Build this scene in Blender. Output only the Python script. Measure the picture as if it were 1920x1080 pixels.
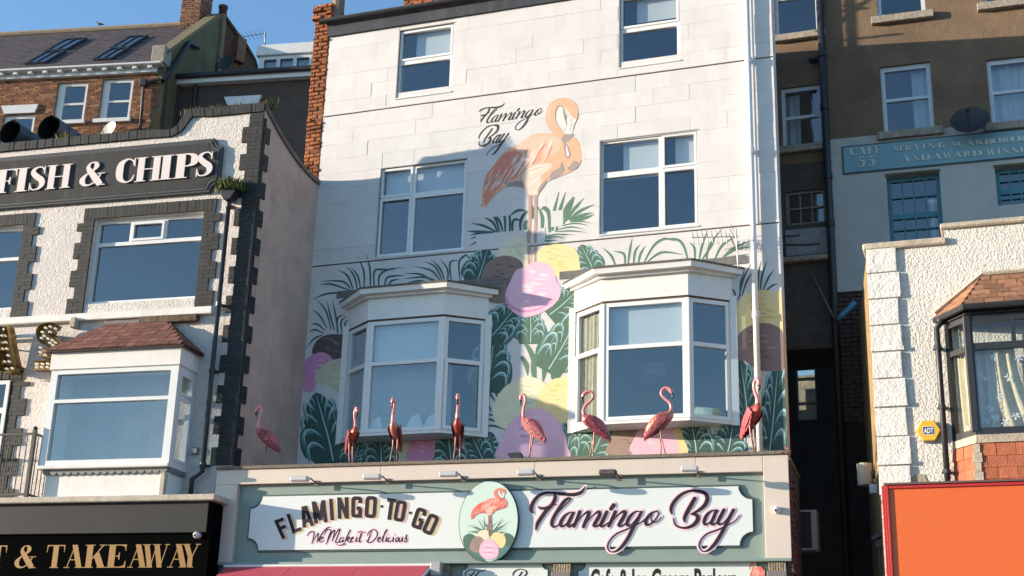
import bpy, math, random
from mathutils import Vector, Matrix, noise
random.seed(7)
SC = bpy.context.scene
COL = SC.collection
for o in list(bpy.data.objects):
    bpy.data.objects.remove(o)
R = math.radians

# ------------------------------------------------------------------ camera
FPX = 2550.6
PITCH, ROLL, YAW = R(18.23), R(1.67), R(20.04)
CAM = Vector((0.0, -21.5, 1.6))
c_f = Vector((-math.sin(YAW)*math.cos(PITCH), math.cos(YAW)*math.cos(PITCH), math.sin(PITCH)))
_r0 = Vector((math.cos(YAW), math.sin(YAW), 0)); _u0 = _r0.cross(c_f)
c_r = math.cos(ROLL)*_r0 + math.sin(ROLL)*_u0
c_u = -math.sin(ROLL)*_r0 + math.cos(ROLL)*_u0
cam_d = bpy.data.cameras.new('camera'); cam_d.sensor_width = 36; cam_d.lens = FPX/1920*36
cam_d.clip_start = 0.1; cam_d.clip_end = 5000
cam = bpy.data.objects.new('camera', cam_d); COL.objects.link(cam)
cam.matrix_world = Matrix(((c_r.x, c_u.x, -c_f.x, CAM.x), (c_r.y, c_u.y, -c_f.y, CAM.y), (c_r.z, c_u.z, -c_f.z, CAM.z), (0, 0, 0, 1)))
SC.camera = cam
SC.render.resolution_x = 1024; SC.render.resolution_y = 576

# ------------------------------------------------------------------ sky and sun
SUN_DIR = Vector((2.5, 1.0, -0.40)).normalized()          # the way the light travels
S_EL = math.asin(-SUN_DIR.z); S_AZ = math.atan2(-SUN_DIR.x, -SUN_DIR.y)   # compass from +Y
world = bpy.data.worlds.new('World'); SC.world = world; world.use_nodes = True
nt = world.node_tree; nt.nodes.clear()
w_out = nt.nodes.new('ShaderNodeOutputWorld'); w_bg = nt.nodes.new('ShaderNodeBackground'); w_sky = nt.nodes.new('ShaderNodeTexSky')
w_sky.sky_type = 'NISHITA'; w_sky.sun_disc = False; w_sky.sun_elevation = S_EL; w_sky.sun_rotation = S_AZ % (2*math.pi)
w_sky.altitude = 10; w_sky.air_density = 1.0; w_sky.dust_density = 0.25; w_sky.ozone_density = 3.0
w_bg.inputs['Strength'].default_value = 0.145
nt.links.new(w_sky.outputs[0], w_bg.inputs[0]); nt.links.new(w_bg.outputs[0], w_out.inputs[0])
sl = bpy.data.lights.new('sun', 'SUN'); sl.energy = 3.75; sl.angle = R(0.5); sl.color = (1.0, 0.85, 0.66)
sun = bpy.data.objects.new('sun', sl); COL.objects.link(sun)
sun.rotation_euler = SUN_DIR.to_track_quat('-Z', 'Y').to_euler(); sun.location = (-40, -30, 30)
SC.view_settings.view_transform = 'Standard'; SC.view_settings.look = 'None'
SC.view_settings.exposure = 1.36; SC.view_settings.gamma = 1.0; SC.view_settings.use_curve_mapping = False

# ------------------------------------------------------------------ materials
MATS = {}
def mat(name, col, rough=.7, var=.0, vscale=6, bump=0, bscale=40, metal=0, spec=.5, stain=0, stain_col=(.2,.17,.13), stain_scale=(1.2,1.2,.35), obj_rand=0, col2=None, emit=0, coat=0, bump2=0, b2scale=8, pits=0, pit_col=(.1,.09,.08), pit_scale=22, pit_edge=.2):
    if name in MATS: return MATS[name]
    m = bpy.data.materials.new(name); m.use_nodes = True; n = m.node_tree; L = n.links
    b = n.nodes['Principled BSDF']; b.inputs['Roughness'].default_value = rough; b.inputs['Metallic'].default_value = metal
    b.inputs['Specular IOR Level'].default_value = spec
    if coat: b.inputs['Coat Weight'].default_value = coat; b.inputs['Coat Roughness'].default_value = .15
    geo = n.nodes.new('ShaderNodeNewGeometry'); tc = type('T', (), {})(); tc.outputs = {'Object': geo.outputs['Position']}
    def rgb(c):
        r = n.nodes.new('ShaderNodeRGB'); r.outputs[0].default_value = (*c, 1); return r.outputs[0]
    def noi(scale, det=4, vec=None, rough_=.6):
        t = n.nodes.new('ShaderNodeTexNoise'); t.inputs['Scale'].default_value = scale; t.inputs['Detail'].default_value = det; t.inputs['Roughness'].default_value = rough_
        L.new(vec or tc.outputs['Object'], t.inputs['Vector']); return t.outputs['Fac']
    def mix(fac, a, c):
        x = n.nodes.new('ShaderNodeMix'); x.data_type = 'RGBA'
        if hasattr(fac, 'links'): L.new(fac, x.inputs[0])
        else: x.inputs[0].default_value = fac
        L.new(a, x.inputs[6]); L.new(c, x.inputs[7]); return x.outputs[2]
    def ramp(v, p0, p1):
        x = n.nodes.new('ShaderNodeMapRange'); L.new(v, x.inputs[0]); x.inputs[1].default_value = p0; x.inputs[2].default_value = p1; return x.outputs[0]
    c = rgb(col)
    if col2: 
        oi = n.nodes.new('ShaderNodeObjectInfo'); c = mix(oi.outputs['Random'], c, rgb(col2))
    if obj_rand:
        oi = n.nodes.new('ShaderNodeObjectInfo'); hs = n.nodes.new('ShaderNodeHueSaturation')
        mr = n.nodes.new('ShaderNodeMapRange'); L.new(oi.outputs['Random'], mr.inputs[0]); mr.inputs[3].default_value = 1-obj_rand; mr.inputs[4].default_value = 1+obj_rand
        L.new(mr.outputs[0], hs.inputs['Value']); L.new(c, hs.inputs['Color']); c = hs.outputs[0]
    if var:
        lo = tuple(x*(1-var) for x in col)
        f = ramp(noi(vscale, 6), .35, .65); dk = n.nodes.new('ShaderNodeMix'); dk.data_type = 'RGBA'; dk.blend_type = 'MULTIPLY'
        L.new(f, dk.inputs[0]); L.new(c, dk.inputs[6]); dk.inputs[7].default_value = (1-var, 1-var, 1-var*.9, 1); c = dk.outputs[2]
    if stain:
        mp = n.nodes.new('ShaderNodeMapping'); mp.inputs['Scale'].default_value = stain_scale; L.new(tc.outputs['Object'], mp.inputs[0])
        f = ramp(noi(2.2, 8, mp.outputs[0], .7), .52, .8); mm = n.nodes.new('ShaderNodeMath'); mm.operation = 'MULTIPLY'; L.new(f, mm.inputs[0]); mm.inputs[1].default_value = stain
        c = mix(mm.outputs[0], c, rgb(stain_col))
    if pits:
        f = ramp(noi(pit_scale, 3), .5+pit_edge*.5, .5+pit_edge*.5+.06); mm = n.nodes.new('ShaderNodeMath'); mm.operation = 'MULTIPLY'; L.new(f, mm.inputs[0]); mm.inputs[1].default_value = pits
        c = mix(mm.outputs[0], c, rgb(pit_col))
    L.new(c, b.inputs['Base Color'])
    if emit:
        L.new(c, b.inputs['Emission Color']); b.inputs['Emission Strength'].default_value = emit
    if bump:
        bp = n.nodes.new('ShaderNodeBump'); bp.inputs['Strength'].default_value = min(bump, 1); bp.inputs['Distance'].default_value = .02*max(1, bump)
        L.new(noi(bscale, 3), bp.inputs['Height']); nrm = bp.outputs[0]
        if bump2:
            b2 = n.nodes.new('ShaderNodeBump'); b2.inputs['Strength'].default_value = bump2; b2.inputs['Distance'].default_value = .05
            L.new(noi(b2scale, 3), b2.inputs['Height']); L.new(nrm, b2.inputs['Normal']); nrm = b2.outputs[0]
        L.new(nrm, b.inputs['Normal'])
    MATS[name] = m; return m

def glass(name, tint=(.75,.8,.85), refl=.2, wob=.02):
    if name in MATS: return MATS[name]
    m = bpy.data.materials.new(name); m.use_nodes = True; n = m.node_tree; L = n.links; n.nodes.clear()
    out = n.nodes.new('ShaderNodeOutputMaterial'); mx = n.nodes.new('ShaderNodeMixShader'); tr = n.nodes.new('ShaderNodeBsdfTransparent'); gl = n.nodes.new('ShaderNodeBsdfGlossy')
    tr.inputs[0].default_value = (*tint, 1); gl.inputs['Roughness'].default_value = .0
    fr = n.nodes.new('ShaderNodeFresnel'); fr.inputs['IOR'].default_value = 1.45; geo = n.nodes.new('ShaderNodeNewGeometry')
    m1 = n.nodes.new('ShaderNodeMapRange'); L.new(fr.outputs[0], m1.inputs[0]); m1.inputs[3].default_value = refl; m1.inputs[4].default_value = 1
    iv = n.nodes.new('ShaderNodeMath'); iv.operation = 'SUBTRACT'; iv.inputs[0].default_value = 1; L.new(geo.outputs['Backfacing'], iv.inputs[1])   # one reflection per sheet of glass
    mr = n.nodes.new('ShaderNodeMath'); mr.operation = 'MULTIPLY'; L.new(m1.outputs[0], mr.inputs[0]); L.new(iv.outputs[0], mr.inputs[1])
    tc = n.nodes.new('ShaderNodeTexCoord'); ns = n.nodes.new('ShaderNodeTexNoise'); ns.inputs['Scale'].default_value = 1.3; L.new(tc.outputs['Object'], ns.inputs[0])
    bp = n.nodes.new('ShaderNodeBump'); bp.inputs['Strength'].default_value = wob; bp.inputs['Distance'].default_value = .3; L.new(ns.outputs[0], bp.inputs['Height']); L.new(bp.outputs[0], gl.inputs['Normal'])
    L.new(mr.outputs[0], mx.inputs[0]); L.new(tr.outputs[0], mx.inputs[1]); L.new(gl.outputs[0], mx.inputs[2]); L.new(mx.outputs[0], out.inputs[0])
    MATS[name] = m; return m

# ------------------------------------------------------------------ frames: a plane of the place, u along it, z up it, d out of it
class Fr:
    def __init__(s, O, a=0, x=None, up=None):
        s.O = Vector(O)
        s.x = Vector(x).normalized() if x else Vector((math.cos(a), math.sin(a), 0))
        s.up = Vector(up).normalized() if up else Vector((0, 0, 1))
        s.n = s.x.cross(s.up)          # outward
    def P(s, u, z, d=0): return s.O + s.x*u + s.up*z + s.n*d
    def q(s, px, py, d=0):
        ray = c_f*FPX + c_r*(px-960) - c_u*(py-540)
        t = (s.O + s.n*d - CAM).dot(s.n)/ray.dot(s.n)
        p = CAM + ray*t - s.O
        return p.dot(s.x), p.dot(s.up)
    def rect(s, pts, d=0):     # upright rectangle nearest to four traced corners TL TR BR BL
        c = [s.q(*p, d) for p in pts]
        return ((c[0][0]+c[3][0])/2, (c[1][0]+c[2][0])/2, (c[2][1]+c[3][1])/2, (c[0][1]+c[1][1])/2)
    def bb(s, x0, y0, x1, y1, d=0): return s.rect([(x0, y0), (x1, y0), (x1, y1), (x0, y1)], d)
def zoomer(ox, oy, k): return lambda x, y: (ox + x/k, oy + y/k)

def catmull(pts, closed=False, n=6):
    P = [tuple(p) for p in pts]; N = len(P); out = []
    rng = range(N if closed else N-1)
    for i in rng:
        g = (lambda k: P[k % N]) if closed else (lambda k: P[max(0, min(N-1, k))])
        a, b, c, d = g(i-1), g(i), g(i+1), g(i+2)
        for j in range(n):
            t = j/n
            out.append(tuple(.5*((2*q1)+(-q0+q2)*t+(2*q0-5*q1+4*q2-q3)*t*t+(-q0+3*q1-3*q2+q3)*t**3) for q0, q1, q2, q3 in zip(a, b, c, d)))
    if not closed: out.append(P[-1])
    return out

BASE = {}
class MB:
    def __init__(s, fr=None): s.v = []; s.f = []; s.m = []; s.fr = fr
    def add(s, vs, fs, m=0):
        k = len(s.v); s.v += [Vector(p) for p in vs]; s.f += [tuple(i+k for i in f) for f in fs]; s.m += [m]*len(fs)
    def box(s, u0, u1, z0, z1, d0, d1, m=0, fr=None):
        f = fr or s.fr
        vs = [f.P(u, z, d) for d in (d0, d1) for z in (z0, z1) for u in (u0, u1)]
        s.add(vs, [(4,5,7,6), (1,0,2,3), (0,4,6,2), (5,1,3,7), (6,7,3,2), (0,1,5,4)] if d1 > d0 else [(6,7,5,4), (3,2,0,1), (2,6,4,0), (7,3,1,5), (2,3,7,6), (4,5,1,0)], m)
    def prism(s, poly, d0, d1, m=0, fr=None, side=True):
        f = fr or s.fr; n = len(poly)
        ar = sum(poly[i][0]*poly[(i+1) % n][1]-poly[(i+1) % n][0]*poly[i][1] for i in range(n))
        if ar < 0: poly = poly[::-1]
        if d0 is None: s.add([f.P(u, z, d1) for u, z in poly], [tuple(range(n))], m); return
        vs = [f.P(u, z, d1) for u, z in poly] + [f.P(u, z, d0) for u, z in poly]
        fs = [tuple(range(n)), tuple(range(2*n-1, n-1, -1))]
        if side: fs += [(i, n+i, n+(i+1) % n, (i+1) % n) for i in range(n)]
        s.add(vs, fs, m)
    def holes(s, u0, u1, z0, z1, hs, d0, d1, m=0, fr=None, back=False):
        f = fr or s.fr
        hs = [(max(u0, a), min(u1, b), max(z0, c), min(z1, e)) for a, b, c, e in hs]
        hs = [h for h in hs if h[1]-h[0] > 1e-5 and h[3]-h[2] > 1e-5]
        us = sorted(set([u0, u1]+[h[0] for h in hs]+[h[1] for h in hs])); zs = sorted(set([z0, z1]+[h[2] for h in hs]+[h[3] for h in hs]))
        def solid(i, j):
            if i < 0 or j < 0 or i >= len(us)-1 or j >= len(zs)-1: return False
            cu, cz = (us[i]+us[i+1])/2, (zs[j]+zs[j+1])/2
            return not any(h[0] < cu < h[1] and h[2] < cz < h[3] for h in hs)
        for i in range(len(us)-1):
            for j in range(len(zs)-1):
                if not solid(i, j): continue
                a, b, c, e = us[i], us[i+1], zs[j], zs[j+1]
                s.add([f.P(a,c,d1), f.P(b,c,d1), f.P(b,e,d1), f.P(a,e,d1)], [(0,1,2,3)], m)
                if back: s.add([f.P(a,c,d0), f.P(b,c,d0), f.P(b,e,d0), f.P(a,e,d0)], [(3,2,1,0)], m)
                for (ii, jj, p, q) in ((i-1,j,(a,e),(a,c)), (i+1,j,(b,c),(b,e)), (i,j-1,(a,c),(b,c)), (i,j+1,(b,e),(a,e))):
                    if not solid(ii, jj):
                        s.add([f.P(*p,d1), f.P(*p,d0), f.P(*q,d0), f.P(*q,d1)], [(0,1,2,3)], m)
    def ribbon(s, pts, mp, d, m=0, thick=0, wadd=0, wk=1, smooth=5, fr=None, rise=.0015, cap=True):
        """pts (x,y,w) in drawing units; mp maps a drawing point to (u,z) of the frame"""
        f = fr or s.fr
        P = catmull(pts, False, smooth); n = len(P); L, Rr = [], []
        for i, (x, y, w) in enumerate(P):
            a, b = P[max(0, i-1)], P[min(n-1, i+1)]
            tx, ty = b[0]-a[0], b[1]-a[1]; k = math.hypot(tx, ty) or 1; tx /= k; ty /= k
            h = max(.003, (w*wk+wadd))/2
            L.append((x-ty*h, y+tx*h)); Rr.append((x+ty*h, y-tx*h))
        ring = []
        def capp(c, t, h, sgn):
            ang = math.atan2(t[1], t[0]); return [(c[0]+h*math.cos(ang+q), c[1]+h*math.sin(ang+q)) for q in sgn]
        p0, p1 = P[0], P[-1]; h0 = max(.003, p0[2]*wk+wadd)/2; h1 = max(.003, p1[2]*wk+wadd)/2
        t0 = (P[1][0]-p0[0], P[1][1]-p0[1]); t1 = (p1[0]-P[-2][0], p1[1]-P[-2][1])
        D = [d+rise*i/n for i in range(n)]
        k = len(s.v); vl = [f.P(*mp(*p), D[i]) for i, p in enumerate(L)]; vr = [f.P(*mp(*p), D[i]) for i, p in enumerate(Rr)]
        flip = None
        a, b, c = vl[0], vr[0], vr[1]
        flip = ((b-a).cross(c-a)).dot(f.n) < 0
        def fc(ix): return tuple(reversed(ix)) if flip else tuple(ix)
        s.add(vl+vr, [fc((i, n+i, n+i+1, i+1)) for i in range(n-1)], m)
        if cap:
            for (c0, t, h, dd) in ((p0, (-t0[0], -t0[1]), h0, D[0]), (p1, t1, h1, D[-1])):
                cp = capp(c0, t, h, [R(90-30*j) for j in range(7)])
                vs = [f.P(*mp(*p), dd) for p in cp]
                nr = (vs[1]-vs[0]).cross(vs[3]-vs[0]).dot(f.n)
                ids = tuple(range(7)) if nr > 0 else tuple(range(6, -1, -1))
                s.add(vs, [ids], m)
                if thick:
                    vb = [p-f.n*thick for p in vs]; s.add(vs+vb, [(i, 7+i, 8+i, i+1) for i in range(6)], m)
        if thick:
            for vv in (vl, vr):
                s.add(vv+[p-f.n*thick for p in vv], [(i, n+i, n+i+1, i+1) for i in range(n-1)], m)
    def tube(s, pts, r, n=8, m=0, cap=True):
        P = [Vector(p) for p in pts]; rs = r if isinstance(r, (list, tuple)) else [r]*len(P)
        k = len(s.v); up = None
        for i, p in enumerate(P):
            t = (P[min(i+1, len(P)-1)]-P[max(i-1, 0)]).normalized()
            if up is None: up = Vector((0,0,1)) if abs(t.z) < .9 else Vector((1,0,0))
            a = t.cross(up).normalized(); b = a.cross(t).normalized(); up = b
            rr = rs[i]; ra, rb = (rr if isinstance(rr, (tuple, list)) else (rr, rr))
            for j in range(n):
                q = 2*math.pi*j/n; s.v.append(p+a*ra*math.cos(q)+b*rb*math.sin(q))
        for i in range(len(P)-1):
            for j in range(n):
                s.f.append((k+i*n+j, k+i*n+(j+1) % n, k+(i+1)*n+(j+1) % n, k+(i+1)*n+j)); s.m.append(m)
        if cap:
            s.f.append(tuple(k+j for j in range(n-1, -1, -1))); s.m.append(m)
            e = k+(len(P)-1)*n; s.f.append(tuple(e+j for j in range(n))); s.m.append(m)
    def obj(s, name, mats, parent=None, smooth=False, bevel=0, origin=None, **props):
        base = BASE[parent.name] if parent else (Vector(origin) if origin is not None else (sum(s.v, Vector())/max(1, len(s.v))))
        me = bpy.data.meshes.new(name)
        me.from_pydata([tuple(p-base) for p in s.v], [], s.f)
        for mm in (mats if isinstance(mats, (list, tuple)) else [mats]): me.materials.append(mm)
        for p, i in zip(me.polygons, s.m): p.material_index = i; p.use_smooth = smooth
        me.update(); o = bpy.data.objects.new(name, me); COL.objects.link(o)
        if parent: o.parent = parent
        else: o.location = base
        BASE[o.name] = base
        if bevel:
            b = o.modifiers.new('b', 'BEVEL'); b.width = bevel; b.segments = 1; b.limit_method = 'ANGLE'; b.angle_limit = R(50)
        for k_, v_ in props.items(): o[k_] = v_
        return o

def thing(name, loc, label, cat, group=None, rz=0):
    o = bpy.data.objects.new(name, None); COL.objects.link(o); o.location = loc; o.rotation_euler = (0, 0, rz)
    o.empty_display_size = .2; o['label'] = label; o['category'] = cat
    if group: o['group'] = group
    BASE[o.name] = Vector(loc); return o
def tag(o, label, cat, group=None):
    o['label'] = label; o['category'] = cat
    if group: o['group'] = group
    return o

# chamfered unit piece shared by bricks, blocks and tiles
def unit_piece(name, m, ch=.06, seed=0, rough=.0):
    me = bpy.data.meshes.new(name); rnd = random.Random(seed)
    a, b = .5, .5-ch
    V = [(x*a, .5, z*a) for z in (-1, 1) for x in (-1, 1)] + [(x*a, -.5+ch*1.2, z*a) for z in (-1, 1) for x in (-1, 1)] + [(x*b, -.5, z*b*.98) for z in (-1, 1) for x in (-1, 1)]
    V = [(x+rnd.uniform(-rough, rough), y+rnd.uniform(-rough, rough), z+rnd.uniform(-rough, rough)) for x, y, z in V]
    F = [(8,9,11,10)]
    for i, j in ((0,1), (1,3), (3,2), (2,0)):
        F += [(4+i, 4+j, 8+j, 8+i), (i, j, 4+j, 4+i)]
    me.from_pydata(V, [], F); me.materials.append(m); me.update(); return me
PIECES = {}
def pieces(name, parent, fr, rects, d0, d1, m, jit=.0, djit=.0, variants=4, ch=.06, rough=.02, rot=0):
    key = m.name+name
    if key not in PIECES: PIECES[key] = [unit_piece(name, m, ch, i, rough) for i in range(variants)]
    base = BASE[parent.name]; lim = 300
    objs = []
    for k, (u0, u1, z0, z1) in enumerate(rects):
        du = random.uniform(-djit, djit); a = random.uniform(-rot, rot)
        o = bpy.data.objects.new(name, random.choice(PIECES[key])); COL.objects.link(o); o.parent = parent
        c = fr.P((u0+u1)/2, (z0+z1)/2, (d0+d1+du)/2)-base
        xx = fr.x*math.cos(a)+fr.up*math.sin(a); uu = fr.up*math.cos(a)-fr.x*math.sin(a)
        sx, sy, sz = (u1-u0)*(1-random.uniform(0, jit)), (d1+du-d0), (z1-z0)*(1-random.uniform(0, jit))
        y = -fr.n
        o.matrix_local = Matrix(((xx.x*sx, y.x*sy, uu.x*sz, c.x), (xx.y*sx, y.y*sy, uu.y*sz, c.y), (xx.z*sx, y.z*sy, uu.z*sz, c.z), (0,0,0,1)))
        objs.append(o)
    return objs
def courses(u0, u1, z0, z1, L, H, g=.01, cut=(), half=True, start=0, minw=.03):
    """brick rectangles filling an upright rectangle in stretcher bond, cut round openings"""
    out = []; n = max(1, round((z1-z0)/H)); h = (z1-z0)/n
    for r in range(n):
        a, b = z0+r*h+g/2, z0+(r+1)*h-g/2
        segs = [(u0, u1)]
        for (c0, c1, e0, e1) in cut:
            if e0 < (a+b)/2 < e1:
                ns = []
                for s0, s1 in segs:
                    if c1 <= s0 or c0 >= s1: ns.append((s0, s1)); continue
                    if c0 > s0: ns.append((s0, c0))
                    if c1 < s1: ns.append((c1, s1))
                segs = ns
        off = (L/2 if (r+start) % 2 and half else 0)
        for s0, s1 in segs:
            x = u0 - off - L*3
            while x < s1:
                p, q2 = max(x, s0), min(x+L, s1)
                if q2-p > minw: out.append((p+g/2, q2-g/2, a, b))
                x += L
    return out
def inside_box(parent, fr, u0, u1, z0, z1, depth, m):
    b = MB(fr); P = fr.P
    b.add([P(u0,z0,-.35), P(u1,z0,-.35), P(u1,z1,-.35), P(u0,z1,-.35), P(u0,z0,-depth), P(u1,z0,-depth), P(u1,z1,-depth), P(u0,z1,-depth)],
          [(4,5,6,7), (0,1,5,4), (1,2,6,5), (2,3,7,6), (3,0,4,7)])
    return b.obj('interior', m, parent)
def window(parent, fr, rect, panes, d, frame_m, glass_m, fw=.05, name='window', sash=(), sill=None, sill_m=None, blinds=(), blind_m=None, curtains=(), cur_m=None, depth=.07, label=None, bars=()):
    """rect u0,u1,z0,z1; panes list of rects; sash: indexes of panes in their own raised frame"""
    u0, u1, z0, z1 = rect
    b = MB(fr); b.holes(u0, u1, z0, z1, panes, d-depth, d)
    w = b.obj(name, frame_m, parent, bevel=.006)
    if label: w['label'] = label
    for i, p in enumerate(panes):
        g = MB(fr); g.box(p[0]-.004, p[1]+.004, p[2]-.004, p[3]+.004, d-depth*.75, d-depth*.75+.012)
        g.obj('pane', glass_m, w)
        if i in sash:
            s = MB(fr); e = fw*.75
            s.holes(p[0]-e, p[1]+e, p[2]-e, p[3]+e, [(p[0]+.006, p[1]-.006, p[2]+.006, p[3]-.006)], d-.02, d+.018)
            s.obj('sash', frame_m, w, bevel=.005)
    for (a, c, e, f_) in bars:
        s = MB(fr); s.box(a, c, e, f_, d-depth*.7+.014, d-.008); s.obj('glazing_bar', frame_m, w)
    if sill:
        s = MB(fr); s.box(*sill); s.obj('sill', sill_m or frame_m, w, bevel=.008)
    for bl in blinds:
        s = MB(fr); s.box(*bl, d-depth-.08, d-depth-.075); s.obj('blind', blind_m, w)
    for (a, c, e, f_) in curtains:
        s = MB(fr); n = max(8, int((c-a)/.025)); rnd = random.Random(int(a*1000))
        ph = [rnd.uniform(0, 6) for _ in range(3)]
        dd = [d-depth-.12+.028*math.sin(i*1.1+ph[0])+.014*math.sin(i*.43+ph[1]) for i in range(n+1)]
        vs = []
        for i in range(n+1):
            x = a+(c-a)*i/n
            vs += [fr.P(x, e, dd[i]), fr.P(x, f_, dd[i]*.6+(d-depth-.12)*.4)]
        s.add(vs, [(2*i, 2*i+2, 2*i+3, 2*i+1) for i in range(n)]); s.obj('curtain', cur_m, w, smooth=True)
    return w
# ------------------------------------------------------------------ shared materials
white_wall = mat('white_masonry_paint', (.655,.635,.63), .75, var=.09, vscale=2, bump=.16, bscale=55, stain=.55, stain_col=(.50,.45,.39), bump2=.07, b2scale=6)
block_m = mat('painted_block', (.655,.635,.63), .75, obj_rand=.03, var=.06, vscale=3, bump=.14, bscale=50, stain=.55, stain_col=(.50,.45,.39), bump2=.07, b2scale=5)
upvc = mat('white_upvc', (.74,.74,.73), .35, var=.03, stain=.2, stain_col=(.5,.47,.42))
gloss_white = mat('white_gloss_paint', (.74,.73,.71), .4, var=.06, stain=.3, stain_col=(.5,.45,.38), bump=.1, bscale=30)
glass_m = glass('window_glass', (.86,.90,.92), .17)
glass_c = glass('clear_glass', (.93,.95,.95), .05)
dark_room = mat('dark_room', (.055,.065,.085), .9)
blind_m = mat('white_roller_blind', (.78,.77,.74), .8)
net_m = mat('white_net_curtain', (.7,.72,.74), .9, var=.1, vscale=20)
dark_paint = mat('dark_grey_timber_paint', (.045,.047,.055), .5, var=.3, vscale=9, bump=.2, stain=.6, stain_col=(.16,.13,.12))
groove_m = mat('shadow_joint', (.12,.09,.07), .95, var=.4, vscale=30)  # dark brown stands in for the shadow line at the string courses
brick_red = mat('weathered_red_brick', (.46,.15,.055), .9, var=.5, vscale=14, bump=1.5, bscale=45, obj_rand=.35, pits=.6, pit_col=(.16,.10,.07), pit_scale=12)
mortar = mat('lime_mortar', (.30,.22,.16), .95, var=.4, vscale=20, bump=.6)
lead = mat('grey_lead', (.17,.16,.16), .7, var=.35, vscale=12, bump=.5, bscale=60, stain=.5, stain_col=(.3,.26,.2))
gutter_m = mat('black_gutter_plastic', (.025,.025,.03), .45, var=.2)
white_pipe = mat('white_plastic_pipe', (.78,.77,.76), .4, var=.05, stain=.3, stain_col=(.5,.48,.45))
slate_m = mat('blue_grey_slate', (.105,.085,.085), .7, var=.4, vscale=6, obj_rand=.2, bump=.4)

# ------------------------------------------------------------------ ground
def sheet(name, x0, x1, y0, y1, z, m):
    b = MB(Fr((0,0,0))); b.add([(x0,y0,z),(x1,y0,z),(x1,y1,z),(x0,y1,z)], [(0,1,2,3)])
    o = b.obj(name, m); o['kind'] = 'structure'; return o
sheet('ground', -1500, 1500, -1500, 1500, -0.12, mat('dull_ground', (.11,.10,.09), .95, var=.3, vscale=.3))
sheet('road', -200, 200, -18, -6, -0.11, mat('asphalt', (.055,.055,.057), .9, var=.3, vscale=3, bump=.5, bscale=120))
bpv = MB(Fr((0,0,0)));
bpv.box(-200, 200, -.11, 0, 2.6, 6)      # slab with a kerb face
o = bpv.obj('pavement', mat('paving_concrete', (.28,.27,.25), .9, var=.25, vscale=4, bump=.4)); o['kind'] = 'structure'
bpv = MB(Fr((0,0,0))); bpv.box(-200, 200, -.11, 0.004, 18, 30); o = bpv.obj('promenade', MATS['paving_concrete']); o['kind'] = 'structure'
sheet('sea', -1500, 1500, -1500, -45, -0.10, mat('sea_water', (.03,.06,.09), .15, bump=.6, bscale=1.5))

# ------------------------------------------------------------------ the white cafe building
C = Fr((0,0,0))
U0, U1, ZB, ZT = -11.87, -3.11, 3.2, 14.74
cafe = thing('cafe_building', (-7.5, 0, 0), 'tall white painted cafe building with two bay windows and a big pink flamingo mural', 'building')
Z1 = zoomer(560, 0, 3.552); Z5 = zoomer(1080, 0, 2.348)
def R4(*c): return C.rect(c, -.04)
w_tl = R4((750,60),(850,45),(850,172),(745,186)); w_tr = R4((1163,20),(1275,5),(1276,111),(1161,127)); w_tr = (w_tr[0], w_tr[1], w_tl[2], w_tl[3])
w_ml = R4((714,318),(876,300),(870,468),(708,485)); w_mr = R4((1125,266),(1308,246),(1309,424),(1126,441))
def bx(*b): return C.bb(*b, -.04)
def sub(w, fu0, fu1, fz0, fz1): return (w[0]+(w[1]-w[0])*fu0, w[0]+(w[1]-w[0])*fu1, w[2]+(w[3]-w[2])*fz0, w[2]+(w[3]-w[2])*fz1)
ops = [w_tl, w_tr, w_ml, w_mr]
# openings for the two bays
BAYC = {'l': -9.65, 'r': -5.31}; BH = 1.35; BF = .72; BD = .46; BZ0, BZ1 = 6.53, 8.56
bay_ops = [(BAYC[k]-BH+.02, BAYC[k]+BH-.02, BZ0, BZ1+.2) for k in 'lr']
w = MB(C); w.holes(U0, U1, ZB, ZT, ops+bay_ops, -.28, -.005, back=True)
w.obj('wall', white_wall, cafe)
# side walls, back and roof
w = MB(C)
w.add([C.P(U0,ZB,-.281), C.P(U0,ZT+.25,-.281), C.P(U0,13.2,-7.5), C.P(U0,ZB,-7.5)], [(0,1,2,3)])
w.obj('side_wall', mat('rendered_side', (.30,.25,.20), .9, var=.3, vscale=3, bump=.4), cafe)
w = MB(C); splay = .22
w.add([C.P(U1-.001,ZB,-.281), C.P(U1-.001,ZT+.25,-.281), C.P(U1-splay*7.5,13.2,-7.5), C.P(U1-splay*7.5,ZB,-7.5)], [(0,3,2,1)])
w.obj('side_wall', mat('rendered_side', (.30,.25,.20), .9, var=.3, vscale=3, bump=.4), cafe)
w = MB(C); w.box(U0, U1-splay*7.5, ZB, 13.2, -7.8, -7.502); w.obj('rear_wall', MATS['rendered_side'], cafe)
w = MB(C)
pl = [(U0-.05, .12, 15.10), (U1+.06, .12, 15.10), (U1-splay*7.6+.06, -7.6, 13.4), (U0-.05, -7.6, 13.4)]
vs = [C.P(u, z-.1, d) for u, d, z in pl]+[C.P(u, z, d) for u, d, z in pl]
w.add(vs, [(0,3,2,1), (4,5,6,7), (0,1,5,4), (1,2,6,5), (2,3,7,6), (3,0,4,7)])
w.obj('roof', slate_m, cafe)  # unseen roof falls backward so the eaves set the brown house's shadow line
inside_box(cafe, C, U0+.3, U1-.6, ZB+2, ZT-.25, 1.6, dark_room)
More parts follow.
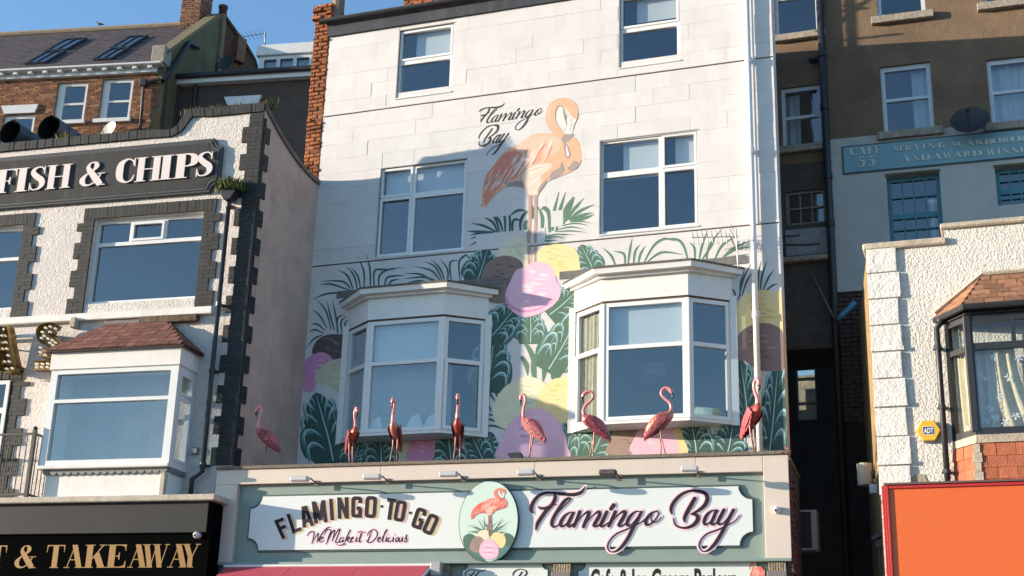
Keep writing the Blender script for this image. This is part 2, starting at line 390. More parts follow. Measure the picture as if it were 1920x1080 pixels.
# painted blocks, coursed, between the openings (a dark groove at each storey)
groove = [(9.885, 9.91), (12.985, 13.01)]
cut = [(a-.01, b+.01, c-.01, e+.01) for a, b, c, e in ops]
rects = []
for z0, z1 in ((9.91, 12.985), (13.01, ZT)):
    rects += courses(U0+.005, U1-.005, z0, z1, .66, .30, .0016, cut, minw=.05)
small = [r_ for r_ in rects if (r_[1]-r_[0]) < .15]
pieces('wall_block', cafe, C, rects, -.022, 0, block_m, djit=.003, ch=.0, rough=.004)
lw = MB(C); lw.holes(U0+.004, U1-.004, 5.0, 9.885, [(a-.0, b+.0, c, e) for a, b, c, e in bay_ops], -.0049, -.0005); lw.obj('mural_wall', white_wall, cafe)
g = MB(C)
for a, b_ in groove: g.box(U0+.01, U1-.01, a+.002, b_-.002, -.0215, -.0035)
g.obj('string_joint', groove_m, cafe)
g = MB(C)
for a, b_ in groove: g.holes(U0-.004, U1+.004, b_, b_+.035, [(q_[0]-.02, q_[1]+.02, q_[2]-.02, q_[3]) for q_ in ops], -.02, .007)
g.obj('string_course', white_wall, cafe)
# eaves
e = MB(C); e.box(U0-.02, U1+.02, ZT+.005, 14.99, -.3, .05); e.obj('eaves_fascia', dark_paint, cafe)
e = MB(C)
n = 10
for i in range(n):
    a0, a1 = math.pi*(1+i/n), math.pi*(1+(i+1)/n)
    c0, s0, c1, s1 = math.cos(a0)*.075, math.sin(a0)*.075, math.cos(a1)*.075, math.sin(a1)*.075
    for k in (1, .9):
        e.add([C.P(U0-.15, 15.07+s0*k, .13+c0*k), C.P(U1+.1, 15.07+s0*k, .13+c0*k), C.P(U1+.1, 15.07+s1*k, .13+c1*k), C.P(U0-.15, 15.07+s1*k, .13+c1*k)], [(0,1,2,3)])
e.obj('gutter', gutter_m, cafe)
# brick party-wall pier and chimney
pr = MB(C); pr.box(-12.20, -11.885, 2.6, 15.25, -.9, -.02); pr.obj('pier_core', mortar, cafe)
rects = courses(-12.23, -11.875, 11.0, 15.15, .225, .083, .012)
pieces('brick', cafe, C, rects, -.05, .015, brick_red, jit=.06, djit=.022, ch=.12, rough=.05)
rects = courses(-12.27, -11.82, 15.15, 15.5, .225, .085, .012)
pieces('corbel_brick', cafe, C, rects, -.05, .07, brick_red, jit=.06, djit=.03, ch=.12, rough=.05)
pr = MB(C); pr.box(-12.24, -11.85, 15.2, 15.52, -.9, -.03); pr.tube([C.P(-11.95,15.5,-.4), C.P(-11.95,16.2,-.4)], .13, 10)
pr.obj('pier_cap', mortar, cafe)
sideF = Fr((-11.885, 0, 0), x=(0,1,0))
chm = MB(C); chm.box(-10.6, -9.75, 14.3, 15.9, -1.2, -.7); chm.obj('chimney', mortar, cafe)
pieces('chimney_brick', cafe, C, courses(-10.62, -9.73, 15.1, 15.9, .225, .083, .012), -.72, -.66, brick_red, jit=.05, djit=.02, ch=.12, rough=.05)

# windows
def cafe_window(w, panes_px, sash, blinds, label=None):
    panes = [bx(*p) for p in panes_px]
    window(cafe, C, w, panes, -.035, upvc, glass_m, sash=sash, name='window', blinds=blinds, blind_m=blind_m, label=label)
def inset(w, layout, fw=.055):
    out = []
    for fu0, fu1, fz0, fz1 in layout:
        r_ = sub(w, fu0, fu1, fz0, fz1); out.append((r_[0]+fw, r_[1]-fw, r_[2]+fw, r_[3]-fw))
    return out
for wr, bl in ((w_tl, (.02, .98, .60, .99)), (w_tr, (.02, .98, .66, .99))):
    p = inset(wr, [(0,1,.53,1), (0,1,0,.53)], .06)
    window(cafe, C, wr, p, -.035, upvc, glass_m, sash=(0,), blinds=[sub(wr, .26, .97, bl[2], bl[3])], blind_m=blind_m,
           sill=(wr[0]-.02, wr[1]+.02, wr[2]-.03, wr[2]-.002, -.05, .02))
wr = w_ml; p = inset(wr, [(0,.385,.66,1), (.385,1,.66,1), (0,.385,0,.66), (.385,1,0,.66)], .052)
window(cafe, C, wr, p, -.035, upvc, glass_m, sash=(0, 2), blinds=[sub(wr, .03,.97,.70,.985)], blind_m=blind_m, sill=(wr[0]-.02, wr[1]+.02, wr[2]-.03, wr[2]-.002, -.05, .02))
wr = w_mr; p = inset(wr, [(0,.635,.63,1), (.635,1,.63,1), (0,.635,0,.63), (.635,1,0,.63)], .052)
window(cafe, C, wr, p, -.035, upvc, glass_m, sash=(1, 3), blinds=[sub(wr, .22,.6,.66,.985), sub(wr,.76,.985,.66,.985), sub(wr, .0,.6,.60,.63)], blind_m=blind_m, sill=(wr[0]-.02, wr[1]+.02, wr[2]-.03, wr[2]-.002, -.05, .02))
jm = MB(C)
bead = mat('grey_bead', (.35,.33,.32), .7, var=.3)  # grey strip along the left side and head of each window
for wr in ops:
    jm = MB(C); jm.prism([(wr[0]-.008, wr[2]), (wr[0]+.012, wr[2]), (wr[0]+.012, wr[3]-.004), (wr[1]+.01, wr[3]-.004), (wr[1]+.01, wr[3]+.012), (wr[0]-.008, wr[3]+.012)], -.033, .014); jm.obj('window_bead', bead, cafe)

# bays: three glazed faces under a lead roof
def plan(c, hw, hf, d): return [(c-hw, 0), (c-hf, d), (c+hf, d), (c+hw, 0)]
def slab(b, pl, z0, z1, m=0, top=None):
    n = len(pl); top = top or pl
    vs = [C.P(u, z0, d) for u, d in pl]+[C.P(u, z1, d) for u, d in top]
    fs = [tuple(range(n)), tuple(range(2*n-1, n-1, -1))]+[(i, (i+1) % n, n+(i+1) % n, n+i) for i in range(n)]
    b.add(vs, [tuple(reversed(f)) for f in fs], m)
gravel_lead = mat('gritty_roof_felt', (.16,.145,.125), .95, var=.5, vscale=25, bump=1.2, bscale=90, pits=.5, pit_col=(.35,.32,.28), pit_scale=60)
def bay(key, opens, label):
    c = BAYC[key]
    b = MB(C)
    slab(b, [(c-BH-.06,.0),(c-BF-.03,BD+.06),(c+BF+.03,BD+.06),(c+BH+.06,.0)], BZ0-.06, BZ0-.001)
    bay_o = b.obj('bay_window', gloss_white, cafe, bevel=.01); bay_o['label'] = label
    pl = plan(c, BH, BF, BD)
    for i in range(3):
        a, e_ = pl[i], pl[i+1]
        A, E_ = C.P(a[0], 0, a[1]), C.P(e_[0], 0, e_[1]); L = (E_-A).length
        f = Fr(A, x=(E_-A)); fw = .055
        zt = BZ0+(BZ1-BZ0)*.615
        m_ = .04
        panes = [(m_+fw, L-m_-fw, zt+.035, BZ1-.07), (m_+fw, L-m_-fw, BZ0+.075, zt-.035)]
        b = MB(f); b.holes(0.0, L, BZ0, BZ1, panes, -.07, 0, back=True); b.obj('bay_frame', upvc, bay_o, bevel=.006)
        for j, p in enumerate(panes):
            g_ = MB(f); g_.box(p[0]-.004, p[1]+.004, p[2]-.004, p[3]+.004, -.05, -.038); g_.obj('pane', glass_m, bay_o)
        for j in opens.get(i, ()):
            p = panes[j]; s = MB(f); q_ = .045; s.holes(p[0]-q_, p[1]+q_, p[2]-q_, p[3]+q_, [(p[0]+.012, p[1]-.012, p[2]+.012, p[3]-.012)], -.03, .022); s.obj('sash', upvc, bay_o, bevel=.005)
    for k in (1, 2): b = MB(C); b.box(pl[k][0]-.035, pl[k][0]+.035, BZ0+.001, BZ1-.001, BD-.03, BD+.014); b.obj('corner_post', upvc, bay_o, bevel=.012)
    for sg in (-1, 1):
        x = c+sg*(BH+.045); b = MB(C); b.box(x-.06, x+.06, BZ0-.07, BZ1+.1, .006, .035); b.obj('side_trim', gloss_white, bay_o, bevel=.005)
    b = MB(C); slab(b, [(c-BH-.03,.001),(c-BF-.02,BD+.035),(c+BF+.02,BD+.035),(c+BH+.03,.001)], BZ1+.03, BZ1+.42); b.obj('frieze', gloss_white, bay_o)
    b = MB(C); slab(b, [(c-BH-.01,.001),(c-BF-.01,BD+.01),(c+BF+.01,BD+.01),(c+BH+.01,.001)], BZ1+.001, BZ1+.029); b.obj('drip_strip', groove_m, bay_o)
    b = MB(C)
    slab(b, [(c-BH-.10,.001),(c-BF-.06,BD+.10),(c+BF+.06,BD+.10),(c+BH+.10,.001)], BZ1+.421, BZ1+.47)
    slab(b, [(c-BH-.20,.001),(c-BF-.11,BD+.20),(c+BF+.11,BD+.20),(c+BH+.20,.001)], BZ1+.471, BZ1+.56, top=[(c-BH-.22,.001),(c-BF-.12,BD+.22),(c+BF+.12,BD+.22),(c+BH+.22,.001)])
    b.obj('cornice', gloss_white, bay_o, bevel=.008)
    b = MB(C)
    slab(b, [(c-BH-.25,.001),(c-BF-.13,BD+.24),(c+BF+.13,BD+.24),(c+BH+.25,.001)], BZ1+.561, BZ1+.60, top=[(c-BH-.23,.001),(c-BF-.12,BD+.22),(c+BF+.12,BD+.22),(c+BH+.23,.001)])
    slab(b, [(c-BH-.2,.001),(c-BF-.1,BD+.2),(c+BF+.1,BD+.2),(c+BH+.2,.001)], BZ1+.601, BZ1+.68, top=[(c-BH+.1,.001),(c-BF+.1,.05),(c+BF-.1,.05),(c+BH-.1,.001)])
    b.obj('bay_roof', gravel_lead, bay_o)
    return bay_o
bay_l = bay('l', {2: (1,)}, 'left hand bay window with white paper shapes on the inside sill')
bay_r = bay('r', {0: (1,)}, 'right hand bay window with a cushion on the inside sill')
# lead flashing and dark smears where the bay roofs meet the wall
fl = MB(C)
for k in 'lr': fl.box(BAYC[k]-BH-.3, BAYC[k]+BH+.3, BZ1+.66, BZ1+.80, -.001, .014)
fl.obj('flashing', lead, cafe)
# things on the inside sills
paper = mat('white_paper', (.75,.8,.82), .8)
rnd = random.Random(3)
for i, (px, wd, hh) in enumerate(((705, .30, .27), (733, .22, .18), (775, .42, .30), (806, .40, .30))):
    u, z = C.q(px, 800, BD-.16); b = MB(C); b.prism([(u-wd/2, BZ0+.02), (u+wd/2, BZ0+.02), (u+.06, BZ0+hh+.06), (u-.08, BZ0+hh)], BD-.17-.03*i, BD-.155-.03*i)
    o = b.obj('paper_card', paper); tag(o, ('leftmost of the white cards on the sill inside the left bay window', 'small second white card from the left inside the left bay window', 'large white card behind the copper flamingo inside the left bay', 'rightmost of the white cards on the sill inside the left bay window')[i], 'card', 'cards on the left bay sill')
b = MB(C); u, z = C.q(1322, 775, .2)
vs = []
cu = MB(C); cu.tube([C.P(u-.2, BZ0+.16, .1), C.P(u-.17, BZ0+.17, .1), C.P(u+.2, BZ0+.13, .1), C.P(u+.24, BZ0+.13, .1)], [.03, .085, .085, .03], 10)
o = cu.obj('cushion', mat('green_striped_cushion', (.45,.55,.40), .9, var=.4, vscale=25), smooth=True); tag(o, 'pale green cushion lying on the sill inside the right bay window', 'cushion')
for px in (1160, 1276):
    u, z = C.q(px, 780, BD-.2); b = MB(C); b.tube([C.P(u, BZ0+.01, BD-.2), C.P(u, BZ0+.08, BD-.2), C.P(u, BZ0+.14, BD-.2)], [.07, .065, .02], 12)
    o = b.obj('dark_pot', mat('dark_pot', (.03,.03,.035), .5), smooth=True); tag(o, 'small dark pot on the sill inside the right bay, ' + ('nearer its left corner' if px < 1200 else 'nearer its right corner'), 'pot')
b = MB(C); u, z = C.q(1208, 680, .1); b.tube([C.P(u, z-.12, -.5), C.P(u, z+.12, -.5)], [.26, .22], 16, cap=False); b.tube([C.P(u, z+.12, -.5), C.P(u, z+.6, -.5)], .006, 5)
o = b.obj('lamp_shade', mat('white_lamp_shade', (.13,.13,.125), .9), smooth=True); tag(o, 'pale drum lamp shade hanging inside the right bay window', 'lamp')
# blinds half down in the bays
for k, lab in (('l', 'left'), ('r', 'right')):
    c = BAYC[k]; b = MB(C); b.box(c-BF+.03, c+BF-.03, BZ0+(BZ1-BZ0)*(.64 if k == 'r' else .615), BZ1-.06, BD-.13, BD-.125)
    o = b.obj('roller_blind', mat('pale_blind', (.74,.76,.76), .9, var=.05, bump=.3, bscale=60)); tag(o, 'pale roller blind pulled half down inside the %s bay window' % lab, 'blind')

# white drainpipe
pp = thing('drainpipe', C.P(-3.9, 6, .1), 'white plastic drainpipe running down the right side of the white mural facade', 'drainpipe')
pu = C.q(1406, 200, .1)[0]; pu2 = C.q(1424, 838, .1)[0]; pu = (pu+pu2)/2
b = MB(C); b.tube([C.P(pu, 15.02, .1), C.P(pu, 5.0, .1)], .05, 12); b.obj('pipe', white_pipe, pp, smooth=True)
for py in (112, 283, 590):
    z = C.q(1412, py, .1)[1]; b = MB(C); b.tube([C.P(pu, z-.06, .1), C.P(pu, z+.06, .1)], .062, 12); b.box(pu-.09, pu+.09, z-.02, z+.02, .0, .045); b.obj('collar', white_pipe, pp)
b = MB(C); b.tube([C.P(pu+.085, 14.9, .05), C.P(pu+.085, 9.9, .05)], .018, 8); b.obj('thin_pipe', white_pipe, pp)

# cream drapes in the side lights of the bays
drp = mat('cream_drape', (.66,.58,.42), .9, var=.2, vscale=9)
for k, lab in (('r', 'right'), ('l', 'left')):
    c = BAYC[k]; A, E_ = C.P(c-BH+.12, 0, -.02), C.P(c-BF-.1, 0, BD-.16); f = Fr(A, x=(E_-A)); L = (E_-A).length; b = MB(f); n = 30; vs = []
    for i in range(n+1):
        x = L*i/n; y = .025*math.sin(i*.95)+.012*math.sin(i*.41)
        vs += [f.P(x*.92, BZ0+.05, y), f.P(x, BZ1-.1, y*.6)]
    b.add(vs, [(2*i, 2*i+2, 2*i+3, 2*i+1) for i in range(n)]); tag(b.obj('drape', drp if k == 'r' else net_m, smooth=True), ('cream drape' if k == 'r' else 'pale net drape')+' inside the left side light of the %s bay window' % lab, 'curtain')

b = MB(C); c = BAYC['l']; n = 60; vs = []
for i in range(n+1):
    x = c-BF-.06+(2*BF+.12)*i/n; y = BD-.36+.012*math.sin(i*.8)+.006*math.sin(i*.33); vs += [C.P(x, BZ0+.03, y), C.P(x, BZ0+(BZ1-BZ0)*.61, y)]
b.add(vs, [(2*i, 2*i+2, 2*i+3, 2*i+1) for i in range(n)]); tag(b.obj('sky_sheen_sheet', mat('sheen_grey', (.34,.36,.37), .9, var=.08, vscale=6), smooth=True), 'grey sheet added for reflected sky behind the white cards inside the left bay window', 'curtain')  # added sheet, its grey stands in for sky reflected in the lower panes
# ------------------------------------------------------------------ the mural: flat paint on the wall, traced shape by shape
def paint(name, col, **k): return mat('mural_'+name, col, .7, var=k.get('var', .08), vscale=7, bump=.25, bscale=60)
p_dark = paint('dark_leaf', (.038,.092,.082)); p_mid = paint('mid_leaf', (.078,.155,.105)); p_lite = paint('pale_leaf', (.44,.62,.60)); p_aqua = paint('aqua_leaf', (.12,.27,.28)); p_frond = paint('frond', (.045,.115,.10)); p_frond2 = paint('light_frond', (.10,.20,.13))
p_pink = paint('pink', (.83,.49,.62)); p_pink2 = paint('light_pink', (.86,.64,.72)); p_pink3 = paint('deep_pink', (.66,.28,.48))
p_yel = paint('yellow', (.82,.66,.33)); p_yel2 = paint('deep_yellow', (.78,.52,.15)); p_cream = paint('cream', (.76,.70,.50)); p_cream2 = paint('grey_cream', (.58,.54,.40))
p_brown = paint('brown', (.25,.17,.15)); p_brown2 = paint('dark_brown', (.11,.075,.075)); p_brown3 = paint('light_brown', (.36,.25,.21))
p_or = paint('flamingo_orange', (.80,.43,.27)); p_or2 = paint('flamingo_deep', (.72,.25,.17)); p_or3 = paint('flamingo_pale', (.82,.62,.52)); p_salm = paint('flamingo_salmon', (.82,.50,.38)); p_gr = paint('flamingo_grey', (.36,.29,.27)); p_leg = paint('flamingo_leg', (.47,.30,.25)); p_wht = paint('flamingo_white', (.81,.72,.66)); p_ink = paint('ink', (.035,.025,.025))
LAY = [0.0012]
LVI = [0]
def lay(): LVI[0] += 1; return .0006+.00025*(LVI[0] % 4)
def ident(x, y): return x, y
def cq(x, y):
    u, z = C.q(x, y); return max(U0+.004, min(U1-.004, u)), z
def pm(z=ident, fr=C, d=0):
    def f(x, y): return cq(*z(x, y))
    return f
def blob(b, pts, mp, d, m=0, smooth=True, n=4):
    b.prism([mp(x, y) for x, y in (catmull(pts, True, n) if smooth else pts)], None, d, m)
Za, Zb, Zc, Zd, Ze = zoomer(560, 440, 2.455), zoomer(860, 440, 2.456), zoomer(1060, 420, 2.348), zoomer(860, 350, 7.111), zoomer(880, 180, 4.908)
def scoop(z, pts, base, lite, dark, seed, n=7, name='painted_scoop', sw=7):
    lv = {1:0,2:1,3:2,4:0,5:1,6:0,7:0,8:1,9:2,10:0,11:1,12:2,13:0,14:1,15:0,17:0,16:1}[seed]
    """an ice-cream scoop: its outline, then brush strokes of the paler and deeper paint"""
    mp = pm(z); b = MB(C); d = .0042+.0004*lv; blob(b, pts, mp, d, 0)
    rnd = random.Random(seed); xs = [p[0] for p in pts]; ys = [p[1] for p in pts]
    cx, cy, rx, ry = (min(xs)+max(xs))/2, (min(ys)+max(ys))/2, (max(xs)-min(xs))/2, (max(ys)-min(ys))/2
    for i in range(n):
        x = cx+rx*rnd.uniform(-.5, .25); y = cy+ry*(-.65+1.25*i/n)+rnd.uniform(-3, 3); L = rx*rnd.uniform(.25, .6); w = sw*rnd.uniform(.5, 1.3)
        b.ribbon([(x, y, 2), (x+L*.35, y-5*rnd.random(), w), (x+L*.7, y+4*rnd.random(), w*.7), (x+L, y-3, 1)], mp, d+.0001+.00002*i, 1+(i % 2), cap=False, rise=.00001, smooth=3)
    return b.obj(name, [base, lite, dark], cafe)
def monstera(cx, cy, hw, hh, ang, seed, body=None, rib=None, edge=None, lobes=4, name='painted_leaf', half=0):
    """a split leaf: dark heart-shaped body, lobes at its rim and pale brush marks curling from the midrib"""
    b = MB(C); LVI[0] += 1; d = .0018+.0006*(LVI[0] % 4); rnd = random.Random(seed); ca, sa = math.cos(R(ang)), math.sin(R(ang))
    def T(x, y): X, Y = x*hw, -y*hh; return cq(cx+X*ca-Y*sa, cy+X*sa+Y*ca)
    out = []
    N = 64
    for i in range(N+1):                # right side from the base round the tip to the base
        t = i/N; s_ = 1 if t <= .5 else -1; k = t*2 if t <= .5 else 2-t*2
        y = -1+2*k; r_ = math.sin(math.pi*min(1, (k*.93+.06))**.62)**.75
        if k > .995: r_ = 0
        notch = 1-.20*max(0, math.sin(k*math.pi*lobes+.6))**6
        out.append((s_*r_*notch, y+(-.10*(1-k)**6)))
    b.prism([T(x, y) for x, y in out], None, d, 0)
    b.ribbon([(0,-1,.05), (.05,-.3,.045), (.02,.4,.035), (0,.92,.012)], T2(T), d+.0010, 2, cap=False, rise=.0001, smooth=4, wk=1) if False else None
    def rb(pts, m, k): b.ribbon([(x, y, w) for x, y, w in pts], T, d+.00008+k*.00002, m, cap=False, rise=.00001, smooth=5)
    rb([(.02,-1,.05), (.05,-.3,.045), (.02,.4,.035), (0,.92,.012)], 2, 0)
    k = 1
    for sd in (-1, 1):
        for j in range(lobes):
            t = (j+.5)/lobes; y0 = -.80+1.5*t; L = .93*math.sin(math.pi*min(.93, .30+.58*t))**.8; c_ = rnd.uniform(.18, .28)
            cu_ = rnd.uniform(.16, .34); arc = lambda o, l0, l1: [(sd*l0, y0-.02+o), (sd*(l0+(L*l1-l0)*.30), y0+c_*.8+o), (sd*(l0+(L*l1-l0)*.68), y0+c_+o), (sd*(l0+(L*l1-l0)*.95), y0+c_*.35+o), (sd*L*l1*.99, y0-cu_+o)]
            rb([(x, y, w) for (x, y), w in zip(arc(0, .16, .96), (.02, .09, .14, .11, .02))], 1, k); k += 1
            rb([(x, y, w) for (x, y), w in zip(arc(.05, .24, .88), (.01, .04, .06, .05, .01))], 2, k); k += 1
            if rnd.random() < .7: rb([(x, y, w) for (x, y), w in zip(arc(.17, .12, .55), (.008, .03, .035, .025, .006))], 2 if rnd.random() < .5 else 3, k); k += 1
    return b.obj(name, [body or p_dark, rib or p_aqua, edge or p_lite, p_mid], cafe)
def fronds(z, strokes, m, w=9, name='painted_frond'):
    b = MB(C); d = lay(); mp = pm(z)
    for i, st in enumerate(strokes):
        P = [(x, y, w*(.55 if k == 0 else 1.0 if k < len(st)-1 else .12)) for k, (x, y) in enumerate(st)]
        b.ribbon(P, mp, d+.000012*i, 0, cap=False, rise=.00001, smooth=6)
    return b.obj(name, m, cafe)

# fronds first, then leaves, then scoops over them
fronds(Za, [((250,250),(225,190),(180,160)), ((270,250),(255,190),(220,145)), ((285,250),(272,190),(240,150)), ((300,248),(300,170),(270,100)), ((330,245),(328,160),(310,88)), ((348,245),(348,170),(385,160),(440,162)), ((370,245),(372,190),(410,162),(485,150)), ((395,240),(405,200),(440,190),(490,188)), ((412,238),(430,212),(470,205)), ((240,250),(200,215),(95,215)), ((240,258),(150,228),(95,232)), ((230,265),(130,272),(60,300))], p_frond)
fronds(Za, [((640,215),(570,195),(480,205)), ((650,210),(610,165),(525,145)), ((660,210),(630,150),(578,122)), ((672,212),(650,155),(610,115)), ((686,215),(685,160),(650,110)), ((704,220),(697,130),(740,120)), ((745,220),(738,130),(768,95),(785,110)), ((620,215),(560,182),(485,180)), ((600,220),(550,212),(500,222))], p_frond)
fronds(Za, [((150,440),(125,350),(75,290)), ((165,440),(145,370),(130,300)), ((182,450),(170,370),(155,300)), ((130,430),(95,370),(60,345)), ((120,440),(85,412),(55,415)), ((115,455),(75,437),(45,450)), ((110,462),(70,480),(35,525)), ((112,470),(90,500),(80,520)), ((178,455),(180,385),(215,368)), ((200,455),(196,400),(225,372)), ((215,460),(214,410),(230,390))], p_frond, 8)
fronds(Zd, [((500,600),(330,520),(165,490)), ((520,610),(450,470),(300,395)), ((545,610),(490,430),(365,280)), ((590,600),(540,450),(440,330)), ((620,640),(612,400),(535,250)), ((680,680),(678,400),(615,230)), ((480,605),(250,600),(110,592)), ((560,630),(300,620),(150,645)), ((600,650),(350,645),(150,695)), ((640,690),(350,690),(140,790)), ((620,705),(420,708),(260,790)), ((600,745),(430,738),(280,785)), ((720,690),(720,480),(770,435),(850,470)), ((830,640),(822,470),(880,360),(930,340)), ((690,380),(800,315),(930,330)), ((880,650),(890,520),(920,450))], p_frond, 34)
fronds(Zd, [((1250,590),(1262,380),(1335,70)), ((1300,590),(1345,330),(1425,70)), ((1360,520),(1425,300),(1530,130)), ((1400,500),(1475,300),(1545,140)), ((1430,460),(1540,300),(1675,150)), ((1470,445),(1620,325),(1815,235)), ((1490,450),(1640,385),(1795,345)), ((1500,460),(1680,420),(1810,370))], p_frond2, 46)
fronds(Zd, [((1480,470),(1620,462),(1770,485)), ((1380,520),(1560,488),(1730,520)), ((1320,570),(1500,538),(1680,570)), ((1280,600),(1500,590),(1700,610)), ((1130,670),(1300,635),(1560,645)), ((1120,690),(1300,665),(1400,690)), ((1060,710),(1200,722),(1330,715))], p_frond2, 20)
fronds(Zd, [((1100,680),(1118,420),(1050,260)), ((1212,610),(1200,360),(1140,285),(1100,315)), ((985,430),(990,330),(980,240)), ((900,640),(885,520),(905,440))], p_frond2, 52)
fronds(Zc, [((262,182),(258,132),(210,120)), ((222,186),(202,140),(165,105)), ((275,182),(285,112),(295,60)), ((300,180),(308,120),(330,90)), ((320,178),(332,130),(355,95)), ((345,172),(390,95),(440,65),(490,78)), ((360,168),(425,125),(520,135)), ((540,158),(520,95),(490,68),(430,66)), ((570,162),(568,105),(545,80)), ((588,162),(602,95),(625,30)), ((620,165),(635,95),(690,20)), ((655,165),(690,95),(760,50)), ((680,165),(735,110),(820,70)), ((690,152),(750,112),(820,100)), ((660,162),(720,148),(820,130)), ((600,160),(640,100),(660,60))], p_frond2, 11)
fronds(Zc, [((762,335),(785,240),(820,170)), ((778,315),(800,250),(835,195)), ((858,290),(868,220),(890,160)), ((870,292),(895,235),(920,200)), ((880,297),(910,272),(935,262)), ((745,350),(745,300),(712,270)), ((770,320),(772,260),(790,200)), ((850,300),(850,220),(862,165))], p_frond, 9)
fronds(Zb, [((300,490),(340,560),(358,668)), ((288,560),(312,600),(318,650)), ((400,580),(395,630),(388,680)), ((430,640),(440,660),(470,662)), ((350,690),(345,590),(375,520))], p_frond2, 24, 'painted_stem')
fronds(Zb, [((118,690),(150,740),(172,775)), ((140,690),(172,730),(185,775)), ((116,770),(138,790),(155,820)), ((116,832),(140,828),(165,835)), ((116,852),(150,852),(185,872)), ((116,884),(160,880),(225,902))], p_frond, 11)

monstera(608, 800, 52, 66, -14, 1)
monstera(667, 848, 30, 26, 20, 2); monstera(713, 842, 34, 34, -2, 3)
monstera(842, 842, 38, 40, -5, 4); monstera(905, 842, 45, 36, 30, 5); monstera(893, 838, 30, 34, -25, 15)
monstera(920, 676, 44, 54, 8, 6); monstera(946, 600, 34, 46, 40, 8); monstera(994, 610, 32, 32, 0, 7, p_mid)
monstera(1058, 566, 36, 36, 50, 9, p_mid); monstera(1058, 640, 40, 60, 30, 10, p_mid)
monstera(1066, 822, 26, 46, 10, 11, p_mid, lobes=4); monstera(1122, 826, 38, 40, 25, 12, p_mid)
monstera(903, 500, 34, 36, 20, 13, lobes=4); monstera(1102, 486, 27, 30, -25, 14, p_mid, lobes=4)
monstera(1300, 820, 42, 40, -8, 16); monstera(1368, 824, 38, 38, 12, 17); monstera(1396, 740, 34, 66, -6, 18); monstera(1450, 770, 34, 92, 6, 19)

# scoops
scoop(Za, [(62,545),(75,500),(100,475),(135,460),(190,458),(230,470),(235,570),(140,572),(90,560)], p_brown2, p_brown, p_brown, 1)
scoop(Za, [(12,700),(18,620),(40,570),(85,545),(125,545),(155,575),(135,630),(85,680),(70,718),(40,725)], p_pink3, p_pink, p_pink, 2, 4)
scoop(Za, [(75,672),(90,625),(130,590),(180,572),(240,575),(240,720),(190,738),(165,710),(120,690)], p_cream2, p_yel2, p_cream, 3)
scoop(Za, [(470,1035),(462,960),(480,925),(530,915),(570,950),(540,1035)], p_cream2, p_yel2, p_cream, 4, 3)
scoop(Za, [(500,1040),(508,970),(535,930),(590,915),(640,915),(625,955),(615,1040)], p_pink3, p_pink, p_pink, 5, 4)
scoop(Zb, [(180,110),(190,55),(230,18),(285,12),(325,40),(335,130),(290,160),(220,140)], p_cream, p_cream2, p_cream2, 6, 5)
scoop(Zb, [(345,120),(365,75),(400,52),(460,42),(515,55),(545,80),(557,130),(552,190),(440,188),(400,150)], p_yel, p_yel2, p_yel2, 7, 8)
scoop(Zb, [(105,195),(125,140),(165,108),(215,97),(265,108),(298,140),(280,190),(235,240),(228,305),(180,318),(130,300),(112,240)], p_brown, p_brown2, p_brown2, 8, 10)
scoop(Zb, [(300,150),(345,127),(400,132),(435,165),(452,215),(470,245),(466,285),(440,322),(400,350),(350,372),(290,378),(240,345),(214,295),(225,245),(245,200),(265,165)], p_pink, p_pink2, p_pink2, 9, 9, sw=16)
b = MB(C); b.ribbon([(215,280,6),(235,325,14),(290,352,12),(360,345,8),(430,310,4)], pm(Zb), 0.0056, 0, cap=False, rise=.00001); b.obj('painted_shade', p_pink3, cafe)
scoop(Zb, [(158,815),(178,745),(225,692),(295,656),(355,660),(405,695),(410,770),(360,850),(260,895),(180,880)], p_cream, p_cream2, p_cream2, 10, 6, sw=10)
scoop(Zb, [(355,790),(375,725),(415,680),(460,660),(540,662),(545,845),(470,866),(400,830)], p_yel, p_yel2, p_yel2, 11, 6)
scoop(Zb, [(188,1030),(190,965),(208,915),(240,862),(300,815),(360,800),(420,818),(462,860),(488,920),(500,975),(492,1030)], p_pink, p_pink2, p_pink3, 12, 8, sw=14)
scoop(Zc, [(742,490),(748,380),(785,318),(850,292),(915,296),(968,318),(972,480),(900,445),(820,450)], p_yel, p_yel2, p_yel2, 13, 9, sw=11)
scoop(Zc, [(738,600),(744,530),(778,470),(840,440),(910,442),(965,488),(975,630),(860,645),(790,605)], p_brown, p_brown2, p_brown3, 14, 9, sw=9)
scoop(Zc, [(180,1010),(205,950),(240,885),(300,868),(350,872),(340,930),(300,1010)], p_brown3, p_brown, p_brown, 15, 6)
scoop(Zc, [(455,890),(485,872),(520,940),(540,1010),(470,1010)], p_yel, p_yel2, p_yel2, 17, 4)
scoop(Zc, [(295,1010),(305,940),(345,885),(400,868),(460,880),(480,930),(492,1010)], p_pink, p_pink2, p_pink2, 16, 5, sw=12)

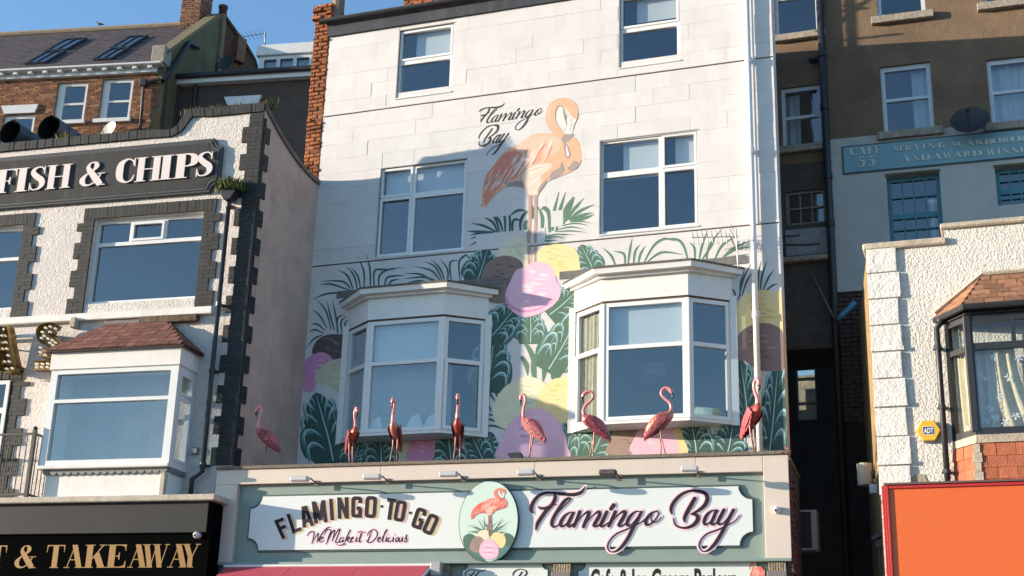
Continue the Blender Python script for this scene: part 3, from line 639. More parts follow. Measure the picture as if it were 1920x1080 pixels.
# the painted flamingo
def flamingo_art(parent, mp, fr, d0, k, name, cols):
    """traced in the drawing units of Ze; used for the mural and again, smaller, on the oval sign"""
    base, deep, pale, salm, grey, leg, whit = cols
    ml = [base, deep, pale, salm, grey, leg, whit, p_ink]; b = MB(fr); st = .0005*k; d = d0
    def rb(pts, m, dd, cap=True, sm=5): b.ribbon(pts, mp, dd, m, cap=cap, rise=.0001*k, smooth=sm)
    rb([(562,890,32),(559,1080,29),(553,1240,29),(547,1270,46),(548,1330,34),(553,1620,28)], 5, d)
    rb([(612,890,32),(611,1080,28),(611,1240,27),(607,1290,33),(609,1340,27),(608,1600,26)], 5, d+st*.4)
    d += st
    body = [(90,1025),(122,985),(116,930),(130,820),(150,740),(190,680),(240,615),(300,540),(360,492),(430,458),(500,418),(560,372),(640,345),(720,343),(790,352),(850,372),(920,372),(965,378),(1002,420),(1025,490),(1030,570),(1002,650),(930,700),(830,742),(750,772),(690,812),(650,870),(630,912),(545,912),(530,872),(490,852),(420,836),(340,840),(290,872),(230,922),(190,970),(172,1005),(152,1032),(135,1008),(115,1030),(110,1005)]
    blob(b, body, mp, d, 0, n=3); d += st
    blob(b, [(150,1000),(125,900),(150,750),(230,640),(340,520),(470,520),(500,600),(470,720),(380,780),(290,830),(230,900),(185,965)], mp, d, 1); d += st
    blob(b, [(430,470),(560,380),(680,352),(800,370),(850,420),(820,500),(700,560),(560,560),(500,540)], mp, d, 3); d += st
    blob(b, [(500,700),(620,640),(760,620),(720,700),(660,800),(630,900),(550,905),(520,840),(490,780)], mp, d, 2); d += st
    for pts in ([(850,600),(830,660),(760,700),(740,765),(830,740),(880,690),(870,640)], [(930,640),(960,600),(1005,610),(1000,655),(930,690),(900,660)], [(250,700),(300,720),(330,780),(260,800),(230,790)], [(330,800),(400,790),(480,780),(500,840),(420,830),(350,835)], [(650,830),(720,760),(700,810),(650,880),(630,890)]):
        blob(b, pts, mp, d, 4); d += st*.3
    blob(b, [(660,740),(720,690),(715,745),(670,800)], mp, d, 0); d += st
    rnd = random.Random(5)
    for i in range(84):
        t = rnd.random(); x = 190+t*600; y = 760-t*330+rnd.uniform(-90, 60); L = rnd.uniform(70, 170); w = rnd.uniform(8, 16)
        rb([(x, y, w*.4), (x-L*.25, y+L*.45, w), (x-L*.6, y+L, 1)], rnd.choice((2, 2, 3, 6, 1, 1, 4)), d+st*.05*i, False, 3)
    d += st*4.5
    for i in range(14):
        y = 630+i*19; rb([(520+i*5, y+30, 4), (600, y+8, 11), (705-i*8, y-20, 3)], rnd.choice((6, 2, 3)), d+st*.05*i, False, 3)
    d += st
    rb([(720,372,3),(800,365,16),(850,395,18)], 0, d, False); d += st*.4
    for pts in ([(620,520,2),(690,440,7),(780,380,4)], [(560,520,2),(640,420,6),(720,370,3)], [(700,540,2),(740,470,7),(820,410,4)]): rb(pts, 2, d, False); d += st*.2
    rb([(870,395,40),(820,340,72),(765,270,84),(748,180,86),(775,100,84),(830,60,76),(890,62,84),(940,100,100),(962,150,84),(978,205,34)], 0, d); d += st*2
    rb([(800,300,3),(740,220,14),(735,140,16),(780,70,14),(850,45,8)], 3, d, False); d += st*.4
    rb([(790,200,3),(800,120,14),(840,90,14),(870,150,14),(885,215,10)], 4, d, False); d += st*.4
    blob(b, [(805,200),(808,140),(835,98),(858,110),(868,180),(890,250),(895,300),(868,292),(830,250)], mp, d, 6); d += st
    blob(b, [(905,235),(915,195),(935,178),(962,205),(985,222),(965,262),(945,345),(905,362),(893,310)], mp, d, 6); d += st
    rb([(936,205,4),(938,280,4),(925,335,3)], 7, d, False); d += st*.3
    b.prism([mp(923+9*math.cos(a*.5236), 157+9*math.sin(a*.5236)) for a in range(12)], None, d, 6); d += st*.2
    b.prism([mp(923+4*math.cos(a*.785), 157+4*math.sin(a*.785)) for a in range(8)], None, d, 7); d += st*.3
    blob(b, [(846,395),(880,355),(935,350),(960,348),(955,375),(920,412),(880,430),(855,420)], mp, d, 4); d += st
    blob(b, [(868,440),(880,425),(915,470),(935,540),(920,575),(890,570),(878,520)], mp, d, 4); d += st
    blob(b, [(890,460),(900,470),(918,540),(908,560),(895,540)], mp, d, 6)
    return b.obj(name, ml, parent)
flamingo_art(cafe, pm(Ze), C, .0044, .12, 'painted_flamingo', (p_or, p_or2, p_or3, p_salm, p_gr, p_leg, p_wht))

# ------------------------------------------------------------------ brush lettering
SCRIPT_F = [[(122,480,20),(105,430,45),(130,350,42),(190,275,38),(280,232,30),(380,228,28),(480,240,36),(590,252,42),(680,245,42),(745,215,34),(790,150,4)],
 [(400,240,16),(408,290,42),(375,370,45),(300,450,45),(235,540,45),(185,620,42),(165,695,16)], [(190,400,6),(230,425,32),(290,420,30),(350,390,18),(430,375,8)],
 [(400,530,6),(480,440,9),(560,360,11),(602,310,14),(575,295,25),(520,340,40),(450,440,42),(390,540,42),(365,620,40),(390,660,26),(440,640,12),(490,590,8)],
 [(650,480,12),(600,475,14),(530,520,30),(480,600,40),(485,650,34),(530,640,18),(590,570,12),(640,500,14)], [(640,480,30),(600,560,42),(570,630,38),(590,655,28),(650,610,10)],
 [(720,465,38),(690,550,42),(645,655,34)], [(660,630,8),(760,510,12),(830,465,30),(830,510,42),(790,600,42),(765,660,36)], [(780,630,8),(890,510,12),(960,465,30),(970,510,42),(920,600,42),(900,645,36),(940,650,20),(1010,590,8)],
 [(1060,470,38),(1020,560,42),(985,635,38),(1010,655,22),(1085,600,8)], [(1150,382,46),(1112,435,40)],
 [(1170,465,38),(1130,560,42),(1085,652,34)], [(1100,620,8),(1200,510,12),(1280,460,30),(1290,500,42),(1240,590,42),(1215,640,36),(1250,650,20),(1330,590,8)],
 [(1490,470,14),(1430,465,16),(1360,520,34),(1320,600,40),(1330,645,30),(1380,625,16),(1450,540,12),(1500,480,12)],
 [(1500,470,30),(1450,570,42),(1390,680,42),(1330,800,42),(1250,910,36),(1170,970,20),(1100,970,12),(1070,910,14),(1100,830,14),(1180,750,16),(1290,700,16),(1400,650,14),(1490,605,12),(1545,560,12)],
 [(1690,460,14),(1620,490,26),(1560,570,40),(1560,630,34),(1610,625,20),(1680,560,14),(1715,490,12),(1690,455,12)], [(1640,490,6),(1618,550,9),(1645,604,13),(1700,590,11),(1755,530,5)]]
SCRIPT_B = [[(400,495,18),(390,430,40),(430,340,42),(520,250,36),(630,205,30),(730,205,34),(820,235,46),(850,300,50),(820,380,46),(740,450,36),(640,500,14)],
 [(640,500,14),(710,510,44),(730,560,50),(680,630,44),(590,670,32),(500,665,24),(440,625,18),(420,550,8)], [(690,300,46),(640,390,50),(590,480,48),(560,550,40),(565,598,16)],
 [(990,455,12),(920,450,16),(850,500,34),(810,580,40),(820,630,30),(870,610,16),(930,540,12),(980,460,12)], [(960,450,30),(930,540,40),(900,610,36),(930,630,22),(985,580,8)],
 [(1060,445,40),(1010,540,42),(985,600,38),(1010,630,24),(1070,590,10),(1140,500,8)],
 [(1180,445,38),(1130,540,42),(1070,660,44),(1000,790,44),(930,890,40),(850,960,22),(780,965,12),(745,900,14),(770,820,14),(850,745,16),(970,700,18),(1080,650,14),(1190,590,10),(1255,515,5)]]
def affine(src, dst):
    (a, b_), (c, d), (e, f) = src; M = Matrix(((a, b_, 1), (c, d, 1), (e, f, 1))).inverted()
    X = M @ Vector([p[0] for p in dst]); Y = M @ Vector([p[1] for p in dst])
    return lambda x, y: (X[0]*x+X[1]*y+X[2], Y[0]*x+Y[1]*y+Y[2])
def script(b, strokes, mp, d, m=0, wk=1, wadd=0, thick=0, step=.0004):
    for i, st in enumerate(strokes): b.ribbon(st, mp, d+step*i, m, wk=wk, wadd=wadd, thick=thick, smooth=5, rise=step*.9)
Zm = zoomer(880, 170, 7.71)
af = affine([(375,660),(1580,645),(790,150)], [Zm(262,468), Zm(965,362), Zm(512,174)])
ab = affine([(500,668),(700,205),(1255,515)], [Zm(165,798), Zm(350,498), Zm(592,660)])
b = MB(C); script(b, SCRIPT_F, lambda x, y: C.q(*af(x, y)), .0008, wk=1.05, wadd=7, step=.00004); b.obj('painted_lettering', p_ink, cafe)
b = MB(C); script(b, SCRIPT_B, lambda x, y: C.q(*ab(x, y)), .0008, wk=1.05, wadd=7, step=.00004); b.obj('painted_lettering', p_ink, cafe)
# ------------------------------------------------------------------ the cafe's shop front, parallel to the fish shop
A_L = R(4.6); O_L = Vector((-12.11, -1.77, 0))
Lf = Fr(O_L, A_L)
A_S = R(3.4)
S = Fr(O_L + Lf.n*.22, A_S)
beige = mat('beige_cladding', (.66,.56,.48), .45, var=.05, vscale=2, stain=.2, stain_col=(.36,.31,.27))
sage = mat('sage_green_board', (.235,.30,.27), .5, var=.06, vscale=3)
sign_white = mat('sign_white', (.69,.725,.71), .4, var=.02)
sign_edge = mat('sign_edge_green', (.06,.085,.08), .5)
grit = mat('gritty_coping', (.30,.25,.19), .95, var=.5, vscale=40, bump=1.5, bscale=120, pits=.6, pit_col=(.55,.48,.38), pit_scale=70)
ink = mat('sign_ink', (.030,.016,.02), .6, spec=.2); pinkl = mat('sign_pink', (.80,.58,.66), .45); goldl = mat('sign_gold', (.70,.50,.22), .45); peach = mat('sign_peach', (.75,.45,.36), .45)
zt = (S.q(405,876)[1]+S.q(1470,845)[1])/2; zbt = (S.q(405,882)[1]+S.q(1475,852)[1])/2; zbb = (S.q(441,908)[1]+S.q(1433,884)[1])/2; zgb = (S.q(440,1058,-.1)[1]+S.q(1440,1046,-.1)[1])/2
ul = S.q(405,900)[0]; ur = S.q(1479,900)[0]; ul2 = S.q(441,960)[0]; ur2 = S.q(1433,960)[0]
shop = thing('shop_front', S.P((ul+ur)/2, 0, 0), 'beige and sage green cafe shop front under the row of pink flamingos', 'shop front')
zlow = 2.6
b = MB(S); b.box(ul, ur, zt-.05, zt, -2.2, .035); b.obj('ledge', grit, shop)
joints = [ul, S.q(713,890)[0], S.q(1003,870)[0], S.q(1304,860)[0], ur2]
for i in range(4):
    b = MB(S); b.box(joints[i]+.003, joints[i+1]-.003, zbb, zt-.052, -.16, 0); b.obj('fascia_panel', beige, shop, bevel=.004)
b = MB(S); b.box(ur2+.003, ur, zgb, zt-.052, -.5, .0); b.obj('pilaster', beige, shop, bevel=.004)
b = MB(S); b.box(ul, ul2, zgb, zbb-.002, -.5, 0); b.obj('pilaster', beige, shop, bevel=.004)
b = MB(S); b.box(ul2+.002, ur2, zgb, zbb-.002, -.5, -.10); b.obj('sign_backing', sage, shop)
b = MB(S); b.box(ul-.0, ur+.0, zgb-.045, zgb-.001, -.5, .02); b.obj('lower_cornice', sage, shop, bevel=.008)
b = MB(S); b.box(ul, ur, zlow, zgb-.05, -.5, -.14); b.obj('lower_backing', sage, shop)
b = MB(S); b.box(ul+.02, ur-.02, zlow, zt-.051, -2.15, -.502); b.obj('shop_body', dark_room, shop)
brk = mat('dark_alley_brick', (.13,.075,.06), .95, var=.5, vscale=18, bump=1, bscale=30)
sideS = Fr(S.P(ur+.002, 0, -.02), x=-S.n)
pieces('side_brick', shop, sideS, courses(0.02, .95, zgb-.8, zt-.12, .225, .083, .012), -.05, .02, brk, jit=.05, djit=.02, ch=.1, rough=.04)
# fluted timber pilasters between the lower boards
oak = mat('weathered_oak', (.42,.33,.22), .8, var=.4, vscale=20, bump=.6)
pil_cap = mat('taupe_block', (.20,.16,.16), .6)
for a, c_ in ((808, 842), (1037, 1070), (1440, 1474)):
    u0, u1 = S.q(a, 1066, -.02)[0], S.q(c_, 1066, -.02)[0]; n = 7
    b = MB(S); b.box(u0, u1, zlow, zgb-.052, -.13, -.05)
    for i in range(n):
        w_ = (u1-u0)/n; b.box(u0+i*w_+.006, u0+(i+1)*w_-.006, zlow, zgb-.054, -.049, -.02)
    o = b.obj('fluted_pilaster', oak, shop)
    b = MB(S); zz = S.q(1050,1073)[1]; b.box(u0-.01, u1+.01, zlow, zz, -.045, .05); b.obj('pilaster_block', pil_cap, o, bevel=.006)

# ---- main name board
def notched(u0, u1, z0, z1, r, n=6):
    P = []
    for (cx, cz, a0) in ((u0, z0, 90), (u1, z0, 180), (u1, z1, 270), (u0, z1, 0)):
        P += [(cx+r*math.cos(R(a0-90*i/n)), cz+r*math.sin(R(a0-90*i/n))) for i in range(n+1)]
    return P
r_ = S.rect([(468,932),(1411,911),(1411,1020),(468,1034)], -.06)
board = thing('name_board', S.P((r_[0]+r_[1])/2, r_[2], -.06), 'long pale cafe name board with scooped corners and script lettering', 'sign')
sg = lambda e, rr: notched(r_[0]-e, r_[1]+e, r_[2]-e, r_[3]+e, rr)
b = MB(S); b.prism(sg(.03, .20), -.099, -.075); b.obj('board_edge', sign_edge, board)
b = MB(S); b.prism(sg(0, .20), -.0745, -.055); b.obj('panel', sign_white, board)
def smap(z, d): return lambda x, y: S.q(*z(x, y), d)
for z, st in ((zoomer(980, 890, 6.748), SCRIPT_F), (zoomer(1200, 890, 6.748), SCRIPT_B)):
    b = MB(S); script(b, st, smap(z, -.05), -.050, 0, wadd=46, thick=.006, step=.00004); w_ = b.obj('lettering', pinkl, board)
    b = MB(S); script(b, st, smap(z, -.045), -.043, 0, thick=.008, step=.00005); b.obj('letter_face', ink, w_)
# arched capitals, drawn as strokes in a box 0..1 wide and 0..1 high
T_ = .21
SANS = {'F': [[(.12,0),(.12,1)], [(.12,.895),(.95,.895)], [(.12,.52),(.85,.52)]], 'L': [[(.12,1),(.12,0)], [(.12,.105),(.95,.105)]], 'A': [[(.10,0),(.42,.97)], [(.90,0),(.58,.97)], [(.25,.27),(.75,.27)]],
 'M': [[(.10,0),(.10,1)], [(.90,0),(.90,1)], [(.16,.92),(.5,.12)], [(.84,.92),(.5,.12)]], 'I': [[(.5,0),(.5,1)]], 'N': [[(.12,0),(.12,1)], [(.88,0),(.88,1)], [(.16,.95),(.84,.05)]],
 'G': [[(.88,.68),(.88,.80),(.80,.89),(.5,.905),(.20,.89),(.12,.78),(.12,.5),(.12,.22),(.20,.11),(.5,.095),(.80,.11),(.88,.24),(.88,.45)], [(.5,.45),(.94,.45)], [(.88,.45),(.88,.02)]],
 'O': [[(.5,.905),(.20,.89),(.12,.78),(.12,.5),(.12,.22),(.20,.11),(.5,.095),(.80,.11),(.88,.22),(.88,.5),(.88,.78),(.80,.89),(.5,.905)]], 'T': [[(.5,0),(.5,.9)], [(0.0,.895),(1,.895)]]}
def sans(b, ch, cx, cy, w, h, ang, mp, d, m=0, tw=.17, wadd=0, thick=0):
    """a letter centred at (cx,cy) of the drawing, tilted clockwise by ang"""
    ca, sa = math.cos(R(ang)), math.sin(R(ang)); t = h*tw
    for i, st in enumerate(SANS[ch]):
        P = []
        for x, y in st:
            X = (x-.5)*w if ch != 'I' else 0; Y = -(y-.5)*h; P.append((cx+X*ca-Y*sa, cy+X*sa+Y*ca, t))
        curved = len(st) > 4
        if not curved:      # butt ends
            b.ribbon(P, mp, d+i*.00012, m, wadd=wadd, thick=thick, smooth=1, rise=.0001, cap=False)
        else: b.ribbon(P, mp, d+i*.00012, m, wadd=wadd, thick=thick, smooth=4, rise=.0001, cap=False)
Zt = zoomer(500, 910, 5.647)
ARCH = [('F',172,450,98,215,-24),('L',296,393,100,215,-18),('A',418,325,110,228,-12),('M',560,280,128,235,-7),('I',686,255,40,228,-4),('N',808,240,104,228,-1.5),('G',952,230,98,232,1.5),('O',1102,230,108,238,4),('T',1312,250,96,232,8),('O',1413,272,100,232,10),('G',1613,350,100,232,19),('O',1735,413,104,228,24)]
b = MB(S); b2 = MB(S)
for k, (ch, cx, cy, w_, h_, a) in enumerate(ARCH):
    for j, (ox, m_, wd) in enumerate(((26, 1, 6), (13, 1, 6))):
        sans(b2, ch, cx+ox, cy+8*(ox/26), w_, h_, a, smap(Zt, -.05), -.0530+j*.0006, 0 if k % 3 else 1, wadd=wd)
    sans(b2, ch, cx+2, cy+1, w_, h_, a, smap(Zt, -.05), -.0510, 2, wadd=9)
    sans(b, ch, cx, cy, w_, h_, a, smap(Zt, -.05), -.048, 0)
for x, y in ((1216,223), (1520,292)): b.prism([smap(Zt, -.05)(x+15*math.cos(i*.628), y+15*math.sin(i*.628)) for i in range(10)], -.054, -.048)
w_ = b2.obj('lettering', [goldl, peach, sign_white], board); b.obj('letter_face', ink, w_)
WMD = [[(425,535),(455,498),(490,490),(500,515),(480,610)],[(480,608),(545,505),(528,604)],[(528,604),(560,550),(600,490),(650,445),(680,452)],[(552,585),(592,560),(588,545),(565,560),(556,590),(575,600),(605,580)],
 [(600,530),(640,470),(680,480),(660,530),(630,620)],[(632,618),(690,500),(720,480),(690,590)],[(690,590),(750,480),(775,470),(740,560),(728,600),(745,608),(770,585)],
 [(815,550),(785,555),(765,595),(785,600),(815,560)],[(812,560),(805,598),(825,590)],[(825,590),(860,520),(885,470),(870,500),(830,605)],[(838,575),(870,545),(872,565),(850,575),(875,602),(900,585)],[(890,580),(915,560),(908,548),(890,570),(892,600),(920,590)],
 [(932,600),(956,548),(946,590),(962,595)],[(962,525),(967,520)],[(965,595),(1005,500),(985,570),(982,600),(1005,590)],[(960,500),(1000,490),(1050,505)],
 [(1110,480),(1090,540),(1070,600),(1110,600),(1165,540),(1165,490),(1130,468),(1080,500),(1065,535)],[(1050,580),(1075,605),(1100,600)],
 [(1175,580),(1200,560),(1195,548),(1175,570),(1180,598),(1205,588)],[(1205,588),(1255,500),(1270,470),(1250,500),(1225,590),(1240,598)],[(1250,595),(1270,548),(1262,590),(1278,595)],[(1278,525),(1283,520)],
 [(1310,555),(1290,560),(1282,590),(1300,598),(1322,580)],[(1325,598),(1342,548),(1335,590),(1350,595)],[(1352,525),(1357,520)],[(1385,550),(1365,570),(1368,595),(1385,590),(1395,560),(1385,550),(1400,560)],[(1410,550),(1400,590),(1420,592),(1438,550),(1432,590),(1445,590)],[(1450,590),(1475,545),(1480,520),(1478,560),(1485,585),(1465,600),(1445,590)],[(735,625),(780,635),(830,618),(800,612)]]
b = MB(S); b2 = MB(S)
for i, st in enumerate(WMD):
    n = len(st); P = [(x, y, 11 if 0 < k < n-1 else 4) for k, (x, y) in enumerate(st)]
    b2.ribbon(P, smap(Zt, -.05), -.0535+i*.00002, 0, wadd=24, rise=.00002, smooth=4); b.ribbon(P, smap(Zt, -.05), -.0505+i*.00002, 0, rise=.00002, smooth=4)
w_ = b2.obj('lettering', pinkl, board); b.obj('letter_face', ink, w_)

# ---- oval flamingo plaque
oc = S.q(917, 978, -.02); ow = (S.q(972,978,-.02)[0]-S.q(863,978,-.02)[0])/2; oh = (S.q(917,903,-.02)[1]-S.q(917,1054,-.02)[1])/2
oval = thing('oval_sign', S.P(oc[0], oc[1]-oh, -.02), 'oval pale green plaque with a painted flamingo over ice cream scoops', 'sign')
el = lambda e: [(oc[0]+(ow+e)*math.cos(2*math.pi*i/56), oc[1]+(oh+e)*math.sin(2*math.pi*i/56)) for i in range(56)]
b = MB(S); b.prism(el(.012), -.0544, .018); b.obj('plaque_edge', sign_edge, oval)
b = MB(S); b.prism(el(0), .0182, .024); b.obj('plaque', mat('plaque_mint', (.60,.72,.64), .4), oval)
Zo = zoomer(860, 890, 6.35); om = smap(Zo, .03)
def clipo(x, y):       # paint stays on the plaque
    u, z = om(x, y); dx, dz = (u-oc[0])/(ow+.006), (z-oc[1])/(oh+.006); k = math.hypot(dx, dz)
    return (oc[0]+dx/k*(ow+.006), oc[1]+dz/k*(oh+.006)) if k > 1 else (u, z)
def oshape(name, pts, m, d): 
    b = MB(S); b.prism([clipo(x, y) for x, y in catmull(pts, True, 4)], None, d); return b.obj(name, m, oval)
b = MB(S); rnd = random.Random(4)
for i in range(26):
    a = R(-172+164*i/25); L = rnd.uniform(190, 310); x0, y0 = 365+rnd.uniform(-60, 60), 720
    x1, y1 = x0+L*math.cos(a), y0+L*.75*math.sin(a); b.ribbon([(x0, y0, 14), ((x0+x1)/2, (y0+y1)/2-18, 12), (x1, y1, 2)], clipo, .0245+i*.00003, 0, cap=False, rise=.00002)
b.obj('painted_frond', p_frond2, oval)
oshape('painted_leaf', [(50,760),(110,705),(180,720),(260,800),(300,1000),(360,1060),(240,1050),(150,990),(80,900)], p_mid, .0260)
oshape('painted_leaf', [(660,760),(600,700),(540,710),(500,800),(470,980),(370,1060),(480,1050),(580,980),(650,880)], p_mid, .0262)
b = MB(S)
for i in range(22):
    a = R(20+140*i/21); x0, y0 = 360+150*math.cos(a), 800+110*math.sin(a); x1, y1 = 360+290*math.cos(a), 790+245*math.sin(a)
    b.ribbon([(x0, y0, 5), ((x0+x1)/2+8, (y0+y1)/2, 11), (x1, y1, 3)], clipo, .0266+i*.00001, 0, cap=False, rise=.00001)
b.obj('painted_rib', p_aqua, oval)
oshape('painted_scoop', [(210,740),(250,670),(330,660),(370,720),(340,800),(260,800)], p_cream, .0272)
oshape('painted_scoop', [(385,750),(420,690),(490,690),(545,730),(560,800),(520,870),(440,850)], p_yel, .0274)
oshape('painted_scoop', [(130,870),(150,790),(200,735),(270,745),(310,810),(260,920),(170,915)], p_brown3, .0276)
b = MB(S)
for i in range(7): b.ribbon([(165+i*6, 770+i*20, 3), (210, 765+i*20, 9), (280-i*4, 775+i*19, 3)], clipo, .0279, 0, cap=False, rise=.00001)
b.obj('painted_stroke', p_brown, oval)
oaf = affine([(545,905),(90,1025),(1000,420)], [(350,480),(133,530),(562,300)])
v = lambda a: mat('plaque_'+a[0], a[1], .5)
flamingo_art(oval, lambda x, y: clipo(*oaf(x, y)), S, .0282, .07, 'painted_flamingo', (v(('coral', (.82,.22,.14))), v(('red', (.75,.13,.10))), v(('blush', (.85,.48,.38))), v(('rose', (.84,.28,.25))), v(('dusk', (.50,.13,.11))), v(('shank', (.40,.16,.14))), v(('cream', (.78,.70,.62)))))
oshape('painted_scoop', [(245,920),(258,840),(310,775),(370,765),(440,810),(475,890),(470,960),(410,1005),(330,1005),(270,970)], p_pink, .0300)
b = MB(S)
for i in range(5): b.ribbon([(290, 850+i*28, 4), (350, 835+i*30, 13), (430, 855+i*26, 4)], clipo, .0302, i % 2, cap=False, rise=.00001)
b.obj('painted_stroke', [p_pink2, p_pink3], oval)

# ---- sign lamps on arms
lamp_m = mat('white_lamp_housing', (.55,.55,.56), .4, var=.15, vscale=30); lamp_d = mat('rusty_lamp_housing', (.11,.09,.085), .7, var=.5, vscale=25, bump=.6)
lamps = [(545,578,898),(681,714,894),(824,858,889),(970,1002,886),(1123,1156,886),(1277,1309,879)]
lab = ['at the left end of the shop fascia', 'second from the left on the shop fascia', 'just left of the oval plaque', 'right of the oval plaque above the script lettering', 'blackened and rusty, above the script lettering', 'at the right end of the shop fascia']
for i, (x0, x1, y) in enumerate(lamps):
    d = .45; u0, u1 = S.q(x0, y, d)[0], S.q(x1, y, d)[0]; z = S.q((x0+x1)/2, y, d)[1]
    t = thing('sign_lamp', S.P((u0+u1)/2, z, 0), 'trough sign lamp on a long arm, '+lab[i], 'lamp', 'sign lamps along the fascia')
    b = MB(S); b.prism([(u0, z-.04), (u1, z-.04), (u1, z+.045), (u0, z+.045)], d-.07, d+.045); b.obj('housing', lamp_d if i == 4 else lamp_m, t, bevel=.02)
    b = MB(S); ue = u1-.05; b.tube([S.P(ue, z+.0, d-.07), S.P(ue, z+.04, d-.2), S.P(ue, z-.0, .0)], .012, 6); b.obj('arm', lamp_d, t)
    b = MB(S); b.box(ue-.04, ue+.04, z-.05, z+.05, .0005, .015); b.obj('wall_plate', lamp_d, t)

# ---- lower boards and awning
r2 = S.rect([(866,1059),(1026,1057),(1026,1130),(866,1130)], -.10); r2 = (r2[0], r2[1], 3.45, r2[3])
lb = thing('small_name_board', S.P(r2[0], r2[2], -.1), 'small pale board with scooped corners and dark script below the oval plaque', 'sign')
b = MB(S); b.prism(notched(r2[0]-.02, r2[1]+.02, r2[2]-.02, r2[3]+.02, .09), -.139, -.12); b.obj('board_edge', sign_edge, lb)
b = MB(S); b.prism(notched(r2[0], r2[1], r2[2], r2[3], .09), -.1195, -.11); b.obj('panel', sign_white, lb)
sa = affine([(122,480),(790,150),(375,660)], [(873,1080),(910,1066),(887,1090)]); sb_ = affine([(400,495),(730,205),(500,668)], [(962,1080),(981,1068),(967,1090)])
b = MB(S); script(b, SCRIPT_F, lambda x, y: S.q(*sa(x, y), -.1), -.108, 0, step=.00005); script(b, SCRIPT_B, lambda x, y: S.q(*sb_(x, y), -.1), -.106, 0, step=.00005); b.obj('lettering', ink, lb)
r3 = S.rect([(1084,1057),(1434,1052),(1434,1130),(1084,1130)], -.10); r3 = (r3[0], r3[1], 3.45, r3[3])
pb = thing('parlour_board', S.P(r3[0], r3[2], -.1), 'wide pale board with condensed black lettering and a small flamingo at its right end', 'sign')
b = MB(S); b.prism(notched(r3[0]-.02, r3[1]+.02, r3[2]-.02, r3[3]+.02, .12), -.139, -.12); b.obj('board_edge', sign_edge, pb)
b = MB(S); b.prism(notched(r3[0], r3[1], r3[2], r3[3], .12), -.1195, -.11); b.obj('panel', sign_white, pb)
def text_part(fr, txt, u0, u1, z0, z1, d, m, parent, bold=.0, ext=.004, name='lettering'):
    cu = bpy.data.curves.new(name, 'FONT'); cu.body = txt; cu.size = 1; cu.offset = bold; cu.extrude = 0; cu.resolution_u = 4
    to = bpy.data.objects.new(name, cu); COL.objects.link(to); bpy.context.view_layer.update()
    me = to.evaluated_get(bpy.context.evaluated_depsgraph_get()).to_mesh()
    vs = [v_.co.copy() for v_ in me.vertices]; fs = [tuple(p.vertices) for p in me.polygons]
    bpy.data.objects.remove(to)
    xa, xb = min(p.x for p in vs), max(p.x for p in vs); ya, yb = 0.0, .729
    b = MB(fr); b.add([fr.P(u0+(p.x-xa)/(xb-xa)*(u1-u0), z0+(p.y-ya)/(yb-ya)*(z1-z0), d) for p in vs], fs)
    return b.obj(name, m, parent)
u0, zt3 = S.q(1107, 1066, -.1); u1 = S.q(1381, 1062, -.1)[0]
text_part(S, 'Cafe & Ice Cream Parlour', u0, u1, zt3-.32, zt3-.0, -.1085, ink, pb, bold=.035)
fa = affine([(545,905),(90,1025),(850,40)], [(1416,1090),(1402,1096),(1408,1054)])
fa = affine([(545,905),(850,40),(90,1025)], [(1420,1092),(1409,1054),(1434,1082)])
flamingo_art(pb, lambda x, y: S.q(*fa(x, y), -.1), S, -.1085, .05, 'painted_flamingo', tuple(MATS['plaque_'+k] for k in ('coral','red','blush','rose','dusk','shank','cream')))
aw = thing('awning', S.P(S.q(620,1062)[0], zgb, 0), 'red fabric awning pulled out over the left side of the cafe shop front', 'awning')
ua, ub = S.q(424, 1062, .05)[0], S.q(806, 1058, .05)[0]; za = zgb-.05
red = mat('red_awning_canvas', (.47,.062,.09), .75, var=.06, vscale=4, bump=.15, bscale=80)
n = 3
for i in range(n):
    a, c_ = ua+(ub-ua)*i/n, ua+(ub-ua)*(i+1)/n
    b = MB(S); b.add([S.P(a+.004, za-.04, .09), S.P(c_-.004, za-.04, .09), S.P(c_-.004, za-.75, 1.25), S.P(a+.004, za-.75, 1.25)], [(3,2,1,0)])
    b.add([S.P(a+.004, za-.75, 1.25), S.P(c_-.004, za-.75, 1.25), S.P(c_-.004, za-.97, 1.26), S.P(a+.004, za-.97, 1.26)], [(3,2,1,0)])
    b.obj('canopy_panel', red, aw)
b = MB(S); b.box(ua-.03, ub+.06, za-.04, za, .02, .10); b.obj('cassette', gloss_white, aw, bevel=.01)
b = MB(S); b.tube([S.P(ub+.02, za-.06, .06), S.P(ub-.02, za-.75, 1.22)], .03, 6); b.obj('arm', mat('grey_arm_metal', (.35,.35,.36), .5), aw)
b = MB(S); b.box(ub+.04, ub+.22, za-.20, za+.02, .02, .16); b.obj('end_bracket', MATS['grey_arm_metal'], aw, bevel=.02)

# ---- dome cameras, ledge floodlight, red flower pot
def dome(name, fr, px, py, d, label, r=.055):
    u, z = fr.q(px, py, d); t = thing(name, fr.P(u, z, 0), label, 'camera')
    b = MB(fr); b.tube([fr.P(u, z, d-.10), fr.P(u, z, d), fr.P(u, z, d+.03), fr.P(u, z, d+.05)], [r, r, r*.8, r*.35], 14); b.obj('housing', gloss_white, t, smooth=True)
    b = MB(fr); b.tube([fr.P(u-.01, z-.01, d+.03), fr.P(u-.01, z-.01, d+.056)], [r*.45, r*.3], 10); b.obj('lens', gutter_m, t, smooth=True)
dome('dome_camera', S, 1456, 956, .05, 'white dome camera on the right beige pilaster of the cafe')
dome('dome_camera', Lf, 368, 1003, .66, 'white dome camera above the gold takeaway lettering')
fp = Vector((S.P(S.q(963,850)[0], zt, -.10))); t = thing('floodlight', fp, 'small black floodlight lying on the ledge beside a flamingo', 'floodlight')
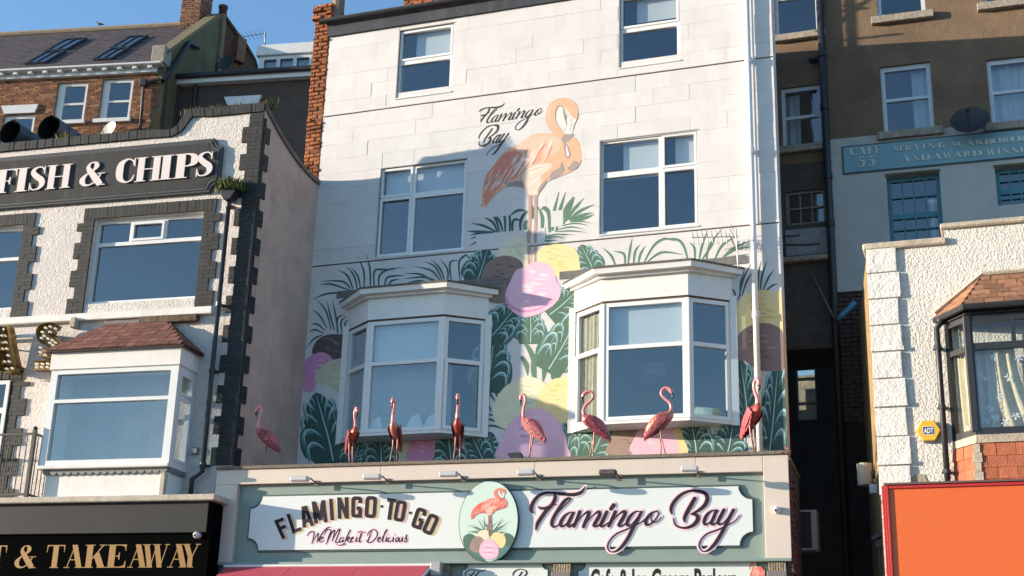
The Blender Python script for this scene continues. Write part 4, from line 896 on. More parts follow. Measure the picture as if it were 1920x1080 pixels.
b = MB(Fr(fp, A_S)); b.prism([(-.13,.10),(.10,.11),(.14,.02),(-.06,.0)], -.05, .05); b.obj('housing', gutter_m, t, bevel=.01)
b = MB(Fr(fp, A_S)); b.box(-.04,.04,.0002,.02,-.06,.02); b.obj('bracket', lamp_d, t)
fp = S.P(S.q(1471,852)[0], zt-.12, -.05); t = thing('flower_pot', fp, 'little pot of red flowers hanging at the right end of the ledge', 'plant')
b = MB(Fr(fp, A_S)); f = b.fr; b.tube([f.P(0,0,0), f.P(0,.07,0)], [.03,.045], 8); b.obj('pot', lamp_d, t)
b = MB(f); rnd = random.Random(2)
for i in range(26):
    c_ = Vector((rnd.gauss(0,.04), rnd.gauss(0,.04), .10+rnd.gauss(0,.035))); q_ = [Vector((rnd.uniform(-1,1), rnd.uniform(-1,1), rnd.uniform(-1,1)))*.03 for _ in range(3)]
    b.add([fp+c_+e for e in q_], [(0,1,2)])
b.obj('petals', mat('red_petals', (.65,.04,.05), .7), t)

# ---- the flamingo statues: painted sheet metal, one body each, standing on the ledge
fl_mats = [mat('flamingo_coat', (.62,.14,.15), .32, var=.45, vscale=18, metal=.15, obj_rand=.12, bump=.3, bscale=60), mat('flamingo_beak_black', (.015,.015,.015), .4), mat('flamingo_wing', (.42,.07,.09), .35, var=.6, vscale=28, metal=.2, bump=.6, bscale=50, obj_rand=.3), mat('flamingo_leg_metal', (.50,.20,.17), .45, var=.4, vscale=30, metal=.2), mat('flamingo_neck', (.80,.30,.30), .3, var=.2, vscale=14, metal=.1)]
def loft(b, pts, rad, n=14, m=0):
    b.tube(pts, rad, n, m)
def statue(px, py, top, yaw, neck, label, y_off, coat=None):
    """faces +x before turning; height from the traced top"""
    foot = None
    f0 = Fr((0, y_off, 0)); u, z = f0.q(px, py); base = Vector((u, y_off, zt)); H = 1.06*(py-top)/105
    t = thing('flamingo_statue', base, label, 'statue', 'flamingo statues along the ledge', rz=0)
    k = H/1.06; cy, sy = math.cos(yaw), math.sin(yaw)
    def W(x, y, z_): return base+Vector((x*cy-y*sy, x*sy+y*cy, z_))*k
    body = [(-.245,.235,.010,.018),(-.225,.30,.030,.035),(-.18,.375,.052,.058),(-.115,.45,.074,.086),(-.03,.515,.088,.106),(.055,.565,.080,.098),(.115,.61,.055,.075)]
    N = {'S': [(.14,.66,.034),(.15,.72,.027),(.125,.79,.024),(.06,.85,.023),(.01,.91,.023),(.015,.97,.023),(.06,1.005,.024),(.115,.995,.030),(.15,.96,.032),(.165,.925,.02)],
         'U': [(.14,.66,.034),(.135,.73,.027),(.10,.80,.024),(.07,.87,.023),(.06,.94,.023),(.085,1.0,.024),(.13,1.02,.028),(.165,.99,.031),(.175,.95,.027),(.175,.925,.018)],
         'D': [(.14,.66,.034),(.15,.73,.027),(.145,.81,.024),(.12,.90,.023),(.12,.97,.023),(.15,1.02,.025),(.185,1.02,.030),(.205,.98,.030),(.205,.945,.02)]}[neck]
    P = [(x, z_, ry, rz) for x, z_, ry, rz in body]+[(x, z_, r_, r_) for x, z_, r_ in N]
    C4 = catmull(P, False, 4)
    b = MB(C); pts = [W(p[0], 0, p[1]) for p in C4]; 
    # rings with the flat axis across the body
    n = 14; kk = len(b.v)
    for i, p in enumerate(C4):
        a, c_ = C4[max(0, i-1)], C4[min(len(C4)-1, i+1)]; tx, tz = c_[0]-a[0], c_[1]-a[1]; L = math.hypot(tx, tz) or 1; nx, nz = -tz/L, tx/L
        for j in range(n):
            q_ = 2*math.pi*j/n; b.v.append(W(p[0]+nx*p[3]*math.cos(q_), p[2]*math.sin(q_), p[1]+nz*p[3]*math.cos(q_)))
    split = 4*7
    for i in range(len(C4)-1):
        for j in range(n): b.f.append((i*n+j, i*n+(j+1) % n, (i+1)*n+(j+1) % n, (i+1)*n+j)); b.m.append(1 if i > split else 0)
    b.f.append(tuple(range(n-1, -1, -1))); b.m.append(0); b.f.append(tuple((len(C4)-1)*n+j for j in range(n))); b.m.append(1)
    b.obj('body', [coat or fl_mats[0], fl_mats[4]], t, smooth=True)
    hx, hz = N[-1][0], N[-1][1]; b = MB(C)
    b.tube([W(hx-.004,0,hz+.005), W(hx+.010,0,hz-.03), W(hx+.002,0,hz-.06), W(hx-.018,0,hz-.085)], [.019*k,.017*k,.013*k,.004*k], 8); b.obj('beak', fl_mats[1], t, smooth=True)
    for sd in (-1, 1):      # wing: overlapping feather rows laid over the flank, running down to the tail
        b = MB(C); rows = 7; rnd = random.Random(int(px)+sd)
        ax = Vector((-.72, 0, -.69)); up = Vector((-.69, 0, .72))
        for r_ in range(rows):
            for c_ in range(5):
                s_ = r_/(rows-1); h_ = (c_-2)/2.0*math.sin(math.pi*(.17+.70*s_))
                o = Vector((.075, 0, .60))+ax*(.33*s_)+up*(h_*.074*(1-.45*s_)-.012)
                yy = (.087-.050*s_**2)*math.sqrt(max(.05, 1-(h_*.78)**2))+.012+.004*(1-s_)
                L = .095+.05*s_; w_ = .026; oo = o+ax*L; y2 = max(.012, yy-.014-.02*s_)
                b.add([W(o.x+up.x*w_, sd*yy, o.z+up.z*w_), W(o.x-up.x*w_, sd*yy, o.z-up.z*w_), W(oo.x-ax.x*L*.3-up.x*w_*1.1, sd*(y2+.010), oo.z-ax.z*L*.3-up.z*w_*1.1), W(oo.x, sd*(y2+.006+rnd.uniform(0,.006)), oo.z), W(oo.x-ax.x*L*.3+up.x*w_*1.1, sd*(y2+.010), oo.z-ax.z*L*.3+up.z*w_*1.1)], [(0,1,2,3,4)])
        b.obj('wing', fl_mats[2], t)
    for sd, fx, kx in ((-1, .07, .0), (1, -.015, -.015)):
        b = MB(C); b.tube([W(-.02, sd*.04, .46), W(-.01+kx, sd*.035, .38), W(kx*1.2+.0, sd*.035, .27), W(fx*.5, sd*.04, .14), W(fx, sd*.045, .012)], [.034*k,.015*k,.012*k,.0095*k,.0095*k], 8)
        lg = b.obj('leg', fl_mats[3], t, smooth=True)
        b = MB(C)
        for a in (-30, 0, 30): b.tube([W(fx, sd*.045, .010), W(fx+.07*math.cos(R(a)), sd*.045+.07*math.sin(R(a)), .005)], [.010*k,.005*k], 6)
        b.obj('foot', fl_mats[3], lg)
    return t
PI = math.pi
red2 = mat('flamingo_coat_scarlet', (.60,.09,.065), .32, var=.5, vscale=16, metal=.2, bump=.3, bscale=60)
copper = mat('flamingo_coat_copper', (.72,.26,.18), .25, var=.4, vscale=20, metal=.35, bump=.4, bscale=70)
def edge_y(px):      # standing just behind the front of the ledge
    u = S.q(px, 850)[0]; return S.P(u, 0, -.16).y
SP = [(495,866,760,PI+.15,'D','pink flamingo statue at the left end of the ledge, before the mauve side wall',None),
      (657,862,766,-.75,'U','red flamingo statue standing before the left edge of the left bay window',red2),
      (739,860,754,-PI/2+.05,'D','coppery flamingo statue facing the street, neck straight up, before the left bay',copper),
      (857,856,748,-PI/2+.25,'D','orange red flamingo statue facing the street before the right pane of the left bay',red2),
      (995,852,742,PI-.25,'D','dark pink flamingo statue before the big pink painted scoop, head bent to the left',None),
      (1112,850,739,PI+.1,'S','purple winged flamingo statue, neck curled back, below the left edge of the right bay',None),
      (1240,847,735,.12,'S','bright coral flamingo statue facing right before the right bay window',copper),
      (1412,843,727,-.75,'U','red flamingo statue standing beside the white drainpipe at the right end of the ledge',red2)]
for px, py, top, yaw, nk, lb_, ct in SP: statue(px, py, top, yaw, nk, lb_, edge_y(px), ct)

# ---- television aerial on the right bay roof
al = mat('aerial_aluminium', (.32,.32,.32), .5, metal=.6)
Za2 = zoomer(1060, 420, 2.348); d = .28
def ap(x, y): u, z = C.q(*Za2(x, y), d); return C.P(u, z, d)
ae = thing('tv_aerial', ap(760,195), 'thin metal television aerial on a mast above the right bay window', 'aerial')
b = MB(C); b.tube([ap(762,200), ap(750,22)], .014, 6); b.obj('mast', al, ae)
b = MB(C); b.tube([ap(556,60), ap(760,55)], .009, 6)
o = b.obj('boom', al, ae)
for i in range(8):
    x = 563+i*21; p = ap(x, 60); b = MB(C); b.tube([p+Vector((0,-.09,.09)), p+Vector((0,.09,-.09))], .005, 5); b.tube([p+Vector((0,-.01,.09)), p+Vector((0,.01,-.09))], .005, 5); b.obj('element', al, o)
b = MB(C); p = ap(735, 58)
for i in range(5): b.tube([p+Vector((-.02+.02*abs(i-2), -.2, -.14+.07*i)), p+Vector((-.02+.02*abs(i-2), .2, -.14+.07*i))], .006, 5)
b.obj('reflector', al, ae)
# ------------------------------------------------------------------ the fish and chip shop on the left
rough = mat('white_roughcast', (.80,.735,.69), .9, var=.10, vscale=2.5, bump=2.2, bscale=40, stain=.45, stain_col=(.45,.38,.30), bump2=.5, b2scale=14, pits=.25, pit_col=(.40,.34,.28), pit_scale=30, pit_edge=.3)
smooth_w = mat('cream_painted_render', (.80,.755,.71), .7, var=.08, vscale=3, stain=.5, stain_col=(.45,.36,.27), bump=.3, bscale=40)
mauve = mat('mauve_render', (.58,.41,.335), .9, var=.2, vscale=2.2, bump=.7, bscale=30, stain=.6, stain_col=(.26,.20,.18), stain_scale=(1.5,1.5,.5), pits=.5, pit_col=(.66,.56,.50), pit_scale=5, pit_edge=.45)
gbrick = mat('grey_painted_brick', (.034,.036,.037), .65, obj_rand=.22, var=.3, vscale=12, spec=.3, bump=.3, bscale=60)
gflat = mat('grey_painted_joint', (.024,.025,.026), .8, var=.2)
gboard = mat('charcoal_sign_board', (.046,.046,.047), .7, spec=.2, var=.15, vscale=4, stain=.3, stain_col=(.16,.15,.15))
letter_w = mat('pale_sign_letter', (.76,.66,.62), .45)
fish = thing('fish_shop_building', (-15, -2, 0), 'white roughcast fish and chip shop with charcoal brick quoins and a curved parapet', 'building')
Zq2 = zoomer(0, 330, 3.195); Zq1 = zoomer(0, 0, 3.195); Zq3 = zoomer(0, 600, 2.25)
lq = lambda z, x, y, d=0: Lf.q(*z(x, y), d)
UL = -7.5; z_fl = Lf.q(200, 935, .6)[1]
# heights of the parapet, traced along its lower coping edge
cop = [lq(Zq1, *p) for p in ((0,905),(300,885),(600,860),(900,840),(1030,822),(1085,795),(1115,760),(1135,728),(1160,703),(1250,697),(1480,682),(1590,676))]
cop_t = [lq(Zq1, *p) for p in ((0,850),(300,835),(600,815),(900,795),(1020,783),(1065,760),(1090,720),(1112,680),(1150,655),(1250,642),(1480,632),(1590,628))]
zflat = sum(c[1] for c in cop[:4])/4; zflat_t = sum(c[1] for c in cop_t[:4])/4
zend = sum(c[1] for c in cop[-3:])/3; zend_t = sum(c[1] for c in cop_t[-3:])/3
prof = [(UL, zflat)]+[(c[0], zflat) for c in cop[1:4]]+cop[4:9]+[(cop[9][0], zend), (0.0, zend)]
prof_t = [(UL, zflat_t)]+[(c[0], zflat_t) for c in cop_t[1:4]]+cop_t[4:9]+[(cop_t[9][0], zend_t), (0.0, zend_t)]
# openings
wb = Lf.rect([(180,412),(386,402),(372,562),(166,572)], -.08)            # big first floor window
wl = (wb[0]-2.62, Lf.q(34,500,-.08)[0]+.06, wb[2], wb[3])                 # its neighbour, cut by the frame
zsp = Lf.rect([(0,594),(407,577),(407,590),(0,608)], .06)
w = MB(Lf); w.holes(UL, 0, 2.6, zflat-.3, [wb, wl], -.30, -.0, back=True); w.obj('wall', rough, fish)
w = MB(Lf); w.prism([(UL, zflat-.301)]+prof+[(0, zflat-.301)], -.30, 0); w.obj('parapet_wall', rough, fish)
inside_box(fish, Lf, UL, -.3, 5, zflat-.4, 2.2, dark_room)
w = MB(Lf); w.box(UL, -.3, zflat-.75, zflat-.70, -9, -.301); w.obj('flat_roof', gravel_lead, fish)
# the return wall to the right, its top sweeping down towards the white building
RW = Fr(Lf.P(0, 0, 0), x=Vector((-11.862, .02, 0))-Lf.P(0, 0, 0))
rt = [RW.q(*p) for p in ((500,200),(520,240),(535,275),(550,300),(570,325),(590,343))]
lenR = (Vector((-11.862, .02, 0))-Lf.P(0, 0, 0)).length
rt = [(0.0, zend_t-.02), (.10, zend_t-.06)]+[(max(.12, min(lenR, a)), b_) for a, b_ in rt[1:]]
rt = [(lenR*f, zend_t-.03-(zend_t-11.68)*(1-(1-f)**1.7)) for f in (0,.1,.2,.35,.5,.65,.8,.9,1)]
w = MB(RW); w.prism([(0, 2.6)]+[(a, b_-.09) for a, b_ in rt]+[(lenR, 2.6)], -.3, 0); w.obj('return_wall', mauve, fish)
w = MB(RW)
for i in range(len(rt)-1):
    a, b_ = rt[i], rt[i+1]; w.prism([(a[0], a[1]-.089), (b_[0], b_[1]-.089), (b_[0], b_[1]), (a[0], a[1])], -.34, .04)
w.obj('return_coping', mat('lichened_coping', (.22,.17,.14), .95, var=.5, vscale=20, bump=1), fish)
# soldier bricks along the parapet
k = 0; path = []
for (a, b_), (c_, d_) in zip(zip(prof, prof[1:]), zip(prof_t, prof_t[1:])):
    pass
def along(P, n):
    L = [0]
    for i in range(len(P)-1): L.append(L[-1]+math.hypot(P[i+1][0]-P[i][0], P[i+1][1]-P[i][1]))
    out = []
    for k in range(n+1):
        s_ = L[-1]*k/n; j = max(i for i in range(len(P)) if L[i] <= s_+1e-9); j = min(j, len(P)-2); t = (s_-L[j])/(L[j+1]-L[j])
        out.append((P[j][0]+(P[j+1][0]-P[j][0])*t, P[j][1]+(P[j+1][1]-P[j][1])*t))
    return out
for (A, B) in (((UL, zflat), prof[3]), (prof[3], prof[8]), (prof[8], (0.0, zend))):
    ia, ib = prof.index(A), prof.index(B); pa, pb_ = prof[ia:ib+1], prof_t[ia:ib+1]
    Ltot = sum(math.hypot(pa[i+1][0]-pa[i][0], pa[i+1][1]-pa[i][1]) for i in range(len(pa)-1)); n = max(3, round(Ltot/.086))
    qa, qb = along(pa, n), along(pb_, n)
    for i in range(n):
        def li(p, q_, t): return (p[0]+(q_[0]-p[0])*t, p[1]+(q_[1]-p[1])*t)
        dj = random.uniform(-.006, .006)
        b = MB(Lf); b.prism([li(qa[i], qa[i+1], .03), li(qa[i], qa[i+1], .97), li(qb[i], qb[i+1], .97), li(qb[i], qb[i+1], .03)], -.32, .045+dj)
        b.obj('coping_brick', gbrick, fish)
w = MB(Lf); w.prism(prof+[(p[0], p[1]-.012) for p in prof_t[::-1]], -.30, .038); w.obj('coping_bed', gflat, fish)
# quoins: toothed painted brick on both faces of the corner
uq = (Lf.q(468,300)[0]+Lf.q(430,800)[0])/2
q0 = Lf.q(450, 855)[1]
narrow = -.28; wide = -.40; per = .27
def toothed(z0, z1, u_in, u_out, edge, flip=False):
    """brick rects of a toothed strip; edge = straight side, u_in/u_out the two widths"""
    out = []; h = per/3.5; n = int((z1-z0)/h)
    for r_ in range(n):
        wide_ = (int(r_*h/per*1.0) % 2 == 0); a, b_ = z0+r_*h, z0+(r_+1)*h-.0028
        far = u_out if wide_ else u_in; lo, hi = min(edge, far), max(edge, far)
        x = lo; cut0 = .11 if r_ % 2 else .22; first = True
        x = hi
        while x > lo+.01:
            L = cut0 if first else .22; first = False
            x0 = max(lo, x-L)
            if x0-lo < .05: x0 = lo
            out.append((x0+.0014, x-.0014, a, b_)); x = x0
    return out
rq = toothed(q0-.15, zend-.01, narrow, wide, -.002)
pieces('quoin_brick', fish, Lf, rq[:300], .001, .032, gbrick, djit=.003, ch=.02, rough=.012)
w = MB(Lf); w.box(narrow+.01, -.003, q0-.15, zend-.02, .0005, .027); w.obj('quoin_bed', gflat, fish)
rq = toothed(q0-.15, zend-.06, .06, .19, .002)
pieces('return_quoin_brick', fish, RW, [(a, b_, c_, d_) for a, b_, c_, d_ in rq], .001, .028, gbrick, djit=.003, ch=.02, rough=.012)
# brick surrounds of the windows
def surround(op, wide_jamb=(.23, .35), left=True, right=True, bottom=None):
    u0, u1, z0, z1 = op; out = []
    zb = bottom or z0
    if left: out += toothed(zb, z1, u0-wide_jamb[0], u0-wide_jamb[1], u0-.004)
    if right:
        out += [(2*u1-b_, 2*u1-a, c_, d_) for a, b_, c_, d_ in toothed(zb, z1, u1-wide_jamb[0], u1-wide_jamb[1], u1-.004)]
    pieces('jamb_brick', fish, Lf, out, .001, .030, gbrick, djit=.003, ch=.02, rough=.012)
    a0, a1 = u0-wide_jamb[0], u1+wide_jamb[0]; n = round((a1-a0)/.082); st = (a1-a0)/n
    pieces('lintel_brick', fish, Lf, [(a0+i*st+.002, a0+(i+1)*st-.002, z1+.004, z1+.225) for i in range(n)], .001, .032, gbrick, djit=.003, ch=.02, rough=.012)
    b = MB(Lf); b.holes(u0-wide_jamb[0]+.006, u1+wide_jamb[0]-.006, zb, z1+.22, [(u0, u1, zb-1, z1)], .0006, .026); b.obj('surround_bed', gflat, fish)
surround(wb, bottom=zsp[3]+.005); surround(wl, left=False, bottom=zsp[3]+.005)
zw = (wb[3]-wb[2]); fw = .06; zt_ = wb[2]+zw*.70; wx = wb[1]-wb[0]
pn = [(wb[0]+fw, wb[0]+wx*.325-.03, zt_+.05, wb[3]-.07), (wb[0]+wx*.325+.05, wb[0]+wx*.63-.05, zt_+.09, wb[3]-.12), (wb[0]+wx*.63+.035, wb[1]-fw, zt_+.05, wb[3]-.07), (wb[0]+fw, wb[1]-fw, wb[2]+.07, zt_-.02)]
window(fish, Lf, wb, pn, -.10, upvc, glass_m, sash=(1,), label='wide white window with three small top lights in a charcoal brick surround')
zt_ = wl[2]+zw*.62
window(fish, Lf, wl, [(wl[0]+.06, wl[1]-.06, zt_+.03, wl[3]-.06), (wl[0]+.06, wl[1]-.06, wl[2]+.06, zt_-.03)], -.10, upvc, glass_m)
b = MB(Lf); b.box(UL, -.62, zsp[2], zsp[3], .001, .10); b.obj('sill_band', smooth_w, fish, bevel=.012)
# ground-floor openings' surround at the far left, under the light-up letters
wg = (wl[0], Lf.q(14, 770)[0], z_fl+.1, Lf.q(8,715)[1])
b = MB(Lf); b.holes(wg[0]-.3, wg[1], wg[2], wg[3], [(wg[0], wg[1]-.07, wg[2]+.06, wg[3]-.6), (wg[0], wg[1]-.07, wg[3]-.5, wg[3]-.07)], .0, .05)
lowin = b.obj('window', upvc, fish); b = MB(Lf); b.box(wg[0], wg[1]-.06, wg[2]+.05, wg[3]-.06, .01, .02); b.obj('pane', glass('window_glass_backed', (.2,.24,.3), .10), lowin)
out = [(2*wg[1]-b_, 2*wg[1]-a, c_, d_) for a, b_, c_, d_ in toothed(wg[2]-.1, wg[3]+.02, wg[1]-.22, wg[1]-.38, wg[1]-.004)]
pieces('jamb_brick', fish, Lf, out, .001, .030, gbrick, djit=.003, ch=.02, rough=.012)
n = 14; st = .085
pieces('lintel_brick', fish, Lf, [(wg[1]+.22-(i+1)*st, wg[1]+.22-i*st-.007, wg[3]+.03, wg[3]+.24) for i in range(n)], .001, .032, gbrick, djit=.006)
b = MB(Lf); b.holes(wg[0]-.5, wg[1]+.215, wg[2]-.1, wg[3]+.235, [(wg[0]-1, wg[1], wg[2]-1, wg[3])], .0006, .015); b.obj('surround_bed', gflat, fish)

# oriel bay with a tiled roof
d = .62
f = Lf.rect([(92,693),(334,686),(318,866),(78,876)], d)
fu0, fu1, fz0, fz1 = f; fz2 = Lf.q(200,655,d)[1]
oriel = MB(Lf); oriel.box(fu0-.02, fu1+.02, fz0-.06, fz0-.001, .001, d+.05); oriel = oriel.obj('oriel_window', smooth_w, fish, bevel=.01); oriel['label'] = 'boxy white oriel window under a red tiled roof'
zt_ = lq(Zq3, 470, 335, d)[1]; fr_ = MB(Lf)
pn = [(fu0+.13, fu1-.14, zt_+.03, fz1-.08), (fu0+.13, fu1-.14, fz0+.09, zt_-.03)]
fr_.holes(fu0, fu1, fz0, fz1, pn, d-.09, d); fr_.obj('oriel_frame', upvc, oriel, bevel=.008)
for p in pn: g_ = MB(Lf); g_.box(p[0]-.004, p[1]+.004, p[2]-.004, p[3]+.004, d-.07, d-.058); g_.obj('pane', glass_m, oriel)
OS = Fr(Lf.P(fu1-.001, 0, d-.0), x=-Lf.n); sz = zt_+.05
pn = [(.14, d-.10, sz+.06, fz1-.14), (.14, d-.10, fz0+.10, sz-.04)]
fr_ = MB(OS); fr_.holes(.095, d-.001, fz0, fz1, pn, -.08, -.004); fr_.obj('oriel_frame', upvc, oriel, bevel=.006)
for i, p in enumerate(pn):
    g_ = MB(OS); g_.box(p[0]-.004, p[1]+.004, p[2]-.004, p[3]+.004, -.06, -.05); g_.obj('pane', glass_m, oriel)
    s = MB(OS); s.holes(p[0]-.035, p[1]+.035, p[2]-.035, p[3]+.035, [(p[0]+.01, p[1]-.01, p[2]+.01, p[3]-.01)], -.03, .012); s.obj('sash', upvc, oriel)
OSl = Fr(Lf.P(fu0, 0, 0), x=Lf.n)
fr_ = MB(OSl); fr_.box(0.001, d-.091, fz0, fz1, -.05, 0); fr_.obj('oriel_cheek', upvc, oriel)
b = MB(Lf); b.box(fu0-.03, fu1+.03, fz1+.001, fz2, .001, d+.03); b.obj('oriel_frieze', smooth_w, oriel, bevel=.008)
tile_m = mat('red_clay_tile', (.25,.095,.068), .85, var=.4, vscale=14, bump=.5, bscale=50, obj_rand=.35, stain=.3, stain_col=(.12,.09,.08))
tile_bed = mat('dark_tile_bed', (.07,.04,.035), .95)
e = .10; ridge_z = lq(Zq2, 800, 880, .05)[1]
ra, rb_ = lq(Zq2, 640, 885, .05)[0], lq(Zq2, 1005, 880, .05)[0]
ev = [Lf.P(fu0-e, fz2, d+e), Lf.P(fu1+e, fz2, d+e), Lf.P(fu1+e, fz2, .001), Lf.P(fu0-e, fz2, .001)]; rg = [Lf.P(ra, ridge_z, .04), Lf.P(rb_, ridge_z, .04)]
b = MB(Lf); b.add(ev+rg+[p-Vector((0,0,.035)) for p in ev], [(0,1,5,4), (1,2,5), (3,0,4), (0,6,7,1), (1,7,8,2), (3,9,6,0)]); b.obj('oriel_roof_bed', tile_bed, oriel)
def tile_slope(parent, A, B, Cc, D, rows, L, m, name='roof_tile', lift=.012):
    """tiles on the slope A-B (eave) up to D-C (top)"""
    xa = (B-A).normalized(); nn = (B-A).cross(D-A).normalized(); upv = nn.cross(xa)
    f = Fr(A, x=xa, up=upv); H = (D-A).dot(upv)
    l0, l1 = (D-A).dot(xa), (Cc-A).dot(xa); W = (B-A).length
    rr = []
    for r_ in range(rows):
        z0, z1 = H*r_/rows, H*(r_+1)/rows; t = (r_+.5)/rows
        a, c_ = l0*t, W+(l1-W)*t; x = a-(L/2 if r_ % 2 else 0)
        while x < c_:
            p, q_ = max(a, x), min(c_, x+L)
            if q_-p > .03: rr.append((p+.003, q_-.003, z0-.012, z1))
            x += L
    n = -nn if f.n.dot(nn) < 0 else nn
    base = BASE[parent.name]
    key = m.name+name
    if key not in PIECES: PIECES[key] = [unit_piece(name, m, .03, i, .015) for i in range(4)]
    for u0, u1, z0, z1 in rr:
        o = bpy.data.objects.new(name, random.choice(PIECES[key])); COL.objects.link(o); o.parent = parent
        th = .016; yv = -f.n; uu = (f.up*math.cos(.07)+f.n*-math.sin(.07)).normalized(); yy = -(f.x.cross(uu))
        c = f.P((u0+u1)/2, (z0+z1)/2, lift+random.uniform(-.003, .004))-base; sx, sz_ = (u1-u0), (z1-z0)
        a_ = random.uniform(-.01, .01); xx = f.x*math.cos(a_)+uu*math.sin(a_)
        o.matrix_local = Matrix(((xx.x*sx, yy.x*th, uu.x*sz_, c.x), (xx.y*sx, yy.y*th, uu.y*sz_, c.y), (xx.z*sx, yy.z*th, uu.z*sz_, c.z), (0,0,0,1)))
tile_slope(oriel, ev[0], ev[1], rg[1], rg[0], 7, .165, tile_m)
tile_slope(oriel, ev[1], ev[2], rg[1]+Vector((0,-.02,0)), rg[1], 7, .165, tile_m)
b = MB(Lf); b.box(ra-.05, rb_+.25, ridge_z-.02, ridge_z+.06, .0005, .06); b.obj('oriel_flashing', mat('mortar_fillet', (.26,.23,.21), .95, var=.3, vscale=20, bump=.8), oriel)
# base of the oriel, scalloped trim, ledge
b = MB(Lf); b.box(fu0+.10, fu1-.02, z_fl+.03, fz0-.062, .001, d-.08); b.obj('oriel_base', smooth_w, oriel, bevel=.01)
b = MB(Lf); n = 17; sw = (fu1-fu0-.1)/n
for i in range(n):
    c = fu0+.07+sw*(i+.5); b.prism([(c-sw/2, fz0-.063), (c-sw/2+.001, fz0-.105), (c-sw*.3, fz0-.14), (c, fz0-.155), (c+sw*.3, fz0-.14), (c+sw/2-.001, fz0-.105), (c+sw/2, fz0-.063)], d-.055, d-.03)
b.obj('scalloped_trim', mat('grey_lead_trim', (.22,.22,.22), .6, var=.2), oriel)
b = MB(OS)
for i in range(5):
    sw = .1; c = .06+sw*(i+.5); b.prism([(c-sw/2, fz0-.063), (c-sw*.48, fz0-.105), (c-sw*.3, fz0-.14), (c, fz0-.155), (c+sw*.3, fz0-.14), (c+sw*.48, fz0-.105), (c+sw/2, fz0-.063)], -.05, .025)
b.obj('scalloped_trim', MATS['grey_lead_trim'], oriel)
stone = mat('worn_cream_ledge', (.60,.52,.42), .9, var=.25, vscale=8, stain=.7, stain_col=(.28,.19,.12), bump=.6, bscale=40)
b = MB(Lf); b.box(fu1-.12, fu1-.03, z_fl+.032, fz0-.16, d-.0795, d+.02); b.obj('worn_bracket', stone, oriel, bevel=.01)
b = MB(Lf); b.box(UL, Lf.q(407,940,.62)[0], z_fl-.07, z_fl+.03, .001, .72); b.obj('ledge', stone, fish, bevel=.015)
# fascia box and the black sign under it
uf = Lf.q(389, 970, .62)[0]; zf1 = z_fl-.072; zf0 = Lf.q(200,1000,.62)[1]
b = MB(Lf); b.box(UL, uf, zf0, zf1, .001, .62); b.obj('fascia_box', mat('graphite_fascia', (.036,.036,.037), .6, spec=.2, var=.12, vscale=3), fish, bevel=.008)
b = MB(Lf); b.box(UL, uf+.0, 2.6, zf0-.001, .001, .55); b.obj('shop_front_body', mat('black_gloss_board', (.004,.004,.004), .9, spec=.0), fish)
b = MB(Lf); b.box(uf+.001, uf+.06, 2.6, zf1-.02, .2, .6); b.obj('fascia_end', MATS['black_gloss_board'], fish)

